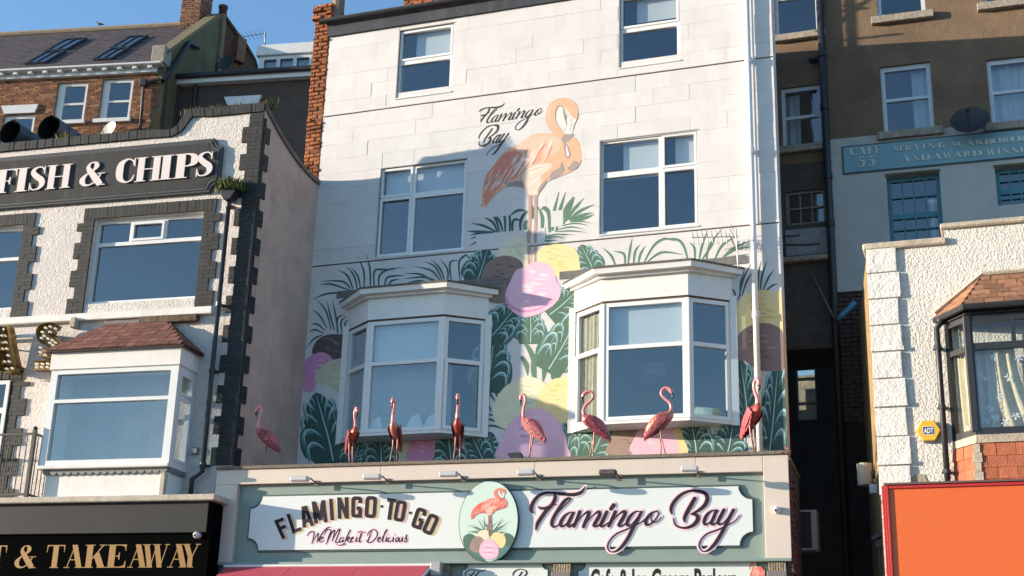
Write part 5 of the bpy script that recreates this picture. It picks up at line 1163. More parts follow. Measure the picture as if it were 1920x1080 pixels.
# ---- serif lettering engine: stems, hairlines, brackets
def BX(x0, x1, y0, y1): return ('p', [(x0,y0),(x1,y0),(x1,y1),(x0,y1)])
def ST(x, T=.22, sl=.07, y0=0, y1=1): return [BX(x-T/2, x+T/2, y0, y1), BX(x-T/2-sl, x+T/2+sl, y0, y0+.035), BX(x-T/2-sl, x+T/2+sl, y1-.035, y1)]
def DG(x0, y0, x1, y1, w): return ('p', [(x0-w/2,y0),(x0+w/2,y0),(x1+w/2,y1),(x1-w/2,y1)])
def SR(x, y, w=.15): return BX(x-w, x+w, y, y+.035)
def RB(*pts): return ('r', list(pts))
GL = {
 'F': (.68, ST(.20)+[BX(.2,.62,.955,1), ('p',[(.66,1),(.60,1),(.50,.955),(.62,.90),(.64,.70),(.66,.70)]), BX(.2,.46,.48,.515), ('p',[(.45,.66),(.42,.53),(.36,.50),(.42,.465),(.45,.34),(.475,.34),(.475,.66)])]),
 'E': (.72, ST(.20)+[BX(.2,.64,.955,1), ('p',[(.68,1),(.60,1),(.50,.955),(.63,.90),(.66,.72),(.68,.72)]), BX(.2,.64,0,.045), ('p',[(.70,0),(.6,0),(.5,.045),(.64,.10),(.68,.3),(.70,.3)]), BX(.2,.46,.48,.515), ('p',[(.45,.66),(.42,.53),(.36,.50),(.42,.465),(.45,.34),(.475,.34),(.475,.66)])]),
 'I': (.42, ST(.21)),
 'H': (.92, ST(.20)+ST(.72)+[BX(.2,.72,.48,.52)]),
 'N': (.90, [BX(.16,.2,0,1), SR(.18,0,.11), SR(.16,.965,.14), DG(.18,1,.72,0,.2), BX(.70,.74,0,1), SR(.72,.965,.11)]),
 'S': (.62, [RB((.545,.72,.03),(.52,.86,.05),(.42,.965,.05),(.28,.965,.06),(.155,.87,.13),(.15,.73,.19),(.30,.56,.22),(.46,.42,.22),(.50,.24,.18),(.42,.09,.10),(.29,.035,.05),(.17,.05,.05),(.09,.16,.05),(.065,.30,.03)), ('p',[(.56,1),(.535,1),(.52,.9),(.535,.68),(.56,.68)]), ('p',[(.045,0),(.07,0),(.09,.1),(.07,.33),(.045,.33)])]),
 'C': (.70, [RB((.60,.72,.03),(.56,.88,.05),(.44,.97,.05),(.33,.95,.09),(.19,.80,.19),(.155,.5,.23),(.19,.20,.19),(.33,.05,.09),(.45,.03,.05),(.57,.12,.05),(.625,.30,.03)), ('p',[(.63,1),(.60,1),(.58,.9),(.60,.66),(.63,.66)])]),
 'G': (.76, [RB((.60,.72,.03),(.56,.88,.05),(.44,.97,.05),(.33,.95,.09),(.19,.80,.19),(.155,.5,.23),(.19,.20,.19),(.33,.05,.09),(.45,.03,.05),(.56,.08,.06)), ('p',[(.63,1),(.60,1),(.58,.9),(.60,.66),(.63,.66)]), BX(.52,.68,.02,.42), SR(.6,.41,.15)]),
 'O': (.78, [RB((.39,.97,.05),(.26,.93,.12),(.16,.75,.2),(.14,.5,.22),(.16,.25,.2),(.26,.07,.12),(.39,.03,.05),(.52,.07,.12),(.62,.25,.2),(.64,.5,.22),(.62,.75,.2),(.52,.93,.12),(.39,.97,.05))]),
 'D': (.80, ST(.20)+[RB((.2,.975,.045),(.38,.96,.06),(.56,.86,.16),(.64,.5,.22),(.56,.14,.16),(.38,.04,.06),(.2,.025,.045))]),
 'P': (.70, ST(.20)+[RB((.2,.975,.045),(.40,.97,.06),(.53,.88,.16),(.56,.72,.2),(.53,.57,.16),(.40,.49,.06),(.2,.485,.04))]),
 'R': (.80, ST(.20)+[RB((.2,.975,.045),(.38,.97,.06),(.50,.88,.16),(.53,.74,.19),(.50,.61,.15),(.38,.53,.06),(.2,.525,.04)), ('p',[(.36,.52),(.52,.55),(.74,.0),(.54,.0)]), BX(.54,.82,0,.035)]),
 'B': (.74, ST(.20)+[RB((.2,.975,.045),(.38,.97,.06),(.50,.90,.15),(.52,.77,.18),(.48,.62,.14),(.36,.54,.05),(.2,.535,.04)), RB((.36,.535,.04),(.50,.50,.10),(.58,.38,.19),(.58,.24,.2),(.52,.09,.14),(.38,.03,.06),(.2,.025,.045))]),
 'T': (.78, ST(.39)+[BX(.03,.75,.955,1), ('p',[(.02,1),(.06,1),(.10,.955),(.06,.90),(.04,.68),(.02,.68)]), ('p',[(.76,1),(.72,1),(.68,.955),(.72,.90),(.74,.68),(.76,.68)])]),
 'A': (.84, [DG(.12,0,.40,1,.04), DG(.66,0,.38,1,.23), BX(.2,.56,.33,.37), SR(.12,0,.12), SR(.66,0,.19)]),
 'K': (.86, ST(.20)+[('p',[(.28,.38),(.34,.38),(.70,.97),(.65,.97)]), ('p',[(.36,.52),(.55,.68),(.80,0),(.55,0)]), SR(.67,.965,.13), SR(.68,0,.17)]),
 'W': (1.18, [DG(.16,1,.38,0,.22), DG(.40,0,.60,1,.04), DG(.60,1,.80,0,.22), DG(.82,0,1.06,1,.04), SR(.16,.965,.18), SR(.60,.965,.18), SR(1.06,.965,.11)]),
 'V': (.80, [DG(.16,1,.40,0,.23), DG(.42,0,.66,1,.04), SR(.16,.965,.18), SR(.66,.965,.12)]),
 'Y': (.82, [('p',[(.05,1),(.28,1),(.50,.44),(.50,.0),(.28,0),(.28,.44)]), ('p',[(.44,.46),(.49,.46),(.72,1),(.67,1)]), SR(.16,.965,.18), SR(.70,.965,.12), SR(.39,0,.18)]),
 'U': (.84, ST(.18, y0=.25)+[RB((.18,.28,.22),(.22,.10,.16),(.40,.03,.06),(.58,.10,.05),(.66,.3,.045),(.66,1,.045)), SR(.66,.965,.12)]),
 '5': (.62, [BX(.14,.52,.88,1), BX(.14,.19,.5,.9), RB((.16,.53,.05),(.30,.62,.07),(.46,.52,.18),(.50,.32,.22),(.42,.10,.14),(.26,.03,.06),(.12,.10,.09),(.10,.20,.10))]),
 '&': (.92, [RB((.74,.02,.20),(.62,.2,.23),(.46,.44,.22),(.30,.68,.17),(.27,.82,.11),(.33,.94,.06),(.42,.97,.05),(.52,.93,.12),(.55,.82,.17),(.50,.70,.11),(.38,.58,.05),(.22,.46,.08),(.12,.30,.17),(.12,.17,.18),(.20,.06,.11),(.33,.03,.06),(.46,.08,.05),(.58,.2,.05),(.68,.36,.05),(.72,.48,.04)), BX(.60,.86,.475,.51), BX(.66,.90,0,.035)]),
}
def glyph(ch, fr, u0, u1, z0, z1, dlo, dhi, m, parent, name='letter'):
    w_, parts = GL[ch]; b = MB(fr); xs = []
    for kd, pts in parts:
        for p in pts: xs.append(p[0])
    xa, xb = min(xs)-(.0), max(xs)
    if ch in 'SCGOS&5': xa, xb = xa-.08, xb+.06
    mp = lambda x, y: (u0+(x-xa)/(xb-xa)*(u1-u0), z0+y*(z1-z0))
    for i, (kd, pts) in enumerate(parts):
        if kd == 'p': b.prism([mp(*p) for p in pts], dlo, dhi+.0003*i)
        else: b.ribbon(pts, mp, dhi+.0003*i, 0, thick=(dhi-dlo), smooth=6, rise=.0002, cap=False)
    return b.obj(name, m, parent)
# FISH & CHIPS board
bd = Lf.rect([(-260,310),(404,266),(398,362),(-260,402)], .06); bz0 = Lf.q(200,372,.06)[1]; bz1 = Lf.q(200,282,.06)[1]
bu1 = (Lf.q(412,290,.06)[0]); bu0 = UL+.2
sb = thing('fish_and_chips_sign', Lf.P(bu1-2, bz0, 0), 'charcoal moulded board with raised pale serif letters spelling FISH & CHIPS', 'sign')
def lobed(e):
    P = [(bu0, bz0-e)]
    for k_, (cx, cz, a0) in enumerate(((bu1+e, bz0-e, 180), (bu1+e, bz1+e, 270))):
        r_ = .17
        P += [(cx+r_*math.cos(R(a0-90*i/6)), cz+r_*math.sin(R(a0-90*i/6))) for i in range(7)]
    return P+[(bu0, bz1+e)]
b = MB(Lf); b.prism(lobed(.05), .001, .07); b.obj('moulding', mat('charcoal_moulding', (.048,.048,.05), .5, var=.2), sb, bevel=.015)
b = MB(Lf); b.prism(lobed(.0), .0705, .085); b.obj('moulding_bead', MATS['charcoal_moulding'], sb, bevel=.008)
b = MB(Lf); b.prism(lobed(-.05), .0855, .09); b.obj('board', gboard, sb)
Zf = zoomer(0, 250, 4.364)
fz0, fz1 = sum(Lf.q(*Zf(x, y), .1)[1] for x, y in ((160,472),(480,448),(1210,400),(1370,388)))/4, sum(Lf.q(*Zf(x, y), .1)[1] for x, y in ((180,275),(500,252),(1220,206),(1370,194)))/4
LS = [('F',-28,128,380),('I',128,226,375),('S',226,372,368),('H',380,578,350),('&',660,878,335),('C',955,1112,315),('H',1106,1318,303),('I',1302,1408,292),('P',1420,1584,285),('S',1588,1742,270)]
for ch, a, c_, y in LS: glyph(ch, Lf, lq(Zf, a, y, .13)[0], lq(Zf, c_, y, .13)[0], fz0, fz1, .103, .122, letter_w, sb)
# gold TAKEAWAY board letters
tk = thing('takeaway_sign', Lf.P(-2, zf0-.5, .56), 'black gloss board with gold serif letters spelling & TAKEAWAY', 'sign')
b = MB(Lf); tz0 = Lf.q(200,1085,.56)[1]; b.box(UL, uf-.01, tz0, zf0-.02, .5502, .562); b.obj('board', MATS['black_gloss_board'], tk)
gold = mat('gold_leaf_letter', (.33,.18,.055), .45, var=.15, vscale=30, metal=.25)
Zk = zoomer(0, 980, 4.571); f_ = lambda x, y: Lf.q(*Zk(x, y), .57)
kz0 = sum(f_(x, y)[1] for x, y in ((495,395),(680,390),(1000,384),(1650,374)))/4; kz1 = sum(f_(x, y)[1] for x, y in ((480,200),(990,188),(1400,180),(1650,176)))/4
for ch, a, c_ in (('T',-95,50),('&',135,328),('T',396,548),('A',556,724),('K',722,916),('E',912,1080),('A',1098,1270),('W',1212,1446),('A',1440,1620),('Y',1552,1712)):
    glyph(ch, Lf, f_(a, 290)[0], f_(c_, 290)[0], kz0, kz1, .5622, .566, gold, tk)

# marquee letters with bulbs
mq = mat('gold_sheet_metal', (.50,.31,.08), .35, metal=.7, var=.3, vscale=14, bump=.2); mq_in = mat('gold_tray_inside', (.20,.12,.035), .5, metal=.4, var=.3, vscale=16)
bulb = mat('bulb_glass', (.85,.80,.68), .15, emit=.15)
Zl = zoomer(0, 580, 7.715)
def marquee(strokes, bulbs, label, dd=.42):
    mp = lambda x, y: Lf.q(*Zl(x, y), dd); u, z = mp(*strokes[0][0][:2])
    t = thing('marquee_letter', Lf.P(u, z, .2), label, 'letter', 'gold light-up letters')
    b = MB(Lf)
    for i, st in enumerate(strokes): b.ribbon(st, mp, dd-.10+.001*i, 1, thick=.16, smooth=5, wadd=0, cap=False)
    b.obj('tray', [mq, mq_in], t)
    b = MB(Lf)       # raised rim
    for st in strokes:
        P = catmull(st, False, 5); n = len(P)
        for sgn in (-1, 1):
            Q = []
            for i, (x, y, w_) in enumerate(P):
                a, c_ = P[max(0, i-1)], P[min(n-1, i+1)]; tx, ty = c_[0]-a[0], c_[1]-a[1]; k_ = math.hypot(tx, ty) or 1; Q.append((x-ty/k_*sgn*w_/2, y+tx/k_*sgn*w_/2))
            vs = [Lf.P(*mp(*p), dd-.26) for p in Q]+[Lf.P(*mp(*p), dd+.0) for p in Q]; b.add(vs, [(i, i+1, n+i+1, n+i) for i in range(n-1)])
    b.obj('rim', mq, t)
    for x, y in bulbs:
        u, z = mp(x, y); b = MB(Lf); b.tube([Lf.P(u, z, dd-.10), Lf.P(u, z, dd-.06), Lf.P(u, z, dd-.03), Lf.P(u, z, dd-.015)], [.012,.022,.02,.008], 8); b.obj('bulb', bulb, t, smooth=True)
    b = MB(Lf); u, z = mp(*strokes[0][len(strokes[0])//2][:2]); b.tube([Lf.P(u, z, .001), Lf.P(u, z, dd-.2)], .015, 6); b.obj('standoff', lamp_d, t)
marquee([[(800,310,190),(720,262,150),(620,310,190),(625,400,180),(740,470,170),(800,540,170),(740,640,150),(640,640,130),(540,590,150)], [(450,800,118),(780,795,118)]],
        [(635,255),(705,238),(780,268),(590,318),(700,318),(615,372),(575,405),(670,410),(735,435),(700,475),(780,470),(745,508),(565,540),(560,610),(630,648),(706,630),(510,780),(590,780),(668,775),(740,770),(510,830),(580,826),(660,825),(735,822)], 'gold bulb studded letter S partly behind the oriel window')
marquee([[(15,230,150),(60,500,150),(120,850,170)], [(20,850,110),(230,840,90)], [(-120,650,90),(70,640,80)], [(10,230,140),(-60,500,140),(-130,850,160)]],
        [(48,370),(60,465),(75,560),(95,655),(110,745),(75,850),(152,842),(35,280),(5,370),(10,470),(15,560),(40,745)], 'gold bulb studded letter A cut off at the left edge')
b = MB(Lf); zr_ = lq(Zl, 300, 385, .12)[1]; b.box(UL, lq(Zl, 540, 380, .12)[0], zr_-.03, zr_+.02, .09, .14); b.obj('letter_rail', gloss_white, fish)

# downpipe with a hopper full of grass
dp = thing('downpipe', Lf.P(-.9, 6, .12), 'black cast iron downpipe with a hopper on the white roughcast wall', 'drainpipe')
pu = (lq(Zq2, 1372, 160, .13)[0]+Lf.q(380, 870, .13)[0])/2; pz1 = lq(Zq2, 1380, 145, .13)[1]; pz0 = Lf.q(381, 885, .13)[1]
b = MB(Lf); b.tube([Lf.P(pu, pz1, .13), Lf.P(pu, pz0, .13), Lf.P(pu-.16, pz0-.12, .15), Lf.P(pu-.16, z_fl+.03, .15)], .042, 10); b.obj('pipe', gutter_m, dp, smooth=True)
for zz in (pz1-.1, (pz1+pz0)/2+.5, (pz1+pz0)/2-.7, pz0+.12):
    b = MB(Lf); b.tube([Lf.P(pu, zz-.04, .13), Lf.P(pu, zz+.04, .13)], .055, 10); b.box(pu-.08, pu+.08, zz-.015, zz+.015, .001, .08); b.obj('collar', gutter_m, dp)
b = MB(Lf); b.prism([(pu-.06, pz1-.02), (pu+.06, pz1-.02), (pu+.15, pz1+.12), (pu+.15, pz1+.2), (pu-.15, pz1+.2), (pu-.15, pz1+.12)], .02, .24); b.obj('hopper', gutter_m, dp, bevel=.01)
grass_m = mat('hopper_grass', (.16,.19,.035), .8, obj_rand=.2, var=.5, vscale=12); dry_m = mat('dry_weeds', (.26,.20,.10), .9, var=.4, vscale=10)
def tuft(name, base, w_, h_, n, m, label, cat, seed, wd=.014, droop=.6):
    rnd = random.Random(seed); b = MB(C); t = thing(name, base, label, cat)
    for i in range(n):
        p = base+Vector((rnd.gauss(0, w_*.35), rnd.gauss(0, w_*.25), 0)); a = rnd.uniform(0, 2*PI); L = h_*rnd.uniform(.5, 1.1); dv = Vector((math.cos(a), math.sin(a), 0)); s_ = Vector((-math.sin(a), math.cos(a), 0))*wd
        k_ = rnd.uniform(.1, droop); p1 = p+Vector((0,0,L*.6))+dv*L*.3*k_; p2 = p+Vector((0,0,L*(1-.5*k_)))+dv*L*.9*k_
        b.add([p-s_, p+s_, p1+s_*.8, p1-s_*.8, p2], [(0,1,2,3), (3,2,4)])
    o = b.obj('blades', m, t); o['kind'] = 'stuff'; return t
tuft('grass_tuft', Lf.P(pu, pz1+.17, .13), .34, .30, 650, grass_m, 'green grass tuft growing out of the black downpipe hopper', 'grass', 1, .009, 1.0)
p_ = lq(Zq1, 378, 850, -.1); tuft('weed_clump', Lf.P(p_[0], zflat_t-.02, -.1), .22, .20, 160, mat('yellow_weeds', (.22,.19,.04), .85, var=.4), 'yellowish weed clump on the parapet below the big duct mouth', 'weeds', 2, .012, 1)
rnd = random.Random(9)
for i in range(9):
    px, py = 1130+i*50+rnd.uniform(-14, 14), 655-i*3; u = lq(Zq1, px, py, -.1)[0]
    pos = ('just above the curve of the parapet', 'next from the curve along the raised parapet', 'third from the curve on the raised parapet', 'fourth from the curve on the raised parapet', 'midway along the raised parapet', 'just right of the middle of the raised parapet', 'fourth from the corner of the raised parapet', 'third from the corner of the raised parapet', 'nearest the corner of the raised parapet')[i]
    tuft('dry_weed', Lf.P(u, zend_t-.03, -.1), .16, .17, 40, dry_m, 'small dry weed '+pos, 'weeds', 20+i, .006, .9)['group'] = 'dry weeds on the parapet'
tuft('weed_clump', Lf.P(-.02, zend_t-.02, -.2), .22, .28, 90, mat('sage_weeds', (.15,.16,.06), .85, var=.4), 'olive weed clump at the right end of the raised parapet', 'weeds', 40, .009, 1)
# odds and ends on the wall
wood = mat('rotten_timber', (.17,.11,.07), .95, var=.6, vscale=14, bump=1.2, bscale=40, stain=.5, stain_col=(.45,.33,.22))
tb = Lf.rect([(260,594),(370,588),(370,602),(260,606)], .1); b = MB(Lf); b.box(tb[0], tb[1], tb[2], tb[3], .001, .12)
tag(b.obj('timber_batten', wood, bevel=.015), 'rotten brown timber batten on the wall above the tiled oriel roof', 'timber')
tb = Lf.rect([(133,596),(143,595),(143,614),(133,614)], .12); b = MB(Lf); b.box(tb[0], tb[1], tb[2], tb[3], .001, .16)
tag(b.obj('wall_block', stone, bevel=.012), 'stub of worn block on the wall right of the letter S', 'block')
tb = Lf.rect([(358,839),(371,838),(371,851),(358,852)], .05); t = thing('junction_box', Lf.P(tb[0], tb[2], 0), 'small grey junction box between oriel window and black downpipe', 'box')
b = MB(Lf); b.box(*tb, .001, .06); b.obj('box', MATS['grey_lead_trim'], t, bevel=.008); b = MB(Lf); b.box(tb[0]+.02, tb[1]-.02, tb[2]+.02, tb[3]-.02, .0605, .068); b.obj('lid', lamp_m, t)
# balcony railing at the left edge
rl = thing('balcony_railing', Lf.P(-4.6, z_fl, .7), 'black iron balcony railing on the ledge at the left edge', 'railing')
pu_ = lq(Zq3, 130, 600, .66)[0]; rz1 = lq(Zq3, 130, 480, .66)[1]; rz0 = lq(Zq3, 110, 735, .66)[1]; iron = mat('black_iron', (.03,.028,.026), .6, var=.3, vscale=20, bump=.3)
b = MB(Lf); b.box(pu_-.03, pu_+.03, z_fl+.031, rz1+.06, .63, .69); b.tube([Lf.P(pu_, rz1+.06, .66), Lf.P(pu_, rz1+.10, .66), Lf.P(pu_, rz1+.13, .66)], [.035, .045, .01], 8); b.obj('post', iron, rl)
for z_ in (rz1, rz0): b = MB(Lf); b.box(UL, pu_-.031, z_-.018, z_+.018, .645, .675); b.obj('rail', iron, rl)
b = MB(Lf); b.box(pu_-.018, pu_+.018, rz1-.018, rz1+.018, .001, .629); b.obj('rail', iron, rl)
b = MB(Lf); b.box(pu_-.018, pu_+.018, rz0-.018, rz0+.018, .001, .629); b.obj('rail', iron, rl)
for i in range(14): u = pu_-.13-i*.115; b = MB(Lf); b.tube([Lf.P(u, rz0+.018, .66), Lf.P(u, rz1-.018, .66)], .009, 6); b.obj('bar', iron, rl)
for i in range(5): b = MB(Lf); d_ = .10+i*.11; b.tube([Lf.P(pu_, rz0+.018, d_), Lf.P(pu_, rz1-.018, d_)], .009, 6); b.obj('bar', iron, rl)
# extractor ducts on the flat roof
duct_m = mat('sooty_duct_metal', (.12,.115,.11), .55, metal=.5, var=.4, vscale=8, bump=.3, stain=.5, stain_col=(.03,.03,.03)); duct_lining = mat('duct_lining', (.006,.006,.006), .95)  # near-black lining inside the duct mouths
for px, py, r_, lab_ in ((91, 239, .26, 'big sooty extractor duct with its round mouth open, beside the brick house window'), (18, 247, .25, 'sooty extractor duct cut by the left edge')):
    u, z = Lf.q(px, py, -.55); t = thing('extractor_duct', Lf.P(u, zflat-.7, -1), lab_, 'duct', 'extractor ducts on the flat roof')
    m0 = Lf.P(u, z, -.55); ax = (Lf.x*.12-Lf.n-Vector((0,0,.06))).normalized()
    b = MB(C); b.tube([m0, m0+ax*.9], r_, 20, cap=False); b.tube([m0+ax*.02, m0+ax*.9], r_*.95, 20, m=1, cap=False); b.tube([m0+ax*.86, m0+ax*.9], r_*.94, 20, m=1)
    for q_ in (.0, .3, .6): b.tube([m0+ax*q_, m0+ax*(q_+.03)], r_*1.04, 20, cap=False)
    b.obj('duct', [duct_m, duct_lining], t, smooth=True)
    e_ = m0+ax*.9; b = MB(C); b.tube([e_, e_+ax*.25+Vector((0,0,-.1)), Vector((e_.x+ax.x*.3, e_.y+ax.y*.3, zflat-.71))], r_*.98, 18); b.obj('elbow', duct_m, t, smooth=True)
# ------------------------------------------------------------------ the brick house on the hill behind, far left
A_B = R(10.5); t_ = C.q(297, 250, -12); B = Fr((t_[0], 12, 0), A_B)
Zs = zoomer(0, 0, 4.155); bq = lambda x, y, d=0: B.q(*Zs(x, y), d)
house_b = mat('old_orange_brick', (.30,.125,.06), .9, var=.55, vscale=5, bump=1.4, bscale=28, stain=.35, stain_col=(.10,.06,.045), pits=.35, pit_col=(.42,.22,.12), pit_scale=9)
joint_b = mat('old_mortar', (.27,.19,.13), .95, var=.3, vscale=10)
olive = mat('olive_render', (.145,.125,.065), .95, var=.25, vscale=2, bump=.4, stain=.4, stain_col=(.08,.07,.04))
brown_r = mat('dark_brown_render', (.095,.07,.055), .95, var=.2, vscale=2, bump=.5)
hb = thing('brick_house', B.P(-4, 0, 0), 'orange brick house with slate roof, white cornice and skylights behind the fish shop', 'house')
ULB = -9; zc0 = sum(bq(x, y)[1] for x, y in ((300,622),(900,585)))/2; zc1 = sum(bq(x, y, .3)[1] for x, y in ((300,530),(900,490)))/2
we = [(bq(455,640)[0], bq(690,630)[0], bq(560,940)[1], bq(570,640)[1]), (bq(805,612)[0], bq(1045,600)[0], bq(900,925)[1], bq(920,612)[1])]
we.append((bq(30,900)[0], bq(275,890)[0], bq(150,1130)[1], bq(150,893)[1]))
w = MB(B); w.holes(ULB, 0, 4, zc1, we, -.3, -.012, back=True); w.obj('wall', joint_b, hb)
inside_box(hb, B, ULB, -.3, 6, zc1-.1, 2.0, dark_room)
# the courses: rows of brick, too fine here to pick apart singly
b = MB(B); rows = courses(-7.5, -.002, we[2][2]-.3, zc0, .225, .078, .012, [(a-.01, b_+.01, c-.01, e_+.01) for a, b_, c, e_ in we], minw=.05)
for u0, u1, z0, z1 in rows: 
    dj = random.uniform(-.006, .006); b.add([B.P(u0,z0,dj), B.P(u1,z0,dj), B.P(u1,z1,dj), B.P(u0,z1,dj), B.P(u0,z0,-.012), B.P(u1,z0,-.012), B.P(u1,z1,-.012), B.P(u0,z1,-.012)], [(0,1,2,3), (4,5,1,0), (3,2,6,7), (4,0,3,7), (1,5,6,2)], random.choice((0,0,0,1,2)))
o = b.obj('brickwork', [house_b, mat('old_dark_brick', (.19,.085,.05), .9, var=.5, vscale=6, bump=1), mat('old_pale_brick', (.40,.19,.09), .9, var=.4, vscale=6, bump=1)], hb); o['kind'] = 'stuff'
cur_w = mat('white_sheer', (.55,.58,.62), .9, var=.15, vscale=14)
for i, wr in enumerate(we):
    zm_ = wr[2]+(wr[3]-wr[2])*.46; f_ = .11
    window(hb, B, wr, [(wr[0]+f_+.12, wr[1]-f_, zm_+.035, wr[3]-f_), (wr[0]+f_+.12, wr[1]-f_, wr[2]+.08, zm_-.035)], -.09, gloss_white, glass_m, sill=(wr[0]-.12, wr[1]+.08, wr[2]-.14, wr[2]-.003, -.08, .10))
b = MB(B); l0 = we[2]; b.prism([(bq(40,885)[0], l0[3]+.03), (bq(275,880)[0], l0[3]+.03), (bq(303,815)[0], bq(303,817)[1]), (bq(15,828)[0], bq(303,817)[1])], .002, .06); b.obj('lintel', gloss_white, hb)
# cornice: a plain band, dentil brackets, a projecting gutter board
b = MB(B); b.box(ULB, -.28, zc0, zc0+.08, .002, .14); b.obj('cornice_band', gloss_white, hb)
b = MB(B); b.box(ULB, -.28, zc0+.081, zc1-.075, .002, .06); b.obj('cornice_frieze', gloss_white, hb)
b = MB(B); b.box(ULB, -.05, zc1-.074, zc1, .002, .34); b.obj('cornice_gutter', gloss_white, hb, bevel=.015)
u = -.45
while u > -8.5:
    b = MB(B); b.prism([(u-.08, zc0+.082), (u+.08, zc0+.082), (u+.08, zc1-.076), (u-.08, zc1-.076)], .061, .27); b.obj('bracket', gloss_white, hb, bevel=.02); u -= .52
# slate roof
rd = -3.6; zr1 = B.q(330, 49, rd)[1]; ze = zc1+.02
RFp = Fr(B.P(0, ze, .3), x=B.x, up=(B.P(0, zr1, rd)-B.P(0, ze, .3)))
SL = (B.P(0, zr1, rd)-B.P(0, ze, .3)).length
b = MB(RFp); b.box(ULB, -.35, 0, SL, -.12, -.012); b.obj('roof_boarding', tile_bed, hb)
b = MB(RFp); nr = 26
for r_ in range(nr):
    z0, z1 = SL*r_/nr, SL*(r_+1)/nr+.03; u = -.35-(.12 if r_ % 2 else 0)
    while u > -8.9:
        dj = random.uniform(0, .006); a = u-.24+.006
        b.add([RFp.P(a,z0,.012+dj), RFp.P(u,z0,.012+dj), RFp.P(u,z1,-.002), RFp.P(a,z1,-.002), RFp.P(a,z0,-.01), RFp.P(u,z0,-.01)], [(0,1,2,3), (4,5,1,0)], random.choice((0,0,1,2))); u -= .24
o = b.obj('slates', [slate_m, mat('slate_purple', (.135,.10,.098), .75, var=.3, vscale=7), mat('slate_dark', (.085,.072,.07), .75, var=.3, vscale=7)], hb); o['kind'] = 'stuff'
b = MB(RFp); b.tube([RFp.P(ULB, SL, .04), RFp.P(-.35, SL, .04)], .11, 8); b.obj('ridge', mat('stone_ridge', (.36,.28,.2), .9, var=.3, vscale=10), hb)
def rq_(x, y): return RFp.q(*Zs(x, y), .03)
sky_fr = mat('black_rooflight_frame', (.02,.025,.03), .5)
for n_, pts in enumerate([((490,312),(655,305),(545,393),(385,400)), ((335,410),(490,403),(375,494),(225,500)), ((985,290),(1142,285),(1020,375),(885,380)), ((842,386),(1000,378),(885,463),(752,470))]):
    c_ = [rq_(*p) for p in pts]; u0, u1 = (c_[0][0]+c_[3][0])/2, (c_[1][0]+c_[2][0])/2; z0, z1 = (c_[2][1]+c_[3][1])/2, (c_[0][1]+c_[1][1])/2
    b = MB(RFp); um = (u0+u1)/2; b.holes(u0, u1, z0, z1, [(u0+.07, um-.02, z0+.08, z1-.08), (um+.02, u1-.07, z0+.08, z1-.08)], .0, .09); o = b.obj('skylight', sky_fr, hb)
    b = MB(RFp); b.box(u0+.06, u1-.06, z0+.07, z1-.07, .045, .06); b.obj('pane', glass('rooflight_glass', (.35,.5,.65), .35), o)
# gable wall and its raised coping, chimney
gd = -rd+.25; Gf = Fr(B.P(0, 0, 0), x=-B.n)
zk = bq(1240, 365, .2)[1]; slope = (zr1-ze)/(-rd+.3)
b = MB(Gf); b.prism([(0, 4), (gd, 4), (gd, zr1+.30), (-rd, zr1+.30), (0, zk-.1)], -.3, 0); b.obj('gable_wall', olive, hb)
b = MB(Gf); b.prism([(-.12, zk-.25), (-rd, zr1+.26), (-rd, zr1+.42), (-.12, zk-.09)], -.36, .05); b.obj('gable_coping', mat('lichen_coping_ochre', (.24,.19,.09), .95, var=.4, vscale=9, bump=.8), hb)
b = MB(B); b.box(-.42, .03, zc1-.02, zk+.02, -.22, .30); b.obj('kneeler', mat('weathered_kneeler', (.40,.35,.29), .9, var=.4, vscale=9), hb, bevel=.02)
old_brick_piece = mat('chimney_brick_brown', (.34,.16,.09), .9, var=.5, vscale=10, bump=1.2, bscale=30, obj_rand=.35)
def stack(u0, u1, z0, z1, d0, d1, name, parent, fr=B, cap=.0, H=.085, m=None):
    b = MB(fr); b.box(u0+.015, u1-.015, z0, z1, d0+.01, d1-.015); o = b.obj(name, joint_b, parent)
    rr = courses(u0, u1, z0, z1, .225, H, .014); pieces('brick', o, fr, rr[:150], d1-.016, d1, m or old_brick_piece, jit=.05, djit=.012, ch=.1, rough=.04)
    sf = Fr(fr.P(u1-.016, 0, d1), x=-fr.n); pieces('brick', o, sf, courses(0, d1-d0, z0, z1, .225, H, .014)[:140], -.0, .016, m or old_brick_piece, jit=.05, djit=.012, ch=.1, rough=.04)
    return o
cu0, cu1 = B.q(335, 50, rd+.4)[0], B.q(372, 50, rd+.4)[0]; cz0 = B.q(350, 62, rd+.4)[1]
stack(cu0, cu1, cz0-.3, cz0+2.0, rd-.6, rd+.4, 'chimney', hb)
# second stack, lower, with its pot, and a ramped brick party wall running down behind it
d2 = -3.9
s0, s1 = B.q(379, 100, d2)[0], B.q(413, 100, d2)[0]; sz0, sz1 = B.q(400, 148, d2)[1], B.q(395, 26, d2)[1]
hb2 = thing('party_wall_stack', B.P(s0, 0, d2), 'tall shaded brick chimney stack with a round pot and a brick wall ramping down', 'chimney')
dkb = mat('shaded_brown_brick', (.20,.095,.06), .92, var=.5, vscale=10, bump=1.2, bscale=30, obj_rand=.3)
stack(s0, s1, sz0-3, sz1, d2-1.2, d2, 'stack', hb2, m=dkb)
pt = B.q(410, 28, d2-.3); b = MB(B); b.tube([B.P(pt[0]+.15, sz1-.02, d2-.3), B.P(pt[0]+.15, sz1+.36, d2-.3), B.P(pt[0]+.15, sz1+.37, d2-.3), B.P(pt[0]+.15, sz1+.46, d2-.3)], [.16,.14,.17,.17], 14); b.obj('chimney_pot', mat('sooty_pot', (.13,.08,.055), .9, var=.4), hb2, smooth=True)
PW = Fr(B.P(s1, 0, d2-.3), x=B.x*.60-B.n*.80)
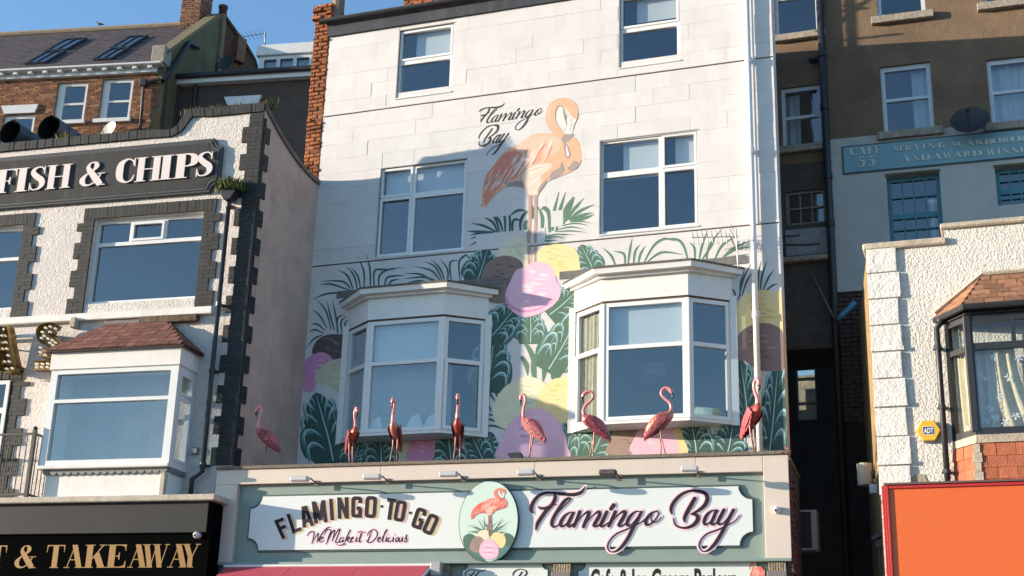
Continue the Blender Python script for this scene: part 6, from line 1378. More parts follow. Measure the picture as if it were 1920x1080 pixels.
prp = [PW.q(*p) for p in ((418,30),(445,68),(452,76),(462,90),(478,118),(487,150))]
b = MB(PW); b.prism([(-.1, sz0-3)]+[(-.1, prp[0][1])]+prp+[(prp[-1][0], sz0-3)], -.35, 0); b.obj('ramped_wall', dkb, hb2)
b = MB(PW)
for (a, b_), (c_, d_) in zip(prp, prp[1:]): b.prism([(a, b_), (c_, d_), (c_, d_+.14), (a, b_+.14)], -.40, .06)
b.obj('ramped_coping', mat('dark_coping_tile', (.12,.075,.055), .9, var=.5, vscale=12, bump=1), hb2)
b = MB(PW); a = PW.q(447, 90, .02); b.box(a[0]-.15, a[0]+.2, a[1]-.6, a[1]+.35, -.3, .22); b.obj('wall_stub', old_brick_piece, hb2)
# pipes and dishes on the house
dpb = thing('downpipe', B.P(-.6, 10, .1), 'dark rainwater pipe angled down the gable onto the orange brick front', 'drainpipe')
pa = [B.P(*bq(1090,1030,.1), .1), B.P(*bq(1118,660,.1), .1), B.P(*bq(1135,640,.1), .1), B.P(-.02, bq(1240,630)[1], .12)]
g_ = [Gf.q(*p, .1) for p in ((305,152),(355,80),(372,90))]
b = MB(B); b.tube(pa, .05, 8); b.obj('pipe', mat('dark_iron_pipe', (.06,.06,.065), .6), dpb, smooth=True)
b = MB(B); b.tube([B.P(-.02, bq(1240,630)[1], .12)]+[Gf.P(*p, .1) for p in g_], .075, 8); b.obj('gutter_pipe', gutter_m, dpb, smooth=True)
p_ = bq(1118, 655, .1); b = MB(B); b.box(p_[0]-.1, p_[0]+.12, p_[1]-.1, p_[1]+.16, .02, .2); b.obj('hopper', gutter_m, dpb, bevel=.02)
def dish(fr, px, py, d, r_, m, label, up=.2, side=.3):
    u, z = fr.q(px, py, d); p0 = fr.P(u, z, d); t = thing('satellite_dish', p0, label, 'satellite dish')
    ax = (fr.n+fr.up*up+fr.x*side).normalized(); a = ax.cross(Vector((0,0,1))).normalized(); c_ = a.cross(ax); b = MB(fr); N = 20
    vs = [p0-ax*r_*.3]; 
    for k_ in (1, 2, 3): vs += [p0-ax*r_*.3*(1-(k_/3)**2)+(a*math.cos(2*PI*j/N)*r_+c_*math.sin(2*PI*j/N)*r_*.92)*k_/3 for j in range(N)]
    fs = [(0, 1+(j+1) % N, 1+j) for j in range(N)]
    for k_ in range(2): fs += [(1+k_*N+j, 1+k_*N+(j+1) % N, 1+(k_+1)*N+(j+1) % N, 1+(k_+1)*N+j) for j in range(N)]
    b.add(vs, fs); b.obj('reflector', m, t, smooth=True)
    b = MB(fr); b.tube([p0-c_*r_*.9, p0+ax*r_*.9-c_*r_*.15], .012, 6); b.tube([p0+ax*r_*.85-c_*r_*.15, p0+ax*r_*1.0-c_*r_*.15], .03, 8); b.obj('feed_arm', gutter_m, t)
    b = MB(fr); b.tube([p0-ax*r_*.3, p0-fr.n*min(abs(d), .45)], .02, 6); b.obj('bracket', gutter_m, t)
dish(B, 203, 243, .3, .34, mat('pale_dish', (.55,.50,.45), .5), 'pale satellite dish at the foot of the orange brick wall', .25, -.5)
dish(B, 423, 117, d2+.6, .33, mat('dark_teal_dish', (.05,.075,.085), .5), 'dark satellite dish in the shade beside the second chimney stack', .2, -.3)
# gull on the ridge
gp = RFp.P(RFp.q(185, 51, .12)[0], SL, .14); t = thing('gull', gp, 'small grey gull standing on the slate roof ridge', 'bird')
gm = mat('gull_feather', (.13,.125,.13), .8); b = MB(B); G_ = .62
b.tube([gp+(-B.x*-.30+Vector((0,0,.10)))*G_, gp+(-B.x*-.16+Vector((0,0,.14)))*G_, gp+Vector((0,0,.17))*G_, gp+(-B.x*.10+Vector((0,0,.22)))*G_, gp+(-B.x*.13+Vector((0,0,.30)))*G_, gp+(-B.x*.19+Vector((0,0,.32)))*G_, gp+(-B.x*.22+Vector((0,0,.31)))*G_], [.01,.034,.053,.037,.025,.025,.01], 10); b.obj('body', gm, t, smooth=True)
b = MB(B); b.tube([gp+(-B.x*.215+Vector((0,0,.312)))*G_, gp+(-B.x*.275+Vector((0,0,.295)))*G_], [.009,.003], 6); b.obj('beak', mat('gull_beak', (.55,.40,.08), .6), t)
for s_ in (-1, 1):
    b = MB(B); b.tube([gp+B.n*.02*s_+Vector((0,0,.08)), gp+B.n*.02*s_], .006, 5); b.obj('leg', MATS['gull_beak'], t)
    b = MB(B); b.add([gp+(-B.x*.06+B.n*.08*s_+Vector((0,0,.21)))*G_, gp+(-B.x*.02+B.n*.09*s_+Vector((0,0,.12)))*G_, gp+(-B.x*-.36+B.n*.03*s_+Vector((0,0,.12)))*G_, gp+(-B.x*-.12+B.n*.075*s_+Vector((0,0,.20)))*G_], [(0,1,2,3)]); b.obj('wing', mat('gull_wing', (.06,.06,.07), .8), t)

# ------------------------------------------------------------------ the dark rendered house with the white dormer
A_D = R(9); Dn = Fr(Gf.P(Gf.q(336, 165)[0], 0, 0), A_D)
hd = thing('dark_house', Dn.P(2.5, 0, 0), 'dark brown rendered house with a white eaves board and dormer behind the parapet', 'house')
dz0 = (Dn.q(350,163)[1]+Dn.q(575,149)[1])/2; dz1 = (Dn.q(350,155,.3)[1]+Dn.q(575,141,.3)[1])/2; ue = Dn.q(700, 150)[0]; us = .003
b = MB(Dn); b.box(us, ue, 4, dz0+.2, -6, 0); b.obj('wall', brown_r, hd)
b = MB(Dn); b.box(us, ue, dz0, dz0+.18, .002, .25); b.obj('eaves_board', gloss_white, hd)
b = MB(Dn); b.tube([Dn.P(us, dz0+.24, .33), Dn.P(ue, dz0+.24, .33)], .09, 8); b.obj('gutter', gutter_m, hd)
b = MB(Dn); b.add([Dn.P(us,dz0+.2,.3), Dn.P(ue,dz0+.2,.3), Dn.P(ue,dz0+1.4,-3.2), Dn.P(us,dz0+1.4,-3.2)], [(0,1,2,3)]); b.obj('roof', slate_m, hd)
u = Dn.q(368, 158, .1)[0]; b = MB(Dn); b.tube([Dn.P(u, dz0+.2, .1), Dn.P(u, 4, .1)], .06, 8); b.obj('downpipe', gutter_m, hd)
u = Dn.q(336, 158, .1)[0]; b = MB(Dn); b.tube([Dn.P(u, dz0+.2, .1), Dn.P(u, 4, .1)], .05, 8); b.obj('downpipe', gutter_m, hd)
p = [Dn.q(*q_) for q_ in ((422,184),(492,180),(484,197),(428,199))]; b = MB(Dn); b.prism(p, .002, .09); b.obj('lintel', gloss_white, hd)
dd = -1.0; dr = Dn.rect([(484,105),(600,101),(600,142),(484,145)], dd)
b = MB(Dn); pn = []
ww = (dr[1]-dr[0]); 
us_ = [Dn.q(x, 120, dd)[0] for x in (494,520, 524,551, 555,581, 587,606)]
pn = [(us_[i], us_[i+1], dr[2]+.12, dr[3]-.12) for i in (0, 2, 4)]
b.holes(dr[0], dr[1]+.8, dr[2], dr[3], pn, dd-.15, dd, back=True); o = b.obj('dormer', gloss_white, hd)
for q_ in pn:
    b = MB(Dn); b.box(q_[0]-.004, q_[1]+.004, q_[2]-.004, q_[3]+.004, dd-.08, dd-.065); b.obj('pane', glass_m, o)
    s = MB(Dn); s.holes(q_[0]-.05, q_[1]+.05, q_[2]-.05, q_[3]+.05, [(q_[0]+.02, q_[1]-.02, q_[2]+.02, q_[3]-.02)], dd-.02, dd+.03); s.obj('sash', gloss_white, o)
    b = MB(Dn); n = 24; vs = []
    for i in range(n+1): x = q_[0]+(q_[1]-q_[0])*i/n; y = dd-.22+.03*math.sin(i*1.4); vs += [Dn.P(x, q_[2], y), Dn.P(x, q_[3], y)]
    b.add(vs, [(2*i, 2*i+2, 2*i+3, 2*i+1) for i in range(n)]); b.obj('curtain', cur_w, o, smooth=True)
b = MB(Dn); b.box(dr[0]-.08, dr[1]+.8, dr[3]+.001, dr[3]+.40, dd-2, dd+.10); b.obj('dormer_fascia', gloss_white, hd, bevel=.02)
b = MB(Dn); b.box(dr[0], dr[1]+.8, dr[2], dr[3], dd-2, dd-.6); b.obj('dormer_body', dark_room, hd)
a0 = Dn.P(*Dn.q(497, 90, dd-.2), dd-.2); t = thing('tv_aerial', a0, 'thin television aerial against the sky above the white dormer', 'aerial')
b = MB(Dn); b.tube([a0, Dn.P(*Dn.q(497, 60, dd-.2), dd-.2)], .025, 6); b.obj('mast', al, t)
b = MB(Dn); e0, e1 = Dn.P(*Dn.q(450, 70, dd-.2), dd-.2), Dn.P(*Dn.q(499, 62, dd-.2), dd-.2); b.tube([e0, e1], .015, 6); o = b.obj('boom', al, t)
for i in range(7): c_ = e0.lerp(e1, i/6.5); b = MB(Dn); b.tube([c_-Dn.n*.25+Vector((0,0,-.04)), c_+Dn.n*.25+Vector((0,0,.04))], .008, 5); b.obj('element', al, o)
# ------------------------------------------------------------------ the brown cafe house on the right, behind
A_K = R(1.5); t_ = C.q(1556, 300, -2.6); K = Fr((t_[0], 2.6, 0), A_K)
kbrown = mat('brown_pebble_render', (.235,.155,.095), .95, var=.3, vscale=1.6, bump=1.2, bscale=60, stain=.55, stain_col=(.11,.085,.06), stain_scale=(.8,.8,.3), bump2=.3)
kgrey = mat('grey_white_render', (.50,.48,.45), .9, var=.12, vscale=1.5, bump=.5, bscale=40, stain=.5, stain_col=(.33,.30,.26))
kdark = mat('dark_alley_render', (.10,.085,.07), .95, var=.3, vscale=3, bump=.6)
sill_m = mat('flaking_sill', (.42,.36,.28), .9, var=.4, vscale=14, bump=.9, bscale=40, stain=.7, stain_col=(.13,.09,.06))
sash_m = mat('white_sash_paint', (.62,.64,.68), .45, var=.12, vscale=10)
teal = mat('teal_paint', (.05,.21,.27), .5, var=.2, vscale=9)
cafe55 = thing('corner_house', K.P(2, 0, 0), 'tall brown rendered house with a pale lower wall behind the roughcast building', 'house')
kb = (K.q(1562,262)[1]+K.q(1760,243)[1])/2
UE = 5.5; u0k = 0
def kr(*c): return K.rect(c, -.08)
k1 = kr((1650,128),(1745,120),(1752,246),(1658,252)); k2 = kr((1848,116),(1945,106),(1952,228),(1860,238))
k3 = kr((1640,-80),(1728,-88),(1735,28),(1645,38)); k4 = kr((1836,-100),(1935,-110),(1940,2),(1842,12))
b1 = kr((1664,334),(1762,328),(1770,450),(1668,462)); b2 = kr((1866,318),(1960,312),(1962,382),(1870,390))
w = MB(K); w.holes(u0k, UE, kb, 19, [k1, k2, k3, k4], -.3, 0, back=True); w.obj('wall', kbrown, cafe55)
w = MB(K); zlw = K.q(1580, 548)[1]
w.holes(u0k, UE, zlw, kb-.001, [b1, b2], -.3, .03, back=True); w.obj('lower_wall', kgrey, cafe55)
w = MB(K); w.box(u0k, UE, 2, zlw-.001, -.3, -.04); w.obj('footing_wall', mat('black_alley_brick', (.035,.028,.025), .95, var=.5, vscale=16, bump=1), cafe55)
pieces('brick', cafe55, K, courses(u0k, .75, zlw-2.4, zlw-.01, .225, .085, .012)[:150], -.06, -.02, MATS['dark_alley_brick'], jit=.05, djit=.015, ch=.1, rough=.04)
inside_box(cafe55, K, u0k+.05, UE, 3, 18.8, 2.2, dark_room)
for i, wr in enumerate((k1, k2, k3, k4)):
    f_ = .075; zm_ = wr[2]+(wr[3]-wr[2])*.50
    w = window(cafe55, K, wr, [(wr[0]+f_, wr[1]-f_, zm_+.03, wr[3]-.09), (wr[0]+f_, wr[1]-f_, wr[2]+.07, zm_-.03)], -.06, sash_m, glass_m, sill=(wr[0]-.12, wr[1]+.14, wr[2]-.15, wr[2]-.003, -.05, .12), sill_m=sill_m,
        curtains=([(wr[1]-.36, wr[1]-.05, wr[2]+.05, wr[3]-.07)] if i == 0 else [(wr[0]+.05, wr[1]-.05, wr[2]+.05, wr[3]-.07)] if i == 1 else []), cur_m=net_m)
for i, wr in enumerate((b1, b2)):
    us_ = [wr[0]+.06+(wr[1]-wr[0]-.12)*j/4 for j in range(5)]; zm_ = wr[2]+(wr[3]-wr[2])*.42
    rowz = [wr[2]+.06, (wr[2]+.06+zm_-.04)/2, zm_-.04] ; rowu = [zm_+.04, (zm_+.04+wr[3]-.06)/2, wr[3]-.06]
    pn = [(us_[j]+.014, us_[j+1]-.014, z0+.012, z1-.012) for z0, z1 in (rowz[:2], rowz[1:], rowu[:2], rowu[1:]) for j in range(4)]
    window(cafe55, K, wr, pn, -.10, teal, glass_m, label='teal many paned sash window in the pale lower wall')
    b = MB(K); b.box(wr[0]-.02, wr[1]+.02, wr[3]+.0005, wr[3]+.05, .0305, .05); b.obj('window_head', mat('mossy_head', (.16,.13,.06), .95, var=.5), cafe55)
vp = mat('white_vent_pipe', (.65,.68,.72), .4); wr = b1
b = MB(K); uu = wr[1]-.16; b.tube([K.P(uu, wr[2]-.3, -.24), K.P(uu, wr[2]+.75, -.24), K.P(uu, wr[2]+.76, -.24), K.P(uu, wr[2]+.85, -.24)], [.09,.09,.12,.12], 12); tag(b.obj('vent_pipe', vp, smooth=True), 'white vent pipe standing inside the teal sash window', 'pipe')
# pale blue name band with raised letters
sr = K.rect([(1580,274),(1930,245),(1932,294),(1584,321)], .06)
bs = thing('cafe_band_sign', K.P(sr[0], sr[2], 0), 'long pale blue band sign with raised serif capitals on the house wall', 'sign')
b = MB(K); b.box(sr[0]-.03, sr[1]+2.5, sr[2]-.03, sr[3]+.03, .031, .05); b.obj('band_edge', mat('dark_teal_edge', (.05,.09,.10), .6), bs)
b = MB(K); b.box(sr[0], sr[1]+2.5, sr[2], sr[3], .0505, .06); b.obj('board', mat('pale_blue_board', (.20,.37,.42), .6, var=.12, vscale=3, stain=.4, stain_col=(.35,.42,.42)), bs)
zk_ = zoomer(1570, 240, 5.486); kl = mat('faded_letter', (.60,.62,.56), .6, var=.15)
def line(txt, xs, ya, yb):
    """letters at traced left/right pairs; ya,yb: baseline and top rows"""
    for ch, (a, c_) in zip(txt, xs):
        t = K.q(*zk_(a, (ya(a)+yb(a))/2), .065); e_ = K.q(*zk_(c_, (ya(c_)+yb(c_))/2), .065)
        z0 = K.q(*zk_(a, ya(a)), .065)[1]; z1 = K.q(*zk_(a, yb(a)), .065)[1]
        glyph(ch, K, t[0], e_[0], z0, z1, .0602, .072, kl, bs)
lin = lambda x0, y0, x1, y1: (lambda x: y0+(y1-y0)*(x-x0)/(x1-x0))
line('CAFE', [(132,212),(216,300),(306,382),(386,452)], lin(132,285,452,258), lin(132,208,452,182))
line('55', [(205,285),(310,385)], lin(205,405,385,390), lin(205,298,385,283))
line('SERVING', [(575,635),(640,690),(696,775),(785,868),(875,905),(915,1020),(1040,1118)], lin(575,243,1118,200), lin(575,190,1118,145))
line('SCARBOROU', [(1170,1228),(1240,1318),(1325,1410),(1420,1500),(1510,1585),(1592,1685),(1692,1775),(1785,1885),(1892,1975)], lin(1170,196,1885,138), lin(1170,142,1885,82))
line('AND', [(665,755),(765,850),(858,940)], lin(665,350,940,328), lin(665,290,940,270))
line('AWARD', [(985,1075),(1085,1190),(1200,1285),(1295,1380),(1388,1475)], lin(985,325,1475,285), lin(985,265,1475,228))
line('WINNER', [(1530,1635),(1645,1680),(1690,1775),(1785,1870),(1880,1945),(1955,2030)], lin(1530,282,1945,248), lin(1530,218,1945,188))
dish(K, 1818, 224, .35, .34, mat('black_dish', (.022,.022,.026), .5), 'black satellite dish beside the window of the brown house', .35, -.1)
# the narrow wing over the alley
W_ = Fr((0, 2.66, 0), 0)
def wr_(*c): return W_.rect(c, -.06)
m1 = wr_((1450,-70),(1532,-82),(1536,63),(1455,72)); m2 = wr_((1464,168),(1538,160),(1545,272),(1470,280)); m3 = wr_((1472,362),(1548,355),(1552,418),(1476,425))
wu0, wu1 = W_.q(1385,300)[0], W_.q(1553,300)[0]; wz = W_.q(1500,490)[1]
wing = thing('narrow_wing', W_.P((wu0+wu1)/2, 0, 0), 'narrow dark wing squeezed between white building and brown house, bridging the alley', 'building')
w = MB(W_); w.holes(wu0, wu1, m2[2]-.35, 19, [m1, m2], -.3, 0, back=True); w.obj('wall', kbrown, wing)
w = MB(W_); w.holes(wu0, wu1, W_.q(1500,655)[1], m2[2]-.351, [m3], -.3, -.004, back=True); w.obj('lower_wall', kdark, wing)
inside_box(wing, W_, wu0, wu1, W_.q(1500,640)[1], 18.5, 2, dark_room)
for i, wr in enumerate((m1, m2)):
    f_ = .065; zm_ = wr[2]+(wr[3]-wr[2])*.50
    window(wing, W_, wr, [(wr[0]+f_, wr[1]-f_, zm_+.03, wr[3]-.08), (wr[0]+f_, wr[1]-f_, wr[2]+.06, zm_-.03)], -.05, sash_m, glass_m, sill=(wr[0]-.08, wr[1]+.12, wr[2]-.14, wr[2]-.003, -.05, .12), sill_m=sill_m, curtains=([(wr[0]+.03, wr[0]+.32, wr[2]+.05, wr[3]-.07)] if i else []), cur_m=net_m)
us_ = [m3[0]+.05+(m3[1]-m3[0]-.1)*j/3 for j in range(4)]; zm_ = (m3[2]+m3[3])/2
window(wing, W_, m3, [(us_[j]+.012, us_[j+1]-.012, z0, z1) for z0, z1 in ((m3[2]+.05, zm_-.015), (zm_+.015, m3[3]-.05)) for j in range(3)], -.06, mat('grubby_frame', (.28,.25,.22), .8, var=.3), glass_m)
b = MB(W_); za_, zb_ = W_.q(1510,428)[1], W_.q(1510,478)[1]; b.box(m3[0]-.02, m3[1]+.05, zb_, za_-.01, -.0035, .02); b.obj('apron_panel', mat('grey_panel', (.33,.33,.34), .85, var=.3, vscale=8), wing)
b = MB(W_); b.box(wu0, wu1+.05, wz-.04, wz+.06, -.0035, .16); b.obj('ledge', sill_m, wing, bevel=.015)
# black soil pipe in the corner
sp = thing('soil_pipe', W_.P(wu1, 8, .1), 'black soil pipe in the corner beside the brown house', 'drainpipe')
pu = W_.q(1543,100,.14)[0]; pu2 = W_.q(1562, 560,.14)[0]; b = MB(W_); b.tube([W_.P((pu+pu2)/2, 19, .14), W_.P((pu+pu2)/2, 3, .14)], .07, 10); b.obj('pipe', gutter_m, sp, smooth=True)
for py in (100, 200, 330, 420): z = W_.q(1550, py, .14)[1]; b = MB(W_); b.tube([W_.P((pu+pu2)/2, z-.06, .14), W_.P((pu+pu2)/2, z+.06, .14)], .085, 10); b.obj('collar', gutter_m, sp)
b = MB(W_); z = W_.q(1540, 108, .14)[1]; b.tube([W_.P((pu+pu2)/2-.25, z+.03, .05), W_.P((pu+pu2)/2, z, .14)], .05, 8); b.obj('branch', gutter_m, sp)
# alley: deep end wall with a lit window, struts, pipes
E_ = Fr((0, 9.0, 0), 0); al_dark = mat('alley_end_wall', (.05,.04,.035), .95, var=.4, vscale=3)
aw_ = E_.rect([(1494,688),(1531,688),(1531,788),(1494,788)], 0)
ax0, ax1 = E_.q(1420,700)[0], E_.q(1640,700)[0]
ae_ = thing('alley_building', E_.P(-3, 0, 0), 'dark building closing the far end of the alley, one bright window', 'building')
b = MB(E_); b.holes(ax0, ax1, 0, 12, [aw_], -.3, 0, back=True); b.obj('wall', al_dark, ae_)
zs_ = [aw_[2]+(aw_[3]-aw_[2])*f_ for f_ in (0, .32, .78, 1)]
window(ae_, E_, aw_, [(aw_[0]+.03, aw_[1]-.03, zs_[j]+.03, zs_[j+1]-.03) for j in range(3)], -.02, mat('grubby_frame', (.28,.25,.22), .8), glass('far_glass', (.9,.9,.85), .15))
b = MB(E_); b.box(aw_[0]-.3, aw_[1]+.3, aw_[2]+.2, aw_[2]+.5, -1.2, -1.1); b.box(aw_[0]+.05, aw_[0]+.35, aw_[2]+.5, aw_[2]+1.0, -1.2, -1.1); b.obj('goods', mat('pale_goods', (.55,.5,.42), .8, var=.5, vscale=6), ae_)
b = MB(E_); b.box(aw_[0]+.4, aw_[1], aw_[3]-.75, aw_[3]-.5, -1.05, -1.0); b.obj('green_box', mat('green_box', (.03,.30,.10), .6), ae_)
b = MB(E_); b.box(aw_[0]-.3, aw_[1]+.3, aw_[2]-.2, aw_[3]+.2, -1.6, -1.5); b.obj('lit_room', mat('lit_room_wall', (.6,.5,.35), .8, var=.6, vscale=5, emit=.35), ae_)
# blue hose / pipe, grey strut, rails
def bar(name, p0, p1, d, r_, m, label, cat='pipe', fr=W_):
    a, c_ = fr.P(*fr.q(*p0, d[0]), d[0]), fr.P(*fr.q(*p1, d[1]), d[1]); b = MB(fr); b.tube([a, a.lerp(c_, .3)+Vector((0,0,.01)), a.lerp(c_, .7)+Vector((0,0,-.01)), c_], r_, 10); return tag(b.obj(name, m, smooth=True), label, cat)
bar('blue_pipe', (1571,600), (1603,566), (.3,.3), .05, mat('sky_blue_pipe', (.06,.24,.36), .45), 'short sky blue pipe leaning across the top of the alley')
bar('prop_pole', (1520,512), (1566,600), (.12,.25), .022, mat('grey_pole', (.09,.09,.095), .6), 'dark grey prop pole leaning under the window ledge', 'pole')
bar('rail', (1440,444), (1500,441), (.45,.45), .022, mat('dark_rail', (.06,.06,.06), .6), 'upper of two dark rails sticking out from the white wall corner', 'rail')
bar('rail', (1440,461), (1538,457), (.45,.45), .022, mat('dark_rail', (.06,.06,.06), .6), 'lower and longer of two dark rails by the white wall corner', 'rail')
bar('alley_rail', (1462,618), (1512,617), (-.6,-.6), .022, mat('pale_rail', (.30,.28,.25), .6), 'upper of two pale rails across the dark alley', 'rail')
bar('alley_rail', (1462,633), (1538,631), (-.6,-.6), .022, mat('pale_rail', (.30,.28,.25), .6), 'lower of two pale rails across the dark alley', 'rail')
# air conditioning unit hung on the alley side of the cafe
ac = Fr((0, 1.2, 0), 0); ar = ac.rect([(1499,956),(1532,956),(1532,1030),(1499,1032)], 0)
t = thing('air_conditioner', ac.P(ar[0], ar[2], 0), 'white air conditioning unit in the dark alley beside the cafe pilaster', 'air conditioner')
b = MB(ac); b.holes(ar[0], ar[1], ar[2], ar[3], [(ar[0]+.02, ar[1]-.09, ar[2]+.03, ar[3]-.03)], -.3, 0); b.obj('casing', mat('ac_casing', (.42,.43,.43), .5), t)
b = MB(ac); b.box(ar[0]+.019, ar[1]-.089, ar[2]+.029, ar[3]-.029, -.2, -.02); b.obj('grille', gutter_m, t)
b = MB(ac); b.tube([ac.P(ar[1]-.05, ar[2]-.03, -.1), ac.P(ar[0], ar[2]-.03, -.1)], .02, 6); b.obj('bracket', lamp_d, t)

# ------------------------------------------------------------------ the white roughcast building at the right
Rf = Fr((0, -1.0, 0), 0)
quoin_w = mat('white_painted_stone', (.72,.69,.65), .8, obj_rand=.03, var=.1, vscale=6, bump=.6, bscale=30, bump2=.4, b2scale=10, stain=.25, stain_col=(.45,.40,.33))
coarse = mat('coarse_white_pebbledash', (.72,.685,.63), .9, var=.08, vscale=3, bump=1.9, bscale=30, bump2=.5, b2scale=16, stain=.35, stain_col=(.40,.34,.27), pits=.7, pit_col=(.16,.13,.11), pit_scale=15, pit_edge=.40)
rb = thing('roughcast_building', Rf.P(1.5, 0, 0), 'white pebbledashed building with block quoins, stepped coping and a black bay window', 'building')
rq1 = Rf.rect([(1622,462),(1676,457),(1708,895),(1652,900)], 0); ru0 = (Rf.q(1620,470)[0]+Rf.q(1655,890)[0])/2
zc_ = (Rf.q(1640,470)[1]+Rf.q(1760,460)[1])/2; zs1 = (Rf.q(1775,430)[1]+Rf.q(1915,418)[1])/2; us1 = Rf.q(1770,440)[0]; zo = (Rf.q(1660,908,.52)[1]+Rf.q(1915,905,.52)[1])/2
w = MB(Rf); w.box(ru0, us1, 2, zc_, -.3, -.0); w.box(us1+.0, 6, 2, zs1, -.3, -.0); w.obj('wall', coarse, rb)
w = MB(Rf)
sp_ = 2.4; 
w.add([Rf.P(ru0+.001,2,-.001), Rf.P(ru0+.001,zc_-.001,-.001), Rf.P(ru0-.95,zc_-.001,-7), Rf.P(ru0-.95,2,-7)], [(0,1,2,3)]); w.obj('side_wall', mat('ochre_side_render', (.34,.23,.11), .95, var=.35, vscale=4, bump=.6, stain=.4, stain_col=(.12,.09,.06)), rb)
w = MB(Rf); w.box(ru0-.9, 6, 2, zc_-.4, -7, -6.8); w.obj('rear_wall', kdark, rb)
w = MB(Rf); w.add([Rf.P(ru0, zc_-.3, -.301), Rf.P(6, zc_-.3, -.301), Rf.P(6, zc_-.3, -7), Rf.P(ru0-.9, zc_-.3, -7)], [(0,1,2,3)]); w.obj('flat_roof', gravel_lead, rb)
cop_m = mat('worn_stone_coping', (.55,.47,.36), .9, var=.3, vscale=9, bump=.7, stain=.6, stain_col=(.24,.17,.10))
w = MB(Rf); w.box(ru0-.06, us1+.03, zc_, zc_+.11, -.36, .07); w.obj('coping', cop_m, rb, bevel=.02)
w = MB(Rf); w.box(us1-.05, 6, zs1, zs1+.085, -.36, .07); w.obj('coping', cop_m, rb, bevel=.02)
zj = [Rf.q(1640, y)[1] for y in (466, 514, 563, 612, 662, 712, 766, 820, 875, 930)]
rects = [(ru0-.012, ru0+.42+random.uniform(-.012, .02)+(.03 if i % 2 else 0), zj[i+1]+.008, zj[i]-.008) for i in range(len(zj)-1)]
pieces('quoin_block', rb, Rf, rects, .001, .05, quoin_w, djit=.01, ch=.03, rough=.012)
rects = [(ru0-.02, ru0+.46, z-.018, z+.022) for z in zj[2:-1:2]]
pieces('quoin_lip', rb, Rf, [(a, b_, c_+.03, d_+.05) for a, b_, c_, d_ in rects], .05, .066, quoin_w, djit=.004, ch=.05, rough=.01)
# black bay: chamfered, tiled roof above, hung tiles below
bd_ = .42; bl0 = Rf.q(1778, 720)[0]; zr0, zr1_ = Rf.q(1830,810,bd_)[1], Rf.q(1830,590,bd_)[1]
bx1 = Rf.q(1822, 720, bd_)[0]; black = mat('black_window_paint', (.025,.026,.03), .4, var=.2, vscale=10, bump=.1)
bayR = MB(Rf); bayR.add([Rf.P(bl0,zr0-.05,0), Rf.P(bx1,zr0-.05,bd_+.03), Rf.P(4,zr0-.05,bd_+.03), Rf.P(bl0,zr0,0), Rf.P(bx1,zr0,bd_+.03), Rf.P(4,zr0,bd_+.03)], [(0,3,4,1), (1,4,5,2), (0,1,2), (3,5,4)])
bayR = bayR.obj('black_bay_window', black, rb)
sA, sB = Rf.P(bl0, 0, 0), Rf.P(bx1, 0, bd_); SF = Fr(sA, x=(sB-sA)); SLn = (sB-sA).length
ztr = zr0+(zr1_-zr0)*.72
pn = [(.09, SLn-.10, ztr+.04, zr1_-.09), (.09, SLn-.10, zr0+.05, ztr-.04)]
b = MB(SF); b.holes(0, SLn, zr0+.001, zr1_, pn, -.06, 0, back=True); b.obj('bay_frame', black, bayR, bevel=.006)
for p in pn: b = MB(SF); b.box(p[0]-.003, p[1]+.003, p[2]-.003, p[3]+.003, -.045, -.033); b.obj('pane', glass_c, bayR)
FF = Fr(Rf.P(bx1, 0, bd_), 0); 
um = Rf.q(1898, 600, bd_)[0]-bx1
pn = [(.07, um-.03, ztr+.06, zr1_-.10), (um+.03, um*2, ztr+.06, zr1_-.10), (.07, 1.62, zr0+.06, ztr-.04), (1.72, 3.2, zr0+.06, ztr-.04)]
b = MB(FF); b.holes(0, 4.2, zr0+.001, zr1_, pn, -.07, 0, back=True); b.obj('bay_frame', black, bayR, bevel=.006)
for p in pn: b = MB(FF); b.box(p[0]-.003, p[1]+.003, p[2]-.003, p[3]+.003, -.05, -.038); b.obj('pane', glass_c, bayR)
b = MB(FF); b.box(-.05, .05, zr0+.001, zr1_-.001, -.05, .02); b.obj('corner_post', black, bayR, bevel=.01)
b = MB(Rf); b.add([Rf.P(bl0+.1,zr0-.1,-.8), Rf.P(5,zr0-.1,-.8), Rf.P(5,zr1_+.1,-.8), Rf.P(bl0+.1,zr1_+.1,-.8)], [(0,1,2,3)]); b.obj('interior', dark_room, bayR)
lace = mat('lace_curtain', (.66,.68,.66), .9, var=.12, vscale=25)
def drape(fr, u0, u1, z0, z1, d, m, label, sweep=0):
    b = MB(fr); n = max(10, int((u1-u0)/.02)); rws = 10; vs = []
    for j in range(rws+1):
        t_ = j/rws; z = z1+(z0-z1)*t_
        for i in range(n+1):
            s_ = i/n; u = u0+(u1-u0)*s_+sweep*t_*t_*(.35+.65*s_); vs.append(fr.P(u, z, d+.03*math.sin(i*.9)+.015*math.sin(i*.37+1)))
    b.add(vs, [(j*(n+1)+i, (j+1)*(n+1)+i, (j+1)*(n+1)+i+1, j*(n+1)+i+1) for j in range(rws) for i in range(n)]); return tag(b.obj('curtain', m, smooth=True), label, 'curtain')
drape(FF, .05, .34, zr0+.02, ztr, -.17, lace, 'pale lace curtain at the left of the black bay window')
drape(FF, .34, .62, zr0+.02, ztr, -.14, mat('cream_drape', (.62,.56,.44), .9, var=.2, vscale=9), 'cream drape sweeping right behind the black bay glass', .34)
drape(FF, .74, 1.5, zr0+.02, ztr, -.19, lace, 'pale lace curtain at the right of the black bay window', .1)
drape(SF, .10, .28, zr0+.02, ztr-.05, -.14, MATS['cream_drape'], 'narrow cream drape in the side light of the black bay', .08)
fm = mat('white_lace_flower', (.85,.86,.86), .8); rnd = random.Random(12)
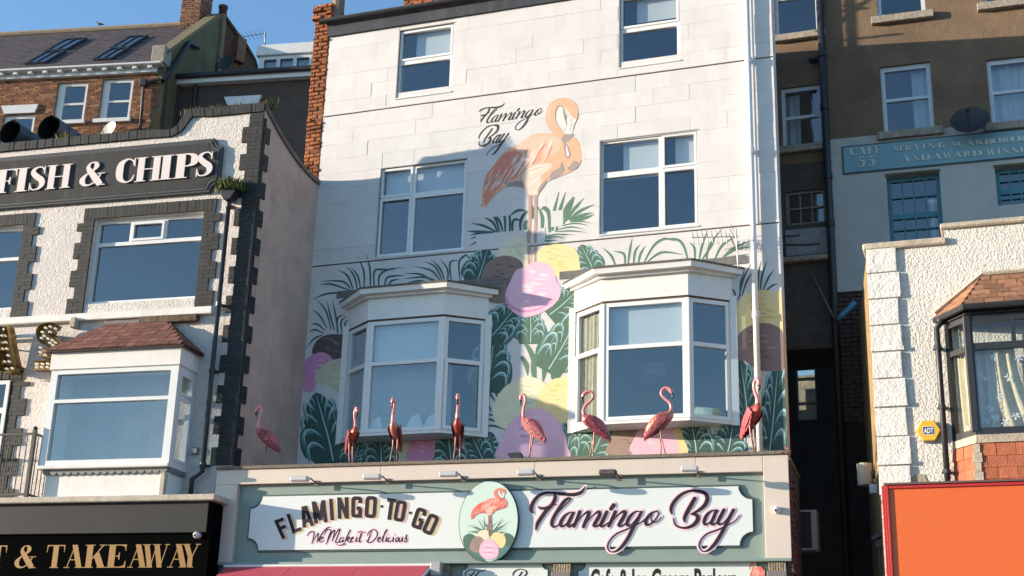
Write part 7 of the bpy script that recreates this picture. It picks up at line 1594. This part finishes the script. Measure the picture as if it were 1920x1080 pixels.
for i, (px, py) in enumerate(((1864,670),(1910,672),(1844,708),(1890,708),(1874,744),(1856,766),(1866,785),(1885,792),(1848,790),(1905,780))):
    u, z = FF.q(px, py, -.10); b = MB(FF)
    for k_ in range(7): a = k_*PI*2/7+rnd.random(); b.prism([(u+.012*math.cos(a-.5), z+.012*math.sin(a-.5)), (u+.055*math.cos(a-.15), z+.055*math.sin(a-.15)), (u+.06*math.cos(a+.15), z+.06*math.sin(a+.15)), (u+.012*math.cos(a+.5), z+.012*math.sin(a+.5))], None, -.10+.0005*k_)
    pos = ('upper row, second from the bay corner', 'upper row, third from the bay corner', 'nearest the bay corner, mid height', 'middle of the glass', 'lower middle of the glass', 'low on the glass, left', 'low on the glass, centre', 'low on the glass, right of centre', 'lowest at the left', 'lowest at the right')[i]
    tag(b.obj('lace_flower', fm), 'white lace flower on the net curtain, '+pos, 'flower', 'lace flowers in the black bay')
# bay roof
e = .12; zrt = Rf.q(1860, 517, .05)[1]; rla = Rf.q(1842, 516, .05)[0]
b = MB(Rf); P0, P1, P2 = Rf.P(bl0-e, zr1_+.13, 0), Rf.P(bx1-.03, zr1_+.13, bd_+e), Rf.P(4.4, zr1_+.13, bd_+e); Q0, Q1 = Rf.P(rla, zrt, .03), Rf.P(4.4, zrt, .03)
b.add([P0, P1, P2, Q0, Q1, P0-Vector((0,0,.03)), P1-Vector((0,0,.03)), P2-Vector((0,0,.03))], [(0,1,3), (1,2,4,3), (5,6,1,0), (6,7,2,1), (5,7,6)]); b.obj('bay_roof_bed', tile_bed, bayR)
otile = mat('orange_brown_tile', (.36,.17,.09), .85, var=.4, vscale=12, bump=.6, bscale=45, obj_rand=.3, stain=.3, stain_col=(.30,.24,.16))
tile_slope(bayR, P1, Rf.P(2.0, zr1_+.13, bd_+e), Rf.P(2.0, zrt, .03), Q0, 6, .27, otile)
tile_slope(bayR, P0, P1, Q0, Q0-Vector((.001,0,0)), 6, .27, otile)
b = MB(Rf); b.tube([P0+Vector((0,0,.06))-Rf.n*-.02, Q0+Vector((0,0,.05)), Q1+Vector((0,0,.05))], .035, 6); b.obj('mortar_fillet', cop_m, bayR)
b = MB(Rf); b.tube([P0+Vector((0,0,-.05)), P1+Vector((0,0,-.05))+Rf.n*.04, P2+Vector((0,0,-.05))+Rf.n*.04], .05, 8); b.obj('gutter', gutter_m, bayR)
b = MB(Rf); b.add([Rf.P(bl0-.04,zr1_+.002,0), Rf.P(bx1-.02,zr1_+.002,bd_+.05), Rf.P(4.3,zr1_+.002,bd_+.05), Rf.P(bl0-.04,zr1_+.128,0), Rf.P(bx1-.02,zr1_+.128,bd_+.05), Rf.P(4.3,zr1_+.128,bd_+.05)], [(0,1,4,3), (1,2,5,4), (0,2,1)]); b.obj('bay_fascia', black, bayR)
# cement band and hung tiles
b = MB(Rf); b.add([Rf.P(bl0,zr0-.16,.02), Rf.P(bx1,zr0-.16,bd_+.02), Rf.P(4,zr0-.16,bd_+.02), Rf.P(bl0,zr0-.051,.02), Rf.P(bx1,zr0-.051,bd_+.05), Rf.P(4,zr0-.051,bd_+.05)], [(0,1,4,3), (1,2,5,4), (3,4,5), (0,2,1)]); b.obj('cement_band', cop_m, bayR)
htile = mat('orange_hung_tile', (.48,.14,.065), .8, var=.25, vscale=10, bump=.5, bscale=40, obj_rand=.22)
b = MB(Rf); b.add([Rf.P(bl0,zo-.6,-.02), Rf.P(bx1,zo-.6,bd_-.02), Rf.P(4,zo-.6,bd_-.02), Rf.P(bl0,zr0-.161,-.02), Rf.P(bx1,zr0-.161,bd_-.02), Rf.P(4,zr0-.161,bd_-.02)], [(0,1,4,3), (1,2,5,4)]); b.obj('hung_tile_bed', tile_bed, bayR)
for A, Bp, L in ((Rf.P(bl0, 0, -.02), Rf.P(bx1, 0, bd_-.02), .26), (Rf.P(bx1, 0, bd_-.02), Rf.P(2.2, 0, bd_-.02), .26)):
    up = Vector((0,0,1)); zt__, n_, hh = zr0-.17, 5, .165
    tile_slope(bayR, A+up*(zt__-n_*hh), Bp+up*(zt__-n_*hh), Bp+up*zt__, A+up*zt__, n_, L, htile, 'hung_tile', .016)
b = MB(Rf)
for i in range(6): b.box(bx1-.045-.02*(i % 2), bx1+.04+.02*(i % 2), zr0-.17-(i+1)*.135, zr0-.17-i*.135-.004, bd_-.05, bd_+.022)
b.obj('mortar_corner', cop_m, bayR)
# downpipe, alarm box
dp = thing('downpipe', Rf.P(bl0, 5, .1), 'black downpipe on the white pebbledash left of the black bay window', 'drainpipe')
a = [Rf.q(*p, .09) for p in ((1768,585),(1768,600),(1756,616),(1777,905))]; uu = (a[2][0]+a[3][0])/2
b = MB(Rf); b.tube([P0+Vector((.05,0,-.06))+Rf.n*.09, Rf.P(a[1][0]+.03, a[1][1], .12), Rf.P(uu, a[2][1], .09), Rf.P(uu, zo-.3, .09)], .045, 10); b.obj('pipe', gutter_m, dp, smooth=True)
for z in (a[2][1]-.3, (a[2][1]+zo)/2, zo+.25): b = MB(Rf); b.tube([Rf.P(uu, z-.03, .09), Rf.P(uu, z+.03, .09)], .058, 10); b.box(uu-.075, uu+.075, z-.012, z+.012, .0, .05); b.obj('collar', gutter_m, dp)
u, z = Rf.q(1741, 807, .1); t = thing('alarm_box', Rf.P(u, z, 0), 'yellow hexagonal burglar alarm box on the white pebbledash wall', 'alarm box'); s_ = .175
hexa = lambda k_: [(u+s_*k_*math.cos(PI/3*i), z+s_*k_*.98*math.sin(PI/3*i)) for i in range(6)]
b = MB(Rf); b.prism(hexa(1), .02, .09); b.obj('cover', mat('alarm_yellow', (.75,.40,.025), .4, stain=.2, stain_col=(.4,.2,.03)), t, bevel=.012)
b = MB(Rf); b.prism([(p[0], p[1]-.03) for p in hexa(.92)], .001, .05); b.obj('back_plate', mat('alarm_blue_grey', (.12,.17,.24), .5), t)
b = MB(Rf); b.box(u-.082, u+.082, z-.062, z+.062, .0902, .0925); b.obj('badge', mat('alarm_navy', (.02,.03,.12), .4), t)
b = MB(Rf); b.holes(u-.082, u+.082, z-.062, z+.062, [(u-.076, u+.076, z-.056, z+.056)], .0902, .0932); b.obj('badge_border', gloss_white, t)
text_part(Rf, 'ADT', u-.066, u+.066, z-.038, z+.040, .0945, gloss_white, t, bold=.03)
# orange fascia board
ou0 = Rf.q(1668,1000,.52)[0]; of = thing('orange_fascia', Rf.P(ou0, 3, .3), 'plain bright orange shop fascia edged in red below the pebbledashed wall', 'sign')
b = MB(Rf); b.box(ou0+.02, 6, 2.2, zo-.05, .02, .50); b.obj('panel', mat('orange_vinyl', (.64,.118,.022), .4, var=.02), of)
rm = mat('red_trim', (.42,.02,.02), .45)
b = MB(Rf); b.box(ou0+.02, 6, zo-.049, zo, .001, .53); b.obj('top_trim', rm, of, bevel=.006)
for i in range(3): b = MB(Rf); b.box(ou0-.075+i*.032, ou0-.046+i*.032, 2.2, zo, .001, .51+.012*i); b.obj('side_trim', rm, of, bevel=.004)
b = MB(Rf); b.box(ou0-.04, 6, zo+.002, zo+.03, .001, .56); b.obj('weather_strip', mat('dark_strip', (.12,.07,.06), .7), of)
u, z = Rf.q(1722, 897, .02); b = MB(Rf); b.prism([(u-.16, z-.12), (u-.12, z), (u-.03, z+.07), (u+.08, z+.06), (u+.15, z-.12)], .001, .012); b.obj('bare_patch', mat('bare_render', (.36,.30,.22), .95, bump=1), rb)
# fittings on its alley side
SW = Fr(Rf.P(ru0, 0, 0), x=Vector((.95, -7, 0)))
def sq(px, py, d=.0): return SW.q(px, py, d)
def onx(px, py, dist):     # point in the alley, dist behind the front of the building
    f = Fr((0, -1.0+dist, 0), 0); u, z = f.q(px, py); return f.P(u, z, 0)
p = onx(1622, 890, 1.2); t = thing('flue_cowl', p, 'pale cylindrical flue cowl on the alley side of the pebbledashed building', 'flue')
b = MB(Rf); b.tube([p+Vector((0,0,-.17)), p+Vector((0,0,.17))], .12, 16); b.obj('cowl', mat('flue_cream', (.50,.45,.36), .5, var=.2), t, smooth=False)
b = MB(Rf); b.tube([p, p+Vector((.3,0,0))], .07, 10); b.obj('stub', lamp_d, t)
p = onx(1637, 917, .9); t = thing('alley_box', p, 'little grey electrical box below the flue cowl in the alley', 'box'); b = MB(Fr(p)); b.box(-.05,.07,-.07,.07,-.05,.05); b.obj('box', lamp_m, t, bevel=.006); b = MB(Fr(p)); b.box(-.035,.05,-.05,.05,.0505,.06); b.obj('lid', lamp_m, t)
p = onx(1648, 1003, .5); t = thing('alley_floodlight', p, 'black floodlight on the alley side beside the orange fascia', 'floodlight'); b = MB(Fr(p)); b.prism([(-.12,-.03),(.04,.05),(.06,-.02),(-.09,-.10)], -.08, .08); b.obj('housing', gutter_m, t, bevel=.01)
b = MB(Fr(p)); b.tube([Vector(p)+Vector((0,0,-.08)), Vector(p)+Vector((.0,0,-.5))], .02, 6); b.box(-.05,.06,-.18,-.08,-.05,.05); b.obj('sensor', lamp_d, t)

# a big television aerial on the cafe chimney, above the frame: its shadow lies on the brown wall
def up_sun(px, py, y):
    u, z = K.q(px, py); p = K.P(u, z, 0); return p-SUN_DIR*((p.y-y)/SUN_DIR.y)
yA = .95; m0, m1_ = up_sun(1601, 135, yA), up_sun(1601, -30, yA)
t = thing('roof_aerial', m0, 'tall television aerial on the roof of the white building', 'aerial')
b = MB(C); b.tube([Vector((m0.x, yA, 14.6)), Vector((m0.x, yA, m1_.z))], .045, 8); b.obj('mast', al, t)
for (xa, xb, y, r_) in ((1560, 1706, 72, .022), (1556, 1706, 97, .022), (1530, 1640, 22, .03), (1535, 1640, 12, .02), (1500, 1600, 108, .03)):
    pa_, pb_ = up_sun(xa, y, yA), up_sun(xb, y, yA); z_ = (pa_.z+pb_.z)/2; b = MB(C); b.tube([Vector((pa_.x, yA+.06, z_)), Vector((pb_.x, yA+.06, z_))], r_, 6); b.obj('boom', al, t)
for (xa, ya, xb, yb) in ((1600, 20, 1550, 62), (1640, -10, 1600, 22)):
    pa_, pb_ = up_sun(xa, ya, yA), up_sun(xb, yb, yA); b = MB(C); b.tube([pa_, pb_], .028, 6); b.obj('stay', al, t)
